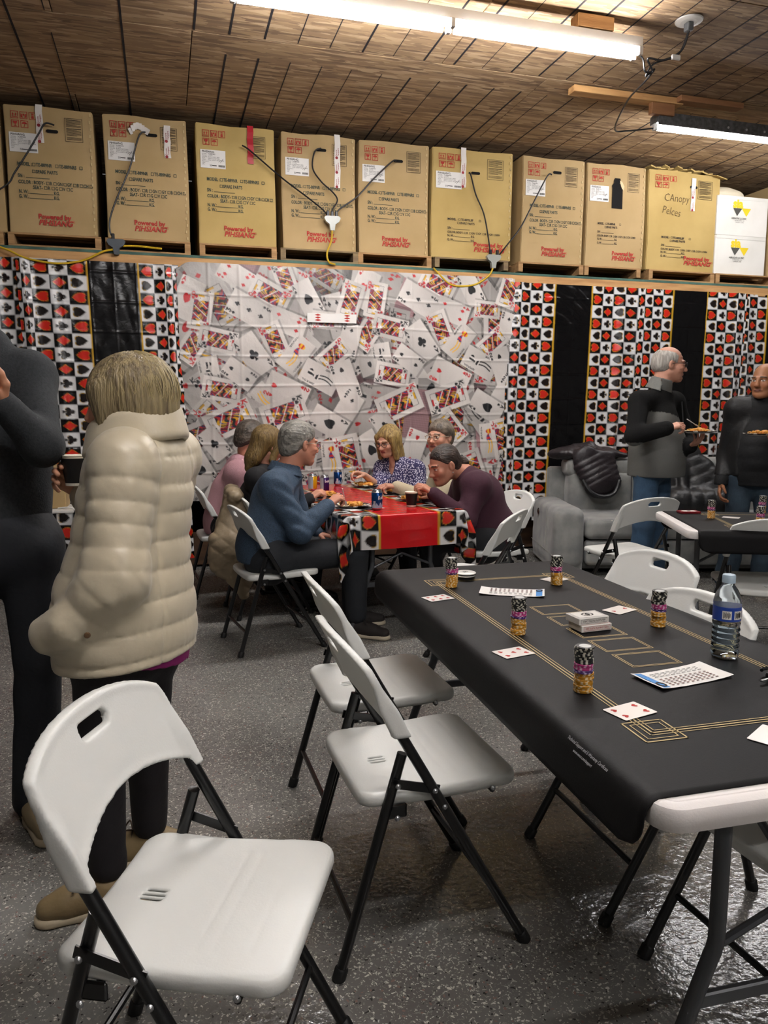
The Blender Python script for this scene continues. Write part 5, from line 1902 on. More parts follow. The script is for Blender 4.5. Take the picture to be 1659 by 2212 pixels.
for k in range(3):
    x0 = .26 + k * .565
    soft('seat_cushion', (x0 - .03, .0, .22), (x0 + .59, .75, .5), [((x0 + .28, .38, .385), (.28, .36, .085), .05)], disp=lambda X, Y, Z: .004 * wob(5)(X, Y, Z))
    soft('back_cushion', (x0 - .03, .55, .4), (x0 + .59, .95, .86), [((x0 + .28, .74, .6), (.28, .12, .22), .07)], disp=lambda X, Y, Z: .006 * wob(6)(X, Y, Z))
    soft('headrest', (x0 - .05, .55, .70), (x0 + .61, 1.02, .96), [((x0 + .28, .78, .835), (.295, .15, .085), .06)], disp=lambda X, Y, Z: .005 * wob(7)(X, Y, Z))
    soft('footrest_panel', (x0 - .02, -.02, .04), (x0 + .58, .2, .32), [((x0 + .28, .09, .19), (.27, .06, .1), .03)])
obj('frame', MB().bbox((1.1, .55, .14), (1.9, .8, .2), .02, 1), SUEDE, so)
obj('back_panel', MB().bbox((1.1, .9, .46), (1.95, .1, .74), .03, 2), SUEDE, so)

# jackets thrown over things
def quilt_fn(pitch, amp, ax):
    def f(X, Y, Z):
        s = ax[0] * X + ax[1] * Y + ax[2] * Z
        return amp * (np.abs(np.sin(PI * s / pitch)) ** .5 - .6)
    return f
PUFF_D = mat('dark plum puffer', '#211b1e', .42, bump=(45, .25))
PUFF_K = mat('charcoal puffer', '#1f1f20', .42, bump=(45, .25))
def sofa_pt(x, y, z):
    c, s = math.cos(SR), math.sin(SR)
    return np.array((2.97 + x * c - y * s, 5.38 + x * s + y * c, z))
P = lambda *a: sofa_pt(*a)
SN = sofa_pt(0, 1, 0) - sofa_pt(0, 0, 0)
UPZ = (0, 0, 1)
jt = thing('puffer_jacket', 'dark plum puffer jacket thrown over the sofa back', 'jacket', tuple(sofa_pt(.45, .62, .8)))
S = SDF((2.9, 5.2, .5), (4.2, 6.5, 1.1), .009)
S.cone(P(.17, .78, .95), P(.3, .72, .96), .075, .09, .05, (UPZ, .6), quilt=(.045, .01, .1))
S.cone(P(.25, .74, .965), P(.58, .70, .96), .10, .105, .05, (UPZ, .55), quilt=(.05, .012, 0))
S.cone(P(.40, .60, .91), P(.50, .545, .72), .13, .135, .05, (SN, .42), quilt=(.05, .016, 0))
S.cone(P(.55, .60, .88), P(.60, .55, .72), .10, .09, .05, (SN, .45), quilt=(.05, .014, .3))
S.cone(P(.34, .78, 1.0), P(.46, .74, 1.01), .04, .055, .05)
S.cone(P(.60, .68, .965), P(.74, .66, .945), .06, .035, .05, (UPZ, .6))
S.disp(lambda X, Y, Z: .009 * wob(8, 7, 16, 46)(X, Y, Z))
obj('shell', S.mesh('shell', jt.location), PUFF_D, jt)
b = MB().tube(smooth_path([sofa_pt(.36, .545, .74), sofa_pt(.42, .50, .64), sofa_pt(.52, .49, .60), sofa_pt(.62, .50, .63), sofa_pt(.67, .53, .74)], 5), .018, 8).xf(Matrix.Translation(-Vector(jt.location)))
obj('hem', shade_auto(b.mesh('hem')), PUFF_K, jt)
jt = thing('puffer_jacket', 'charcoal puffer jacket heaped on the sofa between the standing men', 'jacket', tuple(sofa_pt(1.35, .5, .5)))
S = SDF((3.7, 4.6, .4), (5.1, 5.95, 1.1), .0105)
S.cone(P(1.05, .68, .93), P(1.12, .55, .6), .14, .16, .05, (SN, .5), quilt=(.1, .012, 0))
S.cone(P(1.28, .66, .95), P(1.42, .50, .6), .12, .17, .05, (SN, .6), quilt=(.085, .014, .4))
S.cone(P(1.15, .46, .56), P(1.55, .40, .54), .12, .11, .06, quilt=(.1, .012, .1))
S.cone(P(1.22, .60, .9), P(1.20, .44, .6), .05, .05, .03)
S.cone(P(1.42, .60, .86), P(1.60, .42, .58), .07, .07, .03, quilt=(.07, .01, .2))
S.disp(lambda X, Y, Z: .012 * wob(9, 7, 12, 36)(X, Y, Z))
obj('shell', S.mesh('shell', jt.location), PUFF_K, jt)
S = SDF(P(1.5, .1, .45) - .25, P(1.5, .1, .45) + .25, .008)
S.ell(P(1.55, .22, .56), (.09, .07, .045), .02).disp(lambda X, Y, Z: .008 * wob(2, 6, 60, 120)(X, Y, Z))
tag(obj('fleece_lining', S.mesh('fleece_lining'), mat('white fleece', '#cfcac0', .95, bump=(160, .6))), 'white fleece edge of a slipper on the sofa seat beside the charcoal jacket', 'slipper')

# beige quilted jacket over the back of a chair
BEIGE = mat('beige quilted shell', '#8d7d65', .5, bump=(30, .25))
jt = thing('quilted_jacket', 'beige diamond-quilted jacket hanging over a chair back beside the man in blue', 'jacket', (.42, 4.9, .25))
S = SDF((.08, 4.5, .05), (.8, 5.4, .95), .0075)
S.cone((.41, 4.84, .80), (.43, 5.2, .80), .045, .045, .03)
S.cone((.41, 4.88, .80), (.42, 4.82, .42), .055, .165, .05, ((0, 1, 0), .45))
S.cone((.42, 4.82, .44), (.45, 4.80, .17), .165, .035, .04, ((0, 1, 0), .5))
S.cone((.30, 4.84, .52), (.30, 4.82, .36), .05, .05, .04)
S.cone((.43, 5.12, .78), (.38, 5.1, .36), .06, .13, .05, ((0, 1, 0), .6))
def dq(X, Y, Z):
    a, c = np.abs(np.sin(PI * (X * .8 + Z) / .1)) ** .5, np.abs(np.sin(PI * (X * .8 - Z) / .1)) ** .5
    return .010 * (np.minimum(a, c) - .5) + .010 * wob(12, 6, 8, 20)(X, Y, Z)
S.disp(dq)
obj('shell', S.mesh('shell', jt.location), BEIGE, jt)

# ------------------------------------------------------------------ people: joint positions in metres
J = {
    1: {'neck': (-0.509, 2.62, 1.499), 'chest': (-0.517, 2.62, 1.279), 'pel': (-0.504, 2.62, 0.958), 'head': (-0.6, 2.6, 1.68), 'shL': (-0.391, 2.62, 1.444), 'elL': (-0.348, 2.44, 1.239), 'wrL': (-0.431, 2.36, 1.36), 'haL': (-0.475, 2.3, 1.406), 'shR': (-0.71, 2.62, 1.441), 'elR': (-0.74, 2.6, 1.211), 'wrR': (-0.68, 2.5, 1.024), 'haR': (-0.616, 2.48, 0.943), 'hipL': (-0.431, 2.62, 0.894), 'knL': (-0.413, 2.58, 0.552), 'anL': (-0.459, 2.6, 0.09), 'hipR': (-0.606, 2.62, 0.904), 'knR': (-0.638, 2.6, 0.566), 'anR': (-0.654, 2.66, 0.09)},
    2: {'neck': (-0.072, 2.13, 1.295), 'chest': (-0.07, 2.12, 1.129), 'pel': (-0.119, 2.1, 0.833), 'head': (-0.097, 2.12, 1.364), 'shL': (-0.098, 1.99, 1.213), 'elL': (-0.128, 1.93, 0.934), 'wrL': (-0.237, 1.93, 0.824), 'haL': (-0.283, 1.97, 0.798), 'shR': (0.021, 2.26, 1.212), 'elR': (-0.076, 2.42, 0.854), 'wrR': (-0.232, 2.52, 1.078), 'haR': (-0.309, 2.5, 1.143), 'hipL': (-0.175, 2.06, 0.722), 'knL': (-0.193, 2.05, 0.434), 'anL': (-0.191, 2.04, 0.085), 'hipR': (-0.068, 2.18, 0.676), 'knR': (-0.079, 2.2, 0.393), 'anR': (-0.084, 2.24, 0.085), 'toL': (-0.339, 2.02, 0.03), 'toR': (-0.206, 2.25, 0.03)},
    3: {'neck': (0.572, 5.62, 0.945), 'chest': (0.476, 5.62, 0.719), 'pel': (0.41, 5.62, 0.53), 'head': (0.62, 5.62, 1.13), 'shR': (0.489, 5.46, 0.895), 'elR': (0.556, 5.45, 0.619), 'wrR': (0.747, 5.5, 0.707), 'haR': (0.832, 5.5, 0.738), 'shL': (0.599, 5.8, 0.865), 'elL': (0.793, 5.85, 0.576), 'wrL': (0.967, 5.8, 0.666), 'haL': (1.04, 5.8, 0.682), 'hipR': (0.41, 5.54, 0.51), 'knR': (0.812, 5.52, 0.51), 'anR': (0.769, 5.5, 0.09), 'hipL': (0.439, 5.7, 0.51), 'knL': (0.862, 5.74, 0.51), 'anL': (0.822, 5.75, 0.09)},
    4: {'neck': (0.632, 5.03, 0.957), 'chest': (0.579, 5.03, 0.749), 'pel': (0.539, 5.03, 0.53), 'head': (0.666, 5.03, 1.109), 'shR': (0.553, 4.88, 0.902), 'elR': (0.715, 4.84, 0.661), 'wrR': (0.895, 4.86, 0.765), 'haR': (0.967, 4.88, 0.809), 'shL': (0.677, 5.2, 0.87), 'elL': (0.836, 5.22, 0.622), 'wrL': (0.955, 5.15, 0.723), 'haL': (1.015, 5.12, 0.763), 'hipR': (0.544, 4.95, 0.51), 'knR': (0.945, 4.95, 0.51), 'anR': (0.909, 4.95, 0.09), 'hipL': (0.579, 5.12, 0.51), 'knL': (0.998, 5.14, 0.51), 'anL': (0.961, 5.14, 0.09)},
    5: {'neck': (0.681, 4.36, 0.99), 'chest': (0.594, 4.34, 0.801), 'pel': (0.545, 4.33, 0.53), 'head': (0.755, 4.37, 1.151), 'shR': (0.574, 4.18, 0.919), 'elR': (0.705, 4.12, 0.669), 'wrR': (0.88, 4.2, 0.803), 'haR': (0.962, 4.24, 0.859), 'shL': (0.699, 4.52, 0.888), 'elL': (0.801, 4.56, 0.639), 'wrL': (0.854, 4.42, 0.609), 'haL': (0.931, 4.4, 0.592), 'hipR': (0.56, 4.24, 0.51), 'knR': (1.04, 4.22, 0.525), 'anR': (1.064, 4.28, 0.09), 'hipL': (0.58, 4.42, 0.51), 'knL': (1.08, 4.42, 0.52), 'anL': (1.089, 4.5, 0.09), 'toR': (1.169, 4.195, 0.02), 'toL': (1.214, 4.52, 0.003)},
    6: {'neck': (1.784, 5.8, 0.927), 'chest': (1.823, 5.8, 0.77), 'pel': (1.898, 5.82, 0.53), 'head': (1.701, 5.78, 1.098), 'shL': (1.9, 5.68, 0.87), 'elL': (1.901, 5.6, 0.64), 'wrL': (1.693, 5.6, 0.665), 'haL': (1.6, 5.6, 0.686), 'shR': (1.703, 5.92, 0.868), 'elR': (1.63, 5.8, 0.738), 'wrR': (1.49, 5.7, 0.835), 'haR': (1.396, 5.68, 0.864), 'hipL': (1.872, 5.74, 0.51), 'knL': (1.501, 5.72, 0.51), 'anL': (1.519, 5.72, 0.09), 'hipR': (1.904, 5.9, 0.51), 'knR': (1.529, 5.9, 0.51), 'anR': (1.547, 5.9, 0.09)},
    7: {'neck': (2.003, 5.2, 0.973), 'chest': (2.053, 5.2, 0.767), 'pel': (2.113, 5.2, 0.53), 'head': (1.922, 5.2, 1.149), 'shL': (1.996, 5.06, 0.866), 'elL': (1.828, 4.98, 0.697), 'wrL': (1.575, 5.12, 0.799), 'haL': (1.486, 5.12, 0.814), 'shR': (1.984, 5.36, 0.848), 'elR': (1.889, 5.4, 0.646), 'wrR': (1.743, 5.35, 0.709), 'haR': (1.66, 5.35, 0.729), 'hipL': (2.081, 5.12, 0.51), 'knL': (1.653, 5.12, 0.51), 'anL': (1.672, 5.12, 0.09), 'hipR': (2.135, 5.3, 0.51), 'knR': (1.692, 5.3, 0.51), 'anR': (1.712, 5.3, 0.09)},
    8: {'neck': (1.881, 4.58, 0.925), 'chest': (1.972, 4.58, 0.755), 'pel': (2.011, 4.58, 0.53), 'head': (1.712, 4.56, 0.996), 'shL': (1.885, 4.42, 0.864), 'elL': (1.786, 4.36, 0.655), 'wrL': (1.601, 4.42, 0.82), 'haL': (1.532, 4.45, 0.877), 'shR': (1.946, 4.76, 0.83), 'elR': (1.847, 4.8, 0.639), 'wrR': (1.653, 4.68, 0.769), 'haR': (1.572, 4.65, 0.821), 'hipL': (1.976, 4.5, 0.51), 'knL': (1.608, 4.5, 0.51), 'anL': (1.65, 4.52, 0.09), 'hipR': (2.039, 4.68, 0.51), 'knR': (1.656, 4.68, 0.51), 'anR': (1.699, 4.7, 0.09)},
    9: {'neck': (3.515, 4.85, 1.466), 'chest': (3.497, 4.85, 1.223), 'pel': (3.503, 4.85, 0.96), 'head': (3.57, 4.84, 1.673), 'shR': (3.269, 4.76, 1.397), 'elR': (3.148, 4.62, 1.16), 'wrR': (3.319, 4.5, 1.213), 'haR': (3.421, 4.46, 1.248), 'shL': (3.72, 4.96, 1.4), 'elL': (3.793, 4.88, 1.082), 'wrL': (3.647, 4.66, 1.077), 'haL': (3.635, 4.55, 1.131), 'hipR': (3.4, 4.82, 0.9), 'knR': (3.37, 4.78, 0.49), 'anR': (3.38, 4.83, 0.08), 'hipL': (3.58, 4.93, 0.9), 'knL': (3.6, 4.93, 0.49), 'anL': (3.62, 4.98, 0.08)},
    10: {'neck': (4.198, 4.6, 1.398), 'chest': (4.208, 4.6, 1.123), 'pel': (4.201, 4.6, 0.91), 'head': (4.166, 4.56, 1.549), 'shR': (4.08, 4.72, 1.342), 'elR': (4.074, 4.78, 0.996), 'wrR': (3.959, 4.7, 0.797), 'haR': (3.912, 4.66, 0.699), 'shL': (4.303, 4.48, 1.342), 'elL': (4.303, 4.4, 1.014), 'wrL': (4.168, 4.36, 1.107), 'haL': (3.972, 4.32, 1.136), 'hipR': (4.1, 4.68, 0.85), 'knR': (4.07, 4.64, 0.46), 'anR': (4.05, 4.7, 0.08), 'hipL': (4.24, 4.58, 0.85), 'knL': (4.24, 4.52, 0.46), 'anL': (4.25, 4.56, 0.08)},
}

SKIN = mat('skin', '#ffffff', .5, vcol=True, bump=(180, .05))
def unit(v):
    v = np.array(v, float)
    return v / np.linalg.norm(v)
def basis(f, u=(0, 0, 1), tilt=0.):
    """columns right, forward, up; tilt > 0 looks down"""
    f = unit(f)
    u = np.array(u, float)
    r = unit(np.cross(f, u))
    u = np.cross(r, f)
    f2 = f * math.cos(tilt) - u * math.sin(tilt)
    u2 = u * math.cos(tilt) + f * math.sin(tilt)
    return np.stack([r, f2, u2], 1)
def head_geo(c, B, neck, tone, lip, brow, scale=1.0, fem=False, old=False, nose=1.0, smile=0.):
    nk = B.T @ (np.array(neck) - np.array(c)) / scale
    S = SDF((-.115, -.16, -.30), (.115, .15, .14), .0042)
    S.ell((0, -.018, .030), (.076, .096, .084), .01)
    S.ell((0, .030, -.030), (.060, .066, .080), .03)
    S.cone((0, .02, -.06), (0, .066, -.096), .050 if not fem else .046, .024, .03)
    S.ell((0, .072, -.098), (.022, .018, .016), .02)
    for s in (-1, 1):
        S.ell((s * .038, .058, -.030), (.026, .026, .024), .025)
        S.cone((s * .052, .0, -.055), (s * .03, .05, -.09), .022, .02, .03)
        S.ell((s * .031, .098, .001), (.019, .016, .0125), .012, sub=True)
        S.ell((s * .031, .0775, .000), (.0125, .0125, .0115), .002)
        S.cone((s * .018, .083, .0085), (s * .046, .073, .006), .0045, .0035, .004)
        S.cone((s * .014, .092, .020), (s * .048, .078, .021), .0075, .006, .012)
        S.ell((s * .0775, -.008, -.010), (.010, .020, .032), .006, rot=np.array([[.92, -.38 * s, 0], [.38 * s, .92, 0], [0, 0, 1]]))
        S.ell((s * .0875, .000, -.008), (.006, .011, .02), .004, sub=True)
        S.ell((s * .0105, .101, -.0385), (.009, .010, .0075), .006)
    S.cone((0, .091, .012), (0, .106, -.030), .0075 * nose, .0115 * nose, .014)
    S.ell((0, .110 * (.97 + .03 * nose), -.034), (.0115 * nose, .0125 * nose, .010), .008)
    S.cone((-.020, .084, -.063), (.020, .084, -.063), .0075, .0075, .01)
    S.ell((0, .0915, -.0605), (.018, .008, .0048), .005)
    S.ell((0, .0905, -.0705), (.016, .0085, .0056), .005)
    S.cone((-.022, .101, -.0655), (.022, .101, -.0655), .0022, .0022, .003, sub=True)
    a = np.array((0, -.035, -.05))
    S.cone(a, nk, .052 if fem else .058, .058 if fem else .066, .03)
    S.cone(nk, nk + (nk - a) * .2, .058, .066, .03)
    if old:
        S.disp(lambda X, Y, Z: .0012 * np.sin(260 * Z + 40 * np.abs(X)) * (Y > .05))
    V, F = S.geo()
    base = np.array(lin(tone))
    col = np.repeat(base[None], len(V), 0)
    x, y, z = V[:, 0], V[:, 1], V[:, 2]
    red = np.array(lin(lip))
    g = np.exp(-(((np.abs(x) - .042) / .022) ** 2 + ((z + .028) / .022) ** 2)) * (y > .03) + 1.0 * np.exp(-((x / .015) ** 2 + ((z + .034) / .014) ** 2)) * (y > .09)
    col = mixcol(col, base * np.array((1.02, .80, .76)), g * .55)
    m = ((x / .023) ** 2 + ((z + .0655) / .0105) ** 2 < 1) & (y > .078)
    col[m] = red
    m = (np.abs(z + .0655) < .0022) & (np.abs(x) < .022) & (y > .078)
    col[m] = red * .35
    for s in (-1, 1):
        e = ((x - s * .031) ** 2 + (z) ** 2)
        m = (np.abs(x - s * .031) < .0125) & (np.abs(z) < .0055) & (y > .079)
        col[m] = np.array(lin('#d8d0c8'))
        m = (e < .0052 ** 2) & (y > .079)
        col[m] = np.array(lin('#2a1d16'))
        m = (np.abs(x - s * .031) < .0145) & (z > .0045) & (z < .0085) & (y > .07)
        col[m] = base * .35
        m = (np.abs(x - s * .032) < .018) & (np.abs(z - .0225 - .08 * (np.abs(x) - .03) * -1) < .0042) & (y > .066)
        col[m] = np.array(lin(brow))
    return (V * scale) @ B.T + np.array(c), F, col
def hand_geo(wr, tip, normal, side, curl, tone, elbow, pinch=0., res=.0037, open_=0.):
    wr = np.array(wr, float)
    d = unit(np.array(tip, float) - wr)
    n = np.array(normal, float)
    n = unit(n - d * (n @ d))
    s = np.cross(d, n) * side           # towards the thumb
    lo = np.minimum(np.minimum(wr, wr + d * .2), wr - d * .12) - .085
    hi = np.maximum(np.maximum(wr, wr + d * .2), wr - d * .12) + .085
    S = SDF(lo, hi, res)
    el = np.array(elbow, float)
    fa = unit(wr - el)
    S.cone(wr - fa * .11, wr, .033, .0255, .02, (n, .85))
    for o in (-.022, -.007, .008, .023):
        S.cone(wr + d * .012 + s * o * .7, wr + d * .078 + s * o, .0135, .0118, .012)
    L = ((.044, .026, .021), (.049, .030, .022), (.045, .028, .022), (.035, .021, .019))
    for k, o in enumerate((.0265, .009, -.0085, -.0255)):
        p = wr + d * (.080 - (.004 if k == 3 else 0) + (.004 if k == 1 else 0)) + s * o
        a = curl * (1 + .12 * k) * (1 - (.35 * pinch if k == 0 else 0))
        dirn = d * math.cos(a * .6) + n * math.sin(a * .6) + s * (.05 * (1.5 - k))
        r = (.0092, .0094, .009, .0078)[k]
        for q, l in enumerate(L[k]):
            dirn = unit(dirn)
            e = p + dirn * l
            S.cone(p, e, r, r * .93, .004)
            p, r = e, r * .93
            ang = a * (.95 if q == 0 else .7)
            pd = unit(n - dirn * (n @ dirn)) if abs(n @ dirn) < .999 else -d
            # rotate towards the palm
            ax = np.cross(d, n)
            ca, sa = math.cos(ang), math.sin(ang)
            dirn = dirn * ca + np.cross(ax, dirn) * sa + ax * (ax @ dirn) * (1 - ca)
    p = wr + d * .022 + s * .022 + n * .006
    for l, dr, r in ((.036, d * .62 + s * .62 + n * (.35 + .3 * pinch), .0135), (.032, d * .85 + s * (.30 - .35 * pinch) + n * (.35 + .35 * pinch), .0108), (.026, d * .9 + s * (.1 - .4 * pinch) + n * (.4 + .3 * pinch), .0095)):
        e = p + unit(dr) * l
        S.cone(p, e, r, r * .9, .007)
        p = e
    V, F = S.geo()
    base = np.array(lin(tone))
    col = np.repeat(base[None], len(V), 0)
    t = np.clip(((V - wr) @ d - .08) / .09, 0, 1)
    col = mixcol(col, base * np.array((1.0, .82, .78)), t * .5)
    return V, F, col
def join_geo(name, parts, off):
    Vs, Fs, Cs, o = [], [], [], 0
    for V, F, c in parts:
        Vs.append(V)
        Fs.append(F + o)
        Cs.append(c)
        o += len(V)
    return mk_mesh(name, np.concatenate(Vs) - np.array(off), np.concatenate(Fs), True, np.concatenate(Cs))
def bounds(pts, pad):
    a = np.array(pts)
    return a.min(0) - pad, a.max(0) + pad
def coarse_body(j, f, tone, s=1.0):
    pts = [j[k] for k in j]
    lo, hi = bounds(pts, .2)
    S = SDF(lo, hi, .026)
    S.cone(j['chest'], j['pel'], .13 * s, .125 * s, .05, (f, .7))
    S.cone(j['shL'], j['shR'], .05, .05, .04)
    S.cone(j['neck'], j['chest'], .055, .09, .04)
    for q in 'LR':
        S.cone(j['sh' + q], j['el' + q], .042, .036, .02)
        S.cone(j['el' + q], j['wr' + q], .036, .026, .02)
        S.cone(j['hip' + q], j['kn' + q], .072, .05, .03)
        S.cone(j['kn' + q], j['an' + q], .05, .034, .02)
    V, F = S.geo()
    return V, F, np.repeat(np.array(lin(tone))[None], len(V), 0)
def top_field(j, f, res, r=(.165, .15), flat=.68, arm=(.062, .055, .045), k=.05, sleeve=(1., 1.), belly=0., bottom=None, pad=.26, shr=.066):
    pts = [j[n] for n in ('neck', 'chest', 'pel', 'shL', 'shR', 'elL', 'elR', 'wrL', 'wrR')]
    lo, hi = bounds(pts, pad)
    S = SDF(lo, hi, res)
    ch, pe, nk = np.array(j['chest']), np.array(j['pel']), np.array(j['neck'])
    S.cone(ch, pe, r[0], r[1], k, (f, flat))
    S.cone(np.array(j['shL']) * .93 + np.array(j['shR']) * .07, np.array(j['shR']) * .93 + np.array(j['shL']) * .07, shr, shr, k)
    S.cone(nk - np.array((0, 0, .015)), ch, .06, .12, k, (f, .85))
    for q in 'LR':
        S.cone(nk - np.array((0, 0, .03)), j['sh' + q], .05, shr * .85, k)
    if belly:
        S.ell((ch + pe) / 2 + unit(f) * .05, (belly, belly * .9, belly * 1.2), .06)
    for q in 'LR':
        sh, el, wr = [np.array(j[n + q]) for n in ('sh', 'el', 'wr')]
        e1 = sh + (el - sh) * min(sleeve[0], 1)
        S.cone(sh, e1, arm[0], arm[1], .035)
        if sleeve[1] > 0:
            S.cone(el, el + (wr - el) * sleeve[1], arm[1], arm[2], .03)
    return S
def pants(j, name, m, root, f, r=(.125, .095, .07, .055), res=.013, end=.05, seed=1, fold=.006, flare=0.):
    pts = [j[n] for n in ('pel', 'hipL', 'hipR', 'knL', 'knR', 'anL', 'anR')]
    lo, hi = bounds(pts, .2)
    S = SDF(lo, hi, res)
    S.cone(j['hipL'], j['hipR'], r[0], r[0], .04)
    S.cone((np.array(j['hipL']) + np.array(j['hipR'])) / 2, j['pel'], r[0] * 1.3, r[0] * 1.42, .05, (f, .72))
    for q in 'LR':
        S.cone(j['hip' + q], j['kn' + q], r[1], r[2], .03)
        kn, an = np.array(j['kn' + q]), np.array(j['an' + q])
        S.cone(kn, an - (an - kn) * end, r[2], r[3] + flare, .02)
    w = wob(seed, 6, 10, 34)
    S.disp(lambda X, Y, Z: fold * w(X, Y, Z * 1.6))
    return obj(name, S.mesh(name, root.location), m, root)
def shoe(root, an, toe, m, sole, L=.27, lace=None, name='shoe'):
    an = np.array(an, float)
    d = unit(np.array((toe[0] - an[0], toe[1] - an[1], 0)))
    c = np.array((an[0], an[1], 0.))
    h0, t0 = c - d * .065, c + d * (L - .065 - .04)
    S = SDF(np.minimum(h0, t0) - .07, np.maximum(h0, t0) + np.array((.07, .07, .16)), .0075)
    S.cone(h0 + (0, 0, .05), c + (0, 0, .07), .036, .042, .03)
    S.cone(c + (0, 0, .06), c + d * .1 + (0, 0, .045), .042, .04, .03)
    S.cone(c + d * .06 + (0, 0, .045), t0 + (0, 0, .038), .042, .036, .03, ((0, 0, 1), .85))
    S.cut((0, 0, .012), (0, 0, -1))
    S.cut((0, 0, .105), (0, 0, 1))
    S.ell(c + (0, 0, .115), (.032, .032, .05), .01, sub=True)
    o = obj(name, S.mesh(name, root.location), m, root)
    b = SDF(np.minimum(h0, t0) - .07, np.maximum(h0, t0) + np.array((.07, .07, .05)), .0075)
    b.cone(h0 + (0, 0, .01), c + d * .05 + (0, 0, .01), .042, .042, .02, ((0, 0, 1), .9))
    b.cone(c + d * .05 + (0, 0, .01), t0 + (0, 0, .01), .044, .042, .02, ((0, 0, 1), .9))
    b.cut((0, 0, .001), (0, 0, -1))
    b.cut((0, 0, .026), (0, 0, 1))
    obj('sole', b.mesh('sole', root.location), sole, o)
    if lace:
        n = np.array((-d[1], d[0], 0))
        mb = MB()
        for k in range(4):
            p = c + d * (.05 + k * .022) + (0, 0, .098 - k * .008)
            mb.tube(smooth_path([p - n * .024 - (0, 0, .01), p + (0, 0, .003), p + n * .024 - (0, 0, .01)], 3), .0025, 5)
        mb.tube(smooth_path([c + d * .05 + (0, 0, .1), c + d * .07 + n * .03 + (0, 0, .115), c + d * .09 + n * .035 + (0, 0, .085)], 4), .0025, 5)
        mb.tube(smooth_path([c + d * .05 + (0, 0, .1), c + d * .06 - n * .03 + (0, 0, .115), c + d * .08 - n * .04 + (0, 0, .085)], 4), .0025, 5)
        mb.xf(Matrix.Translation(-Vector(root.location)))
        obj('laces', mb, lace, o)
    return o
def hair_mat(name, a, b, rough=.45, st=(1, 1, .10)):
    return mat(name, a, rough, var=(75, b, st), bump=(150, .8, st))
def hair(root, c, B, style, m, scale=1.0, seed=1):
    S = SDF((-.15, -.22, -.24), (.15, .14, .16), .0048)
    if style == 'bob':
        S.ell((0, -.03, .035), (.100, .120, .096), .02)
        S.ell((0, -.045, -.03), (.098, .100, .095), .03)
        for s in (-1, 1):
            S.cone((s * .07, .03, .03), (s * .075, .02, -.06), .032, .026, .03)
        S.ell((0, .125, -.05), (.064, .085, .115), .015, sub=True)
        S.cut((0, -.07, -.105), (0, -.55, -1), .02)
        S.cut((0, .05, -.10), (0, .3, -1), .02)
    elif style in ('short', 'shortgrey', 'crop'):
        t = {'short': .013, 'shortgrey': .012, 'crop': .014}[style]
        S.ell((0, -.022, .034), (.076 + t, .096 + t, .083 + t), .01)
        S.ell((0, -.048, -.025), (.068 + t * .6, .070 + t * .5, .085), .03)
        if style == 'crop':
            S.cut((0, 0, -.025), (0, .65, -1), .045)
        else:
            S.cut((0, -.02, -.05), (0, .85, -1), .045)
        S.cut((0, 0, -.10), (0, 0, -1), .02)
    elif style == 'long':
        S.ell((0, -.03, .035), (.096, .114, .096), .02)
        S.cone((0, -.06, .0), (0, -.075, -.12), .092, .075, .04, ((0, 1, 0), .75))
        S.cone((0, -.08, -.12), (.01, -.09, -.2), .06, .03, .04, ((0, 1, 0), .6))
        for s in (-1, 1):
            S.cone((s * .075, .02, .03), (s * .08, .02, -.1), .028, .024, .03)
        S.ell((0, .128, -.05), (.066, .085, .13), .015, sub=True)
    elif style == 'lob':
        S.ell((0, -.025, .038), (.090, .108, .092), .02)
        for s in (-1, 1):
            S.cone((s * .070, .045, .045), (s * .080, .03, -.135), .024, .024, .025)
            S.cone((s * .060, -.03, .03), (s * .066, -.04, -.14), .04, .035, .03)
        S.cone((0, -.06, .0), (0, -.07, -.13), .08, .07, .04, ((0, 1, 0), .7))
        S.ell((0, .125, -.05), (.058, .085, .12), .015, sub=True)
        S.cut((0, 0, -.15), (0, 0, -1))
    elif style == 'pony':
        S.ell((0, -.020, .034), (.0815, .1015, .089), .01)
        S.ell((0, -.05, -.02), (.068, .072, .075), .03)
        S.cut((0, -.01, -.036), (0, 1.02, -1), .03)
        S.cone((0, -.115, -.005), (.0, -.15, -.05), .022, .026, .02)
        S.cone((0, -.15, -.05), (.03, -.14, -.2), .026, .018, .02)
        S.cut((0, 0, -.21), (0, 0, -1))
    elif style == 'fringe':
        S.ell((0, -.024, .026), (.0825, .100, .080), .01)
        S.ell((0, -.045, -.02), (.073, .076, .06), .03)
        S.ell((0, .125, .0), (.11, .10, .15), .012, sub=True)
        S.ell((0, .055, .118), (.045, .085, .032), .02, sub=True)
        for s in (-1, 1):
            S.ell((s * .088, .008, -.028), (.03, .034, .045), .01, sub=True)
        S.cut((0, 0, -.06), (0, 0, -1))
    w = wob(seed, 7, 30, 80)
    amp = {'bob': .003, 'lob': .004, 'long': .004, 'pony': .0015, 'fringe': .003}.get(style, .004)
    ph = lambda X, Y: np.arctan2(X, Y + .03)
    S.disp(lambda X, Y, Z: amp * (.28 * np.sin(57 * ph(X, Y) + 7 * np.sin(10 * Z + seed)) + .22 * np.sin(91 * ph(X, Y) + 9 * np.sin(7 * Z)) + .8 * w(X, Y, Z * .35)))
    V, F = S.geo()
    V = (V * scale) @ B.T + np.array(c) - np.array(root.location)
    return obj('hair', mk_mesh('hair', V, F, True), m, root)
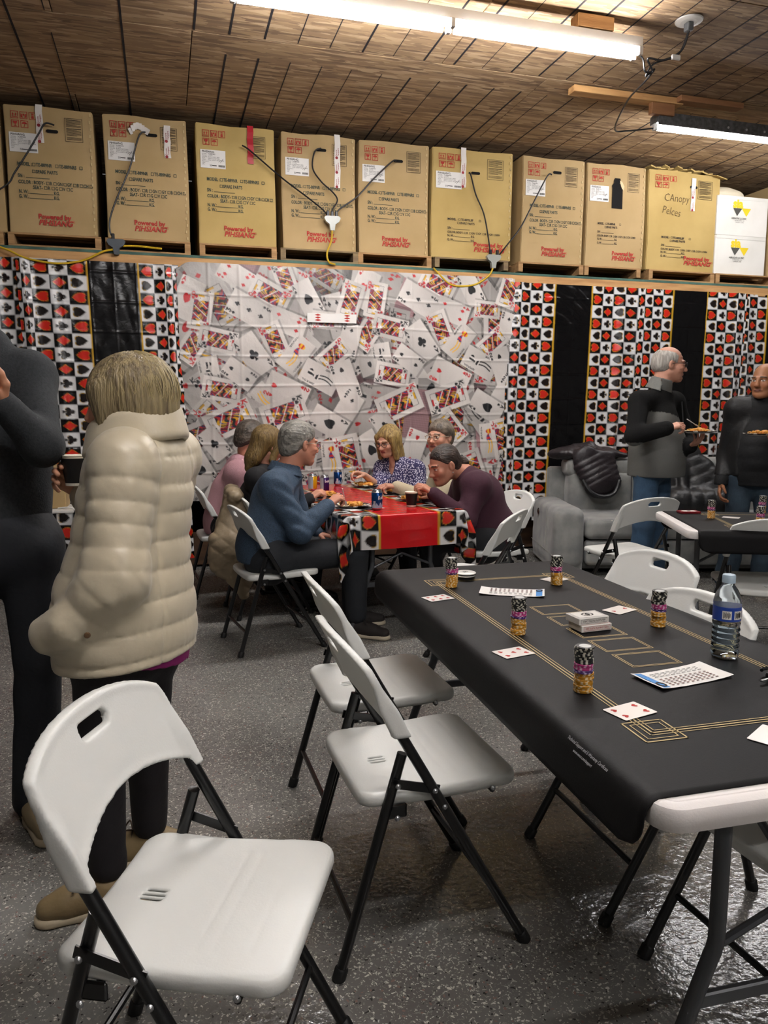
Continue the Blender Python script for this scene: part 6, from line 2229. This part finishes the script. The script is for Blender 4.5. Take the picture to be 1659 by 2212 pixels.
def glasses(root, c, B, m, scale=1.0, r=.021, full=True):
    b = MB()
    def loc(p):
        return Vector(np.array(p) * scale @ B.T + np.array(c) - np.array(root.location))
    for s in (-1, 1):
        P = [loc((s * .033 + r * 1.1 * math.cos(a), .103 - .15 * abs(r * math.cos(a) * .4), -.002 + r * .82 * math.sin(a))) for a in np.linspace(0, 2 * PI, 17)]
        b.tube(P, .0022 if full else .0014, 6, cap=False)
        b.tube([loc((s * .056, .1, .004)), loc((s * .078, .085, .006)), loc((s * .082, .02, .003)), loc((s * .08, -.012, -.006))], .002, 6)
    b.tube([loc((-.011, .104, .0)), loc((0, .108, .003)), loc((.011, .104, .0))], .002, 6)
    g = obj('glasses', b, m, root)
    for s in (-1, 1):
        q = MB()
        q.add([loc((s * .033 + r * 1.08 * math.cos(a), .102, -.002 + r * .8 * math.sin(a))) for a in np.linspace(0, 2 * PI, 17)[:-1]], [tuple(range(16))])
        obj('lens', q, mat('spectacle lens', '#ffffff', .02, trans=1.0, ior=1.05, alpha=.25), g)
    return g
def fork(wr, p0, p1, label, parent=None):
    p0, p1 = Vector(p0), Vector(p1)
    d = (p1 - p0).normalized()
    s = d.cross(Vector((0, 0, 1))).normalized()
    t = thing('plastic_fork', label, 'fork', tuple(p0))
    FM = mat('pale plastic fork', '#cfcac6', .3)
    L = (p1 - p0).length
    obj('handle', MB().tube([Vector((0, 0, 0)), d * (L - .045)], [.0035, .0025], 6), FM, t)
    obj('fork_head', MB().tube([d * (L - .048), d * (L - .035), d * (L - .025)], [.003, .009, .0095], 8, flat=.3), FM, t)
    for k in (-1.5, -.5, .5, 1.5):
        obj('tine', MB().tube([d * (L - .028) + s * k * .0045, d * L + s * k * .0045], [.0015, .001], 5), FM, t)
    return t

def person(pid, label, f, hf, tilt, tone, lip, brow, base_xy, scale=1.0, hands=(), head=True, fem=False, old=False, nose=1.0, hs=1.0, huL=(0, 0, 1)):
    j = J[pid]
    root = thing('person', label, 'person', (base_xy[0], base_xy[1], 0))
    parts = [coarse_body(j, f, tone, scale)]
    B = basis(hf, huL, tilt)
    if head:
        parts.append(head_geo(j['head'], B, j['neck'], tone, lip, brow, hs, fem, old, nose))
    for q, normal, curl, pinch in hands:
        parts.append(hand_geo(j['wr' + q], j['ha' + q], normal, -1 if q == 'L' else 1, curl, tone, j['el' + q], pinch))
    obj('body', join_geo('body', parts, root.location), SKIN, root)
    return root, j, B

# ---- woman in the cream quilted jacket
FW = unit((-.80, .60, 0))
root, j, B = person(2, 'woman seen from behind in a cream quilted jacket and dark trousers', FW, (-.93, .36, 0), .12, '#c08e72', '#a8625a', '#8a7458', (-.13, 2.1), hands=(('R', (-.15, -1, .1), .8, .1),), fem=True, hs=.93)
S = SDF((-.45, 1.76, .64), (.22, 2.62, 1.37), .005)
ch, pe = np.array(j['chest']), np.array(j['pel'])
up = np.array((0, 0, 1.))
S.cone(ch + up * .05, pe - up * .06, .146, .195, .06, (FW, .84))
S.cone(pe - up * .02, pe - up * .115, .198, .202, .04, (FW, .82))
S.cone(np.array(j['shL']) * .95 + np.array(j['shR']) * .05, np.array(j['shR']) * .95 + np.array(j['shL']) * .05, .076, .076, .06)
S.cone(np.array(j['neck']) - up * .03, ch, .075, .14, .05, (FW, .9))
pitch = .072
def body_q(X, Y, Z):
    lat = (X - ch[0]) * .6 + (Y - ch[1]) * .8
    q0 = np.abs(np.sin(PI * (Z - .06 * lat + .01 * np.sin(9 * lat)) / pitch))
    q = q0 ** .4
    pk = .0016 * np.sin(150 * lat + 5 * np.sin(40 * lat) + 60 * Z * .2) * np.exp(-q0 / .35)
    return pk + .0085 * (q - .55) * np.clip((1.27 - Z) / .05, 0, 1) + .0045 * wob(41, 7, 18, 60)(X, Y, Z * .6)
S.disp(body_q)
# back princess seams
for lt in (-.085, .10):
    def sm(X, Y, Z):
        lat = (X - ch[0]) * .6 + (Y - ch[1]) * .8
        fw = (X - ch[0]) * -.8 + (Y - ch[1]) * .6
        return -.006 * np.exp(-((lat - lt - .05 * (Z - 1.0) * (1 if lt < 0 else -1)) / .006) ** 2) * (fw < 0)
    S.disp(sm)
S.cut((0, 0, .70), (.05, 0, -1))
qp = (.056, .0055, .2)
A = SDF((-.45, 1.76, .64), (.22, 2.62, 1.37), .005)
for q, el_r in (('L', .082), ('R', .078)):
    sh, el, wr = [np.array(j[n + q]) for n in ('sh', 'el', 'wr')]
    A.cone(sh + (0, 0, .0), el, .082, .072, .03, quilt=qp)
    A.cone(el, wr, .072, .056, .06, quilt=(.055, .004, .1))
    if q == 'L':
        A.cone(wr, np.array(j['haL']), .056, .052, .02)
A.disp(lambda X, Y, Z: .005 * wob(43, 7, 20, 60)(X, Y, Z * .8) + .0035 * wob(44, 8, 50, 110)(X, Y, Z))
S.put((slice(None),) * 3, A.d, .028)
CREAM = mat('cream nylon quilt', '#bcb199', .36, spec=.5, sheen=.15, bump=(26, .14))
jk = obj('quilted_jacket', S.mesh('jacket', root.location), CREAM, root)
C = SDF((-.32, 1.9, 1.2), (.2, 2.4, 1.42), .005)
nk = np.array(j['neck'])
def coll(X, Y, Z):
    fw = (X - nk[0]) * FW[0] + (Y - nk[1]) * FW[1]
    lt = (X - nk[0]) * .6 + (Y - nk[1]) * .8
    r = np.sqrt((fw / 1.05) ** 2 + lt ** 2)
    zc = 1.275 - .25 * np.clip(fw, -1, 1)
    rr = .104 + .55 * (zc + .05 - Z) * .42
    d = np.abs(r - rr) - .014
    e = np.abs(Z - zc - .01) - .05
    h = np.maximum(.022 - np.abs(d - e), 0) / .022
    return np.maximum(np.maximum(d, e) + h * h * .022 / 4, fw - .09)
C.fn(coll)
C.disp(lambda X, Y, Z: .002 * wob(45, 5, 20, 60)(X, Y, Z))
obj('collar', C.mesh('collar', root.location), CREAM, jk)
wl = np.array(j['wrL'])
bt = MB().lathe([(0, .004), (.006, .0035), (.008, 0)], 12).xf(Matrix.Translation(Vector(wl + np.array((.045, -.06, -.01)) - np.array(root.location))) @ Matrix.Rotation(R(90), 4, 'X'))
obj('cuff_button', bt, mat('brown button', '#5d4630', .4), jk)
T = SDF((-.4, 1.8, .6), (.2, 2.4, .8), .007)
T.cone(pe - up * .05, pe - up * .19, .188, .19, .03, (FW, .80))
T.cut((-.05, 2.1, .682), (-.22, 0, -1))
T.cut((0, 0, .78), (0, 0, 1))
obj('magenta_top', T.mesh('magenta_top', root.location), mat('magenta knit', '#8a1867', .7), root)
pants(j, 'trousers', mat('black plum trousers', '#1c191c', .7, bump=(60, .15)), root, FW, (.095, .08, .06, .05), .009, .12, 5, .005)
hair(root, j['head'], B, 'bob', hair_mat('ash blonde hair', '#93835f', '#635540'), .97, 2)
st_ = MB()
rg2 = random.Random(9)
for k in range(260):
    az, t0, t1 = rg2.uniform(0, 2 * PI), rg2.uniform(.1, .9), rg2.uniform(1.5, 2.25)
    if math.cos(az) > .62:
        t1 = 1.2
    pp = []
    for q in range(9):
        th = t0 + (t1 - t0) * q / 8
        a2 = az + .12 * math.sin(3 * th + k) * th * .5
        e = 1.0 + rg2.uniform(0, .012) + .01 * (k % 7 == 0) * q / 8
        pp.append(Vector(np.array((.1 * e * math.sin(th) * math.sin(a2), -.036 + .117 * e * math.sin(th) * math.cos(a2), .018 + .113 * e * math.cos(th))) * .97 @ B.T + np.array(j['head']) - np.array(root.location)))
    st_.tube(pp, .0007, 4, cap=False)
so_ = obj('hair_strands', st_, mat('pale hair strand', '#a5946c', .4), root)
so_['kind'] = 'stuff'
TAUPE = mat('taupe shoe leather', '#83704f', .55, bump=(60, .15))
for q, toe in (('L', j['toL']), ('R', j['toR'])):
    shoe(root, j['an' + q], toe, TAUPE, mat('cream rubber sole', '#b5a78e', .6), .25, mat('brown laces', '#4a3a2c', .7))
er = MB()
ep = Vector(np.array((-.078, .0, -.055)) * .93 @ B.T + np.array(j['head']) - np.array(root.location))
er.tube(smooth_path([ep + Vector((0, 0, .022)), ep + Vector((-.004, -.003, .012)), ep], 4), .0012, 5)
er.lathe([(0, -.012), (.006, -.004), (.0045, .004), (0, .008)], 10, tuple(ep + Vector((0, 0, -.006))))
obj('earring', er, mat('silver', '#c9c9cc', .2, metal=1.0), root)
paper_cup(-.26, 2.45, 1.118, 'black paper cup held by the woman in the quilted jacket')

# ---- man in dark grey at the left edge
F1 = unit((.35, -.94, 0))
root, j, B = person(1, 'man in dark grey pullover cut off by the left edge, arm bent', F1, (.3, -.9, 0), 0, '#b07b5e', '#9a5a50', '#3a2c22', (-.51, 2.62), hands=(('L', (.2, .6, .3), 1.2, .3), ('R', (.5, 0, 0), .7, 0)))
S = top_field(j, F1, .0095, (.18, .15), .66, (.07, .06, .043), .06, shr=.075)
S.cone(np.array(j['neck']) - (0, 0, .03), np.array(j['neck']) + (0, 0, .03), .075, .07, .02)
S.cut((0, 0, .965), (.1, 0, -1))
S.disp(lambda X, Y, Z: .006 * wob(51, 6, 8, 26)(X, Y, Z))
obj('pullover', S.mesh('pullover', root.location), mat('charcoal knit', '#232527', .9, var=(120, '#2b2e31'), bump=(200, .2)), root)
pants(j, 'trousers', mat('navy black trousers', '#191c22', .75, bump=(50, .2)), root, F1, (.11, .092, .075, .064), .01, -.05, 7, .006)
for q in 'LR':
    shoe(root, j['an' + q], np.array(j['an' + q]) + F1 * .2, mat('tan shoe', '#8a7a5e', .6), mat('cream rubber sole'), .29)
hair(root, j['head'], B, 'short', hair_mat('short brown hair', '#2f251d', '#4a3c30', .45, (.3, .3, .3)), 1.0, 3)
w = Vector(np.array(j['wrL']) - np.array(root.location))
d = (Vector(j['haL']) - Vector(j['wrL'])).normalized()
ww = obj('watch', MB().tube([w - d * .035, w - d * .008], .0385, 16), BLACKP, root)
obj('watch_strap', MB().tube([w - d * .008, w + d * .004], .036, 16), mat('blue strap', '#3c87b8', .5), ww)

# ---- person in pink
FX = unit((1, -.08, 0))
root, j, B = person(3, 'person in a pink hooded top seated at the far left of the red table', FX, (.96, .2, 0), .35, '#b57a62', '#a0605a', '#4a3c30', (.45, 5.62), hands=(('R', (0, .3, -1), .8, .4), ('L', (0, -.3, -1), .8, .4)), hs=1.0)
S = top_field(j, FX, .010, (.20, .19), .85, (.078, .068, .05), .07, shr=.082, belly=.16)
S.cone(np.array(j['neck']) + (-.06, -.06, .01), np.array(j['neck']) + (-.06, .09, .01), .05, .05, .04)
S.cone(np.array(j['neck']) + (-.06, 0, .0), np.array(j['neck']) + (-.12, 0, -.06), .075, .06, .04)
S.disp(lambda X, Y, Z: .008 * wob(53, 6, 8, 24)(X, Y, Z))
S.cut((0, 0, .45), (0, 0, -1))
obj('hooded_top', S.mesh('hooded_top', root.location), mat('dusty pink knit', '#ad838a', .9, bump=(120, .2, (1, 1, 3))), root)
pants(j, 'trousers', mat('dark trousers', '#1c1d21', .8), root, FX)
hair(root, j['head'], B, 'short', hair_mat('dark grey brown hair', '#352d26', '#5a5046', .45, (.2, 1, .4)), 1.06, 4)
for q in 'LR':
    shoe(root, j['an' + q], np.array(j['an' + q]) + FX * .2, BLACKP, BLACKP, .27)

# ---- woman with long blond hair, mostly hidden
root, j, B = person(4, 'blond-haired woman half hidden behind the man in the blue shirt', FX, (.9, .35, 0), .45, '#c08a72', '#a86058', '#7d6540', (.55, 5.03), hands=(('R', (0, .2, -1), 1.0, .6), ('L', (0, -.2, -1), 1.0, .6)), fem=True, hs=.97)
S = top_field(j, FX, .013, (.165, .16), .75, (.065, .058, .042), .06)
S.cut((0, 0, .45), (0, 0, -1))
S.disp(lambda X, Y, Z: .006 * wob(55, 6, 8, 24)(X, Y, Z))
obj('black_top', S.mesh('black_top', root.location), mat('black knit', '#141316', .85), root)
pants(j, 'trousers', MATS['dark trousers'], root, FX)
hair(root, j['head'], B, 'long', hair_mat('honey blond hair', '#7d6538', '#5a4626'), .97, 6)
for q in 'LR':
    shoe(root, j['an' + q], np.array(j['an' + q]) + FX * .2, BLACKP, BLACKP, .25)

# ---- man in the blue shirt
root, j, B = person(5, 'grey-haired man in a blue patterned shirt seated and eating at the red table', FX, (.93, .32, 0), .12, '#bb8068', '#a8665c', '#8d8578', (.56, 4.33), hands=(('R', (.1, .35, -1), 1.0, .6), ('L', (0, -.1, -1), .5, 0)), old=True, hs=1.04)
S = top_field(j, FX, .009, (.175, .185), .80, (.076, .064, .045), .07, shr=.08, belly=.15, sleeve=(1, .97))
S.cone(np.array(j['pel']) + (-.03, 0, .03), np.array(j['pel']) + (-.03, 0, -.07), .185, .165, .05, (FX, .8))
nk = np.array(j['neck'])
S.cone(nk + (-.045, -.05, .012), nk + (-.045, .05, .012), .04, .04, .02)
S.cone(nk + (-.02, -.06, .0), nk + (.05, -.04, -.03), .03, .02, .02)
def bfold(X, Y, Z):
    return .010 * wob(57, 7, 10, 34)(X, Y, Z) + .004 * np.sin(70 * (X * .5 + Z) + 3 * np.sin(20 * Y)) * np.exp(-((X - .66) / .12) ** 2)
S.disp(bfold)
S.cut((0, 0, .485), (0, 0, -1))
BLUE = mat('blue print shirt', '#212e3d', .8, var=(330, '#40546a'), bump=(40, .25))
sh_ = obj('shirt', S.mesh('shirt', root.location), BLUE, root)
C = SDF(nk - .16, nk + .16, .005)
def coll5(X, Y, Z):
    x, y, z = X - nk[0] + .01, Y - nk[1], Z - nk[2]
    r = np.sqrt(x * x + y * y)
    zc = .018 - .22 * x
    return np.maximum(np.maximum(np.abs(r - (.082 + .5 * (zc + .02 - z))) - .0045, np.abs(z - zc) - .03), x - .075)
C.fn(coll5)
obj('collar', C.mesh('collar', root.location), BLUE, sh_)
pants(j, 'trousers', mat('charcoal navy trousers', '#1e2126', .75, bump=(50, .2)), root, FX, (.135, .098, .08, .062), .009, .1, 9, .006)
hair(root, j['head'], B, 'shortgrey', hair_mat('grey hair', '#938f86', '#57534d', .45, (.15, 1, .5)), 1.03, 8)
glasses(root, j['head'], B, mat('thin metal frame', '#6a5e52', .3, metal=.8), 1.04, .02, False)
DKS = mat('dark suede shoe', '#241f1d', .8)
shoe(root, j['anR'], j['toR'], DKS, mat('pale sole', '#b3a893', .6), .28, mat('dark laces', '#171413', .7))
shoe(root, j['anL'], np.array(j['anL']) + FX * .2, DKS, mat('pale sole'), .28)
w = Vector(np.array(j['wrL']) - np.array(root.location))
d = (Vector(j['haL']) - Vector(j['wrL'])).normalized()
obj('watch', MB().tube([w - d * .03, w - d * .004], .034, 14), BLACKP, root)
h = np.array(j['haR'])
fork(None, h + (.02, .03, .03), h + (.06, .1, -.085), 'pale fork held over the plate by the man in the blue shirt')

# ---- woman in the printed blouse
FL = unit((-.93, -.36, 0))
root, j, B = person(6, 'blond woman with dark glasses in a purple printed blouse at the red table', FL, (-.80, -.60, 0), .30, '#c6957c', '#a2504c', '#7a5f44', (1.88, 5.8), hands=(('R', (-.2, -.3, -.6), 1.0, .7), ('L', (0, 0, -1), .6, .2)), fem=True, hs=.98)
S = top_field(j, FL, .009, (.17, .165), .78, (.074, .068, .05), .06, sleeve=(1.0, .0), shr=.07)
nk = np.array(j['neck'])
S.ell(nk + FL * .09 + (0, 0, -.02), (.055, .055, .10), .02, sub=True)
S.disp(lambda X, Y, Z: .005 * wob(59, 6, 10, 26)(X, Y, Z))
S.cut((0, 0, .46), (0, 0, -1))
def blouse():
    m = mat('printed blouse', '#3b3568', .8)
    nt = m.node_tree
    tc, v, r = nt.nodes.new('ShaderNodeTexCoord'), nt.nodes.new('ShaderNodeTexVoronoi'), nt.nodes.new('ShaderNodeValToRGB')
    v.inputs['Scale'].default_value = 85
    v.feature = 'F1'
    r.color_ramp.interpolation = 'CONSTANT'
    r.color_ramp.elements[0].color = (*lin('#b9b4c6'), 1)
    r.color_ramp.elements[1].position = .42
    r.color_ramp.elements[1].color = (*lin('#2c2850'), 1)
    nt.links.new(tc.outputs['Object'], v.inputs['Vector'])
    nt.links.new(v.outputs['Distance'], r.inputs['Fac'])
    nt.links.new(r.outputs[0], nt.nodes['Principled BSDF'].inputs['Base Color'])
    return m
obj('blouse', S.mesh('blouse', root.location), blouse(), root)
# bare forearm of the raised arm belongs to the body
pants(j, 'trousers', MATS['dark trousers'], root, FL)
hair(root, j['head'], B, 'lob', hair_mat('streaked blond hair', '#a88d55', '#6d5631'), .97, 10)
glasses(root, j['head'], B, mat('dark glasses frame', '#1a1518', .35), .98, .0215)
h = np.array(j['haR'])
fork(None, h + (-.0, 0, -.03), h + (-.03, -.04, .1), 'clear fork raised by the woman in the printed blouse')
for q in 'LR':
    shoe(root, j['an' + q], np.array(j['an' + q]) + FL * .2, BLACKP, BLACKP, .25)

# ---- person in the cream knit
root, j, B = person(7, 'short-haired person with pale glasses in a cream knit behind the woman in maroon', FL, (-.80, -.60, 0), .02, '#bd8a72', '#a0665c', '#6d5f50', (2.08, 5.2), hands=(('L', (-.2, .2, -1), .9, .5), ('R', (0, -.2, -1), .9, .4)), fem=True, hs=1.0)
S = top_field(j, FL, .011, (.17, .17), .78, (.07, .06, .045), .06)
S.cone(np.array(j['neck']) - (0, 0, .03), np.array(j['neck']) + (0, 0, .0), .085, .075, .03)
S.cut((0, 0, .46), (0, 0, -1))
S.disp(lambda X, Y, Z: .005 * wob(61, 6, 9, 26)(X, Y, Z))
obj('knit_top', S.mesh('knit_top', root.location), mat('cream knit', '#b9ad92', .85, bump=(110, .45, (3, 3, 1))), root)
pants(j, 'trousers', MATS['dark trousers'], root, FL)
hair(root, j['head'], B, 'crop', hair_mat('grey brown short hair', '#74685a', '#433a31', .45, (.4, .4, .2)), 1.0, 12)
glasses(root, j['head'], B, mat('clear amber frame', '#b0a08a', .3), 1.0, .0215)
h = np.array(j['haL'])
fork(None, h + (.02, .0, .04), h + (-.005, -.01, -.05), 'pale fork held by the person in the cream knit')
for q in 'LR':
    shoe(root, j['an' + q], np.array(j['an' + q]) + FL * .2, BLACKP, BLACKP, .25)

# ---- woman in maroon
FM_ = unit((-1, -.08, 0))
root, j, B = person(8, 'dark-haired woman in a maroon sweater bending over her plate', FM_, (-.97, -.22, 0), .36, '#b57c64', '#9a564e', '#3a2a22', (2.03, 4.58), hands=(('L', (-.3, .3, -.5), 1.1, .6), ('R', (-.3, -.3, -.5), 1.1, .6)), fem=True, hs=1.02)
S = top_field(j, FM_, .010, (.19, .195), .85, (.08, .068, .046), .07, shr=.085, belly=.15)
S.cone(np.array(j['pel']) + (.03, 0, .02), np.array(j['pel']) + (.02, 0, -.06), .195, .18, .05)
S.disp(lambda X, Y, Z: .006 * wob(63, 6, 8, 24)(X, Y, Z))
S.cut((0, 0, .47), (0, 0, -1))
obj('sweater', S.mesh('sweater', root.location), mat('maroon knit', '#381726', .85, bump=(90, .15)), root)
pants(j, 'trousers', MATS['dark trousers'], root, FM_, (.14, .1, .075, .06))
hair(root, j['head'], B, 'pony', hair_mat('dark brown hair', '#1d1613', '#40332b', .4, (.12, 1, .6)), 1.02, 14)
ep = Vector(np.array((-.084, .0, -.05)) @ B.T + np.array(j['head']) - np.array(root.location))
ep2 = Vector(np.array((.084, .0, -.05)) @ B.T + np.array(j['head']) - np.array(root.location))
obj('earring', MB().lathe([(0, -.005), (.005, 0), (0, .005)], 8, tuple(ep)).lathe([(0, -.005), (.005, 0), (0, .005)], 8, tuple(ep2)), mat('silver'), root)
for q in 'LR':
    shoe(root, j['an' + q], np.array(j['an' + q]) + FM_ * .2, BLACKP, BLACKP, .25)

# ---- standing man in fleece
F9 = unit((.80, -.60, 0))
root, j, B = person(9, 'white-haired man with glasses in a grey and black fleece jacket standing with a plate', F9, (.93, -.37, 0), .08, '#bd8a74', '#a0605a', '#8d847a', (3.49, 4.87), hands=(('R', (.4, .3, -.7), 1.0, .7), ('L', (-.1, .2, .9), .5, .0)), old=True, nose=1.1, hs=1.06)
S = top_field(j, F9, .0092, (.205, .215), .76, (.072, .064, .048), .06, shr=.074, belly=.15)
S.cone(np.array(j['pel']) + (0, 0, .08), np.array(j['pel']) - (0, 0, .10), .215, .212, .05, (F9, .95))
nk = np.array(j['neck'])
S.disp(lambda X, Y, Z: .008 * wob(65, 7, 9, 28)(X, Y, Z))
S.cut((0, 0, .855), (0, 0, -1))
GR, BK = np.array(lin('#62625f')), np.array(lin('#141414'))
shR, elR, wrR, shL, elL, wrL = [np.array(j[k]) for k in ('shR', 'elR', 'wrR', 'shL', 'elL', 'wrL')]
def segd(V, a, b):
    u = b - a
    t = np.clip(((V - a) @ u) / (u @ u), 0, 1)
    return np.linalg.norm(V - a - t[:, None] * u, axis=1)
def fleece(V):
    col = np.repeat(GR[None], len(V), 0)
    yoke = V[:, 2] > 1.30 + .03 * np.sin(8 * V[:, 0])
    arm = np.minimum(np.minimum(segd(V, shR, elR), segd(V, elR, wrR)), np.minimum(segd(V, shL, elL), segd(V, elL, wrL))) < .078
    rel = V - np.array(j['chest'])
    col[yoke | arm] = BK
    und = (segd(V, elR, wrR) < .09) & (V[:, 2] < elR[2] - .045 + .0 * V[:, 0])
    col[und] = GR
    return col
FLE = mat('fleece', '#ffffff', .95, vcol=True, spec=.2, bump=(150, .25))
fj = obj('fleece_jacket', S.mesh('fleece_jacket', root.location, fleece), FLE, root)
C = SDF(nk - .17, nk + .17, .006)
def coll9(X, Y, Z):
    x, y, z = X - nk[0], Y - nk[1], Z - nk[2]
    fw = x * F9[0] + y * F9[1]
    r = np.sqrt(x * x + y * y)
    zc = .055 - .30 * np.clip(fw, -.2, .2)
    return np.maximum(np.maximum(np.abs(r - (.082 + .45 * (z - zc) * (fw > 0) + .5 * (zc - z) * (fw <= 0))) - .009, np.abs(z - zc) - .048), fw - .075)
C.fn(coll9)
obj('collar', C.mesh('collar', root.location), mat('grey fleece collar', '#70716d', .95, bump=(150, .25)), fj)
zp = MB()
F9r = np.array((F9[1], -F9[0], 0))
pts = []
for z in np.linspace(1.40, .87, 9):
    pts.append(Vector(np.array(j['chest']) * (1, 1, 0) + np.array((0, 0, z)) + F9 * (.158 + .025 * math.sin((1.4 - z) * 5)) - np.array(root.location)))
zp.tube(pts, .006, 6)
obj('zipper', zp, BLACKP, fj)
zq = MB()
c0 = np.array(j['pel']) + F9r * .13 + F9 * .1
zq.tube([Vector(c0 + (0, 0, .20) - np.array(root.location)), Vector(c0 + (0, 0, .02) - np.array(root.location))], .005, 6)
obj('pocket_zip', zq, BLACKP, fj)
JEAN = mat('blue denim', '#2c4258', .85, var=(9, '#3a5570'), bump=(140, .25))
pants(j, 'jeans', JEAN, root, F9, (.10, .092, .078, .07), .011, -.02, 11, .006, .008)
hair(root, j['head'], B, 'fringe', hair_mat('white hair', '#b5b0a8', '#8d8880'), 1.06, 16)
glasses(root, j['head'], B, mat('grey metal frame', '#4a4a4c', .3, metal=.8), 1.06, .0195)
for q in 'LR':
    shoe(root, j['an' + q], np.array(j['an' + q]) + F9 * .2, DKS, mat('pale sole'), .29)
pl = plate(3.585, 4.5, 1.178, 'paper plate of food held by the man in fleece', 21)
pl.scale = (1.05, 1.05, 1.05)
h = np.array(j['haR'])
fork(None, h + (.02, -.01, .03), (3.555, 4.47, 1.225), 'pale fork in the hand of the man in fleece')

# ---- bald man in black
F10 = unit((-.62, -.78, 0))
root, j, B = person(10, 'bald man in a black hooded jacket and jeans at the right edge holding a plate', F10, (-.93, -.37, 0), .02, '#9a6848', '#8a5a4e', '#2d221c', (4.18, 4.62), hands=(('R', (.5, -.5, -.1), .6, .1), ('L', (0, 0, 1), .5, 0)), nose=1.25, hs=1.06)
S = top_field(j, F10, .0098, (.20, .195), .70, (.075, .066, .05), .06, shr=.08, belly=.16)
S.cone(np.array(j['pel']) + (0, 0, .1), np.array(j['pel']) - (0, 0, .10), .20, .195, .05, (F10, .75))
S.cone(np.array(j['neck']) - (0, 0, .04), np.array(j['neck']) + (0, 0, .005), .10, .085, .04)
S.disp(lambda X, Y, Z: .006 * wob(67, 6, 9, 24)(X, Y, Z) + .004 * np.abs(np.sin(PI * Z / .09)) * ((X - 4.2) * F10[0] + (Y - 4.6) * F10[1] > .05))
S.cut((0, 0, .79), (0, 0, -1))
oj = obj('puffer_vest', S.mesh('puffer_vest', root.location), mat('black quilted vest', '#0f1012', .8, bump=(50, .2)), root)
S = top_field(j, F10, .0098, (.215, .21), .74, (.084, .074, .054), .06, shr=.09)
S.cone(np.array(j['pel']) + (0, 0, .1), np.array(j['pel']) - (0, 0, .06), .215, .21, .05, (F10, .78))
c10 = np.array(j['chest'])
S.ell(c10 + F10 * .20 + (0, 0, -.2), (.16, .16, .6), .03, sub=True)
S.disp(lambda X, Y, Z: .006 * wob(69, 6, 9, 28)(X, Y, Z))
S.cut((0, 0, .86), (0, 0, -1))
obj('jacket', S.mesh('jacket', root.location), mat('black leather jacket', '#0c0c0d', .6, bump=(45, .25)), root)
S = SDF(np.array(j['neck']) - .2, np.array(j['neck']) + .2, .008)
S.cone(np.array(j['neck']) + F10r if False else np.array(j['neck']) + np.array((-.07, .07, -.0)), np.array(j['neck']) + np.array((.09, -.05, -.0)), .05, .05, .03)
S.disp(lambda X, Y, Z: .005 * wob(70, 6, 14, 30)(X, Y, Z))
obj('hood', S.mesh('hood', root.location), mat('black knit'), root)
pants(j, 'jeans', mat('dark blue denim', '#26333f', .85, var=(9, '#32424f'), bump=(140, .25)), root, F10, (.108, .095, .08, .07), .011, -.02, 13, .006, .01)
for q in 'LR':
    shoe(root, j['an' + q], np.array(j['an' + q]) + F10 * .2, DKS, mat('pale sole'), .29)
plate(3.92, 4.3, 1.165, 'paper plate of food held by the bald man', 23)
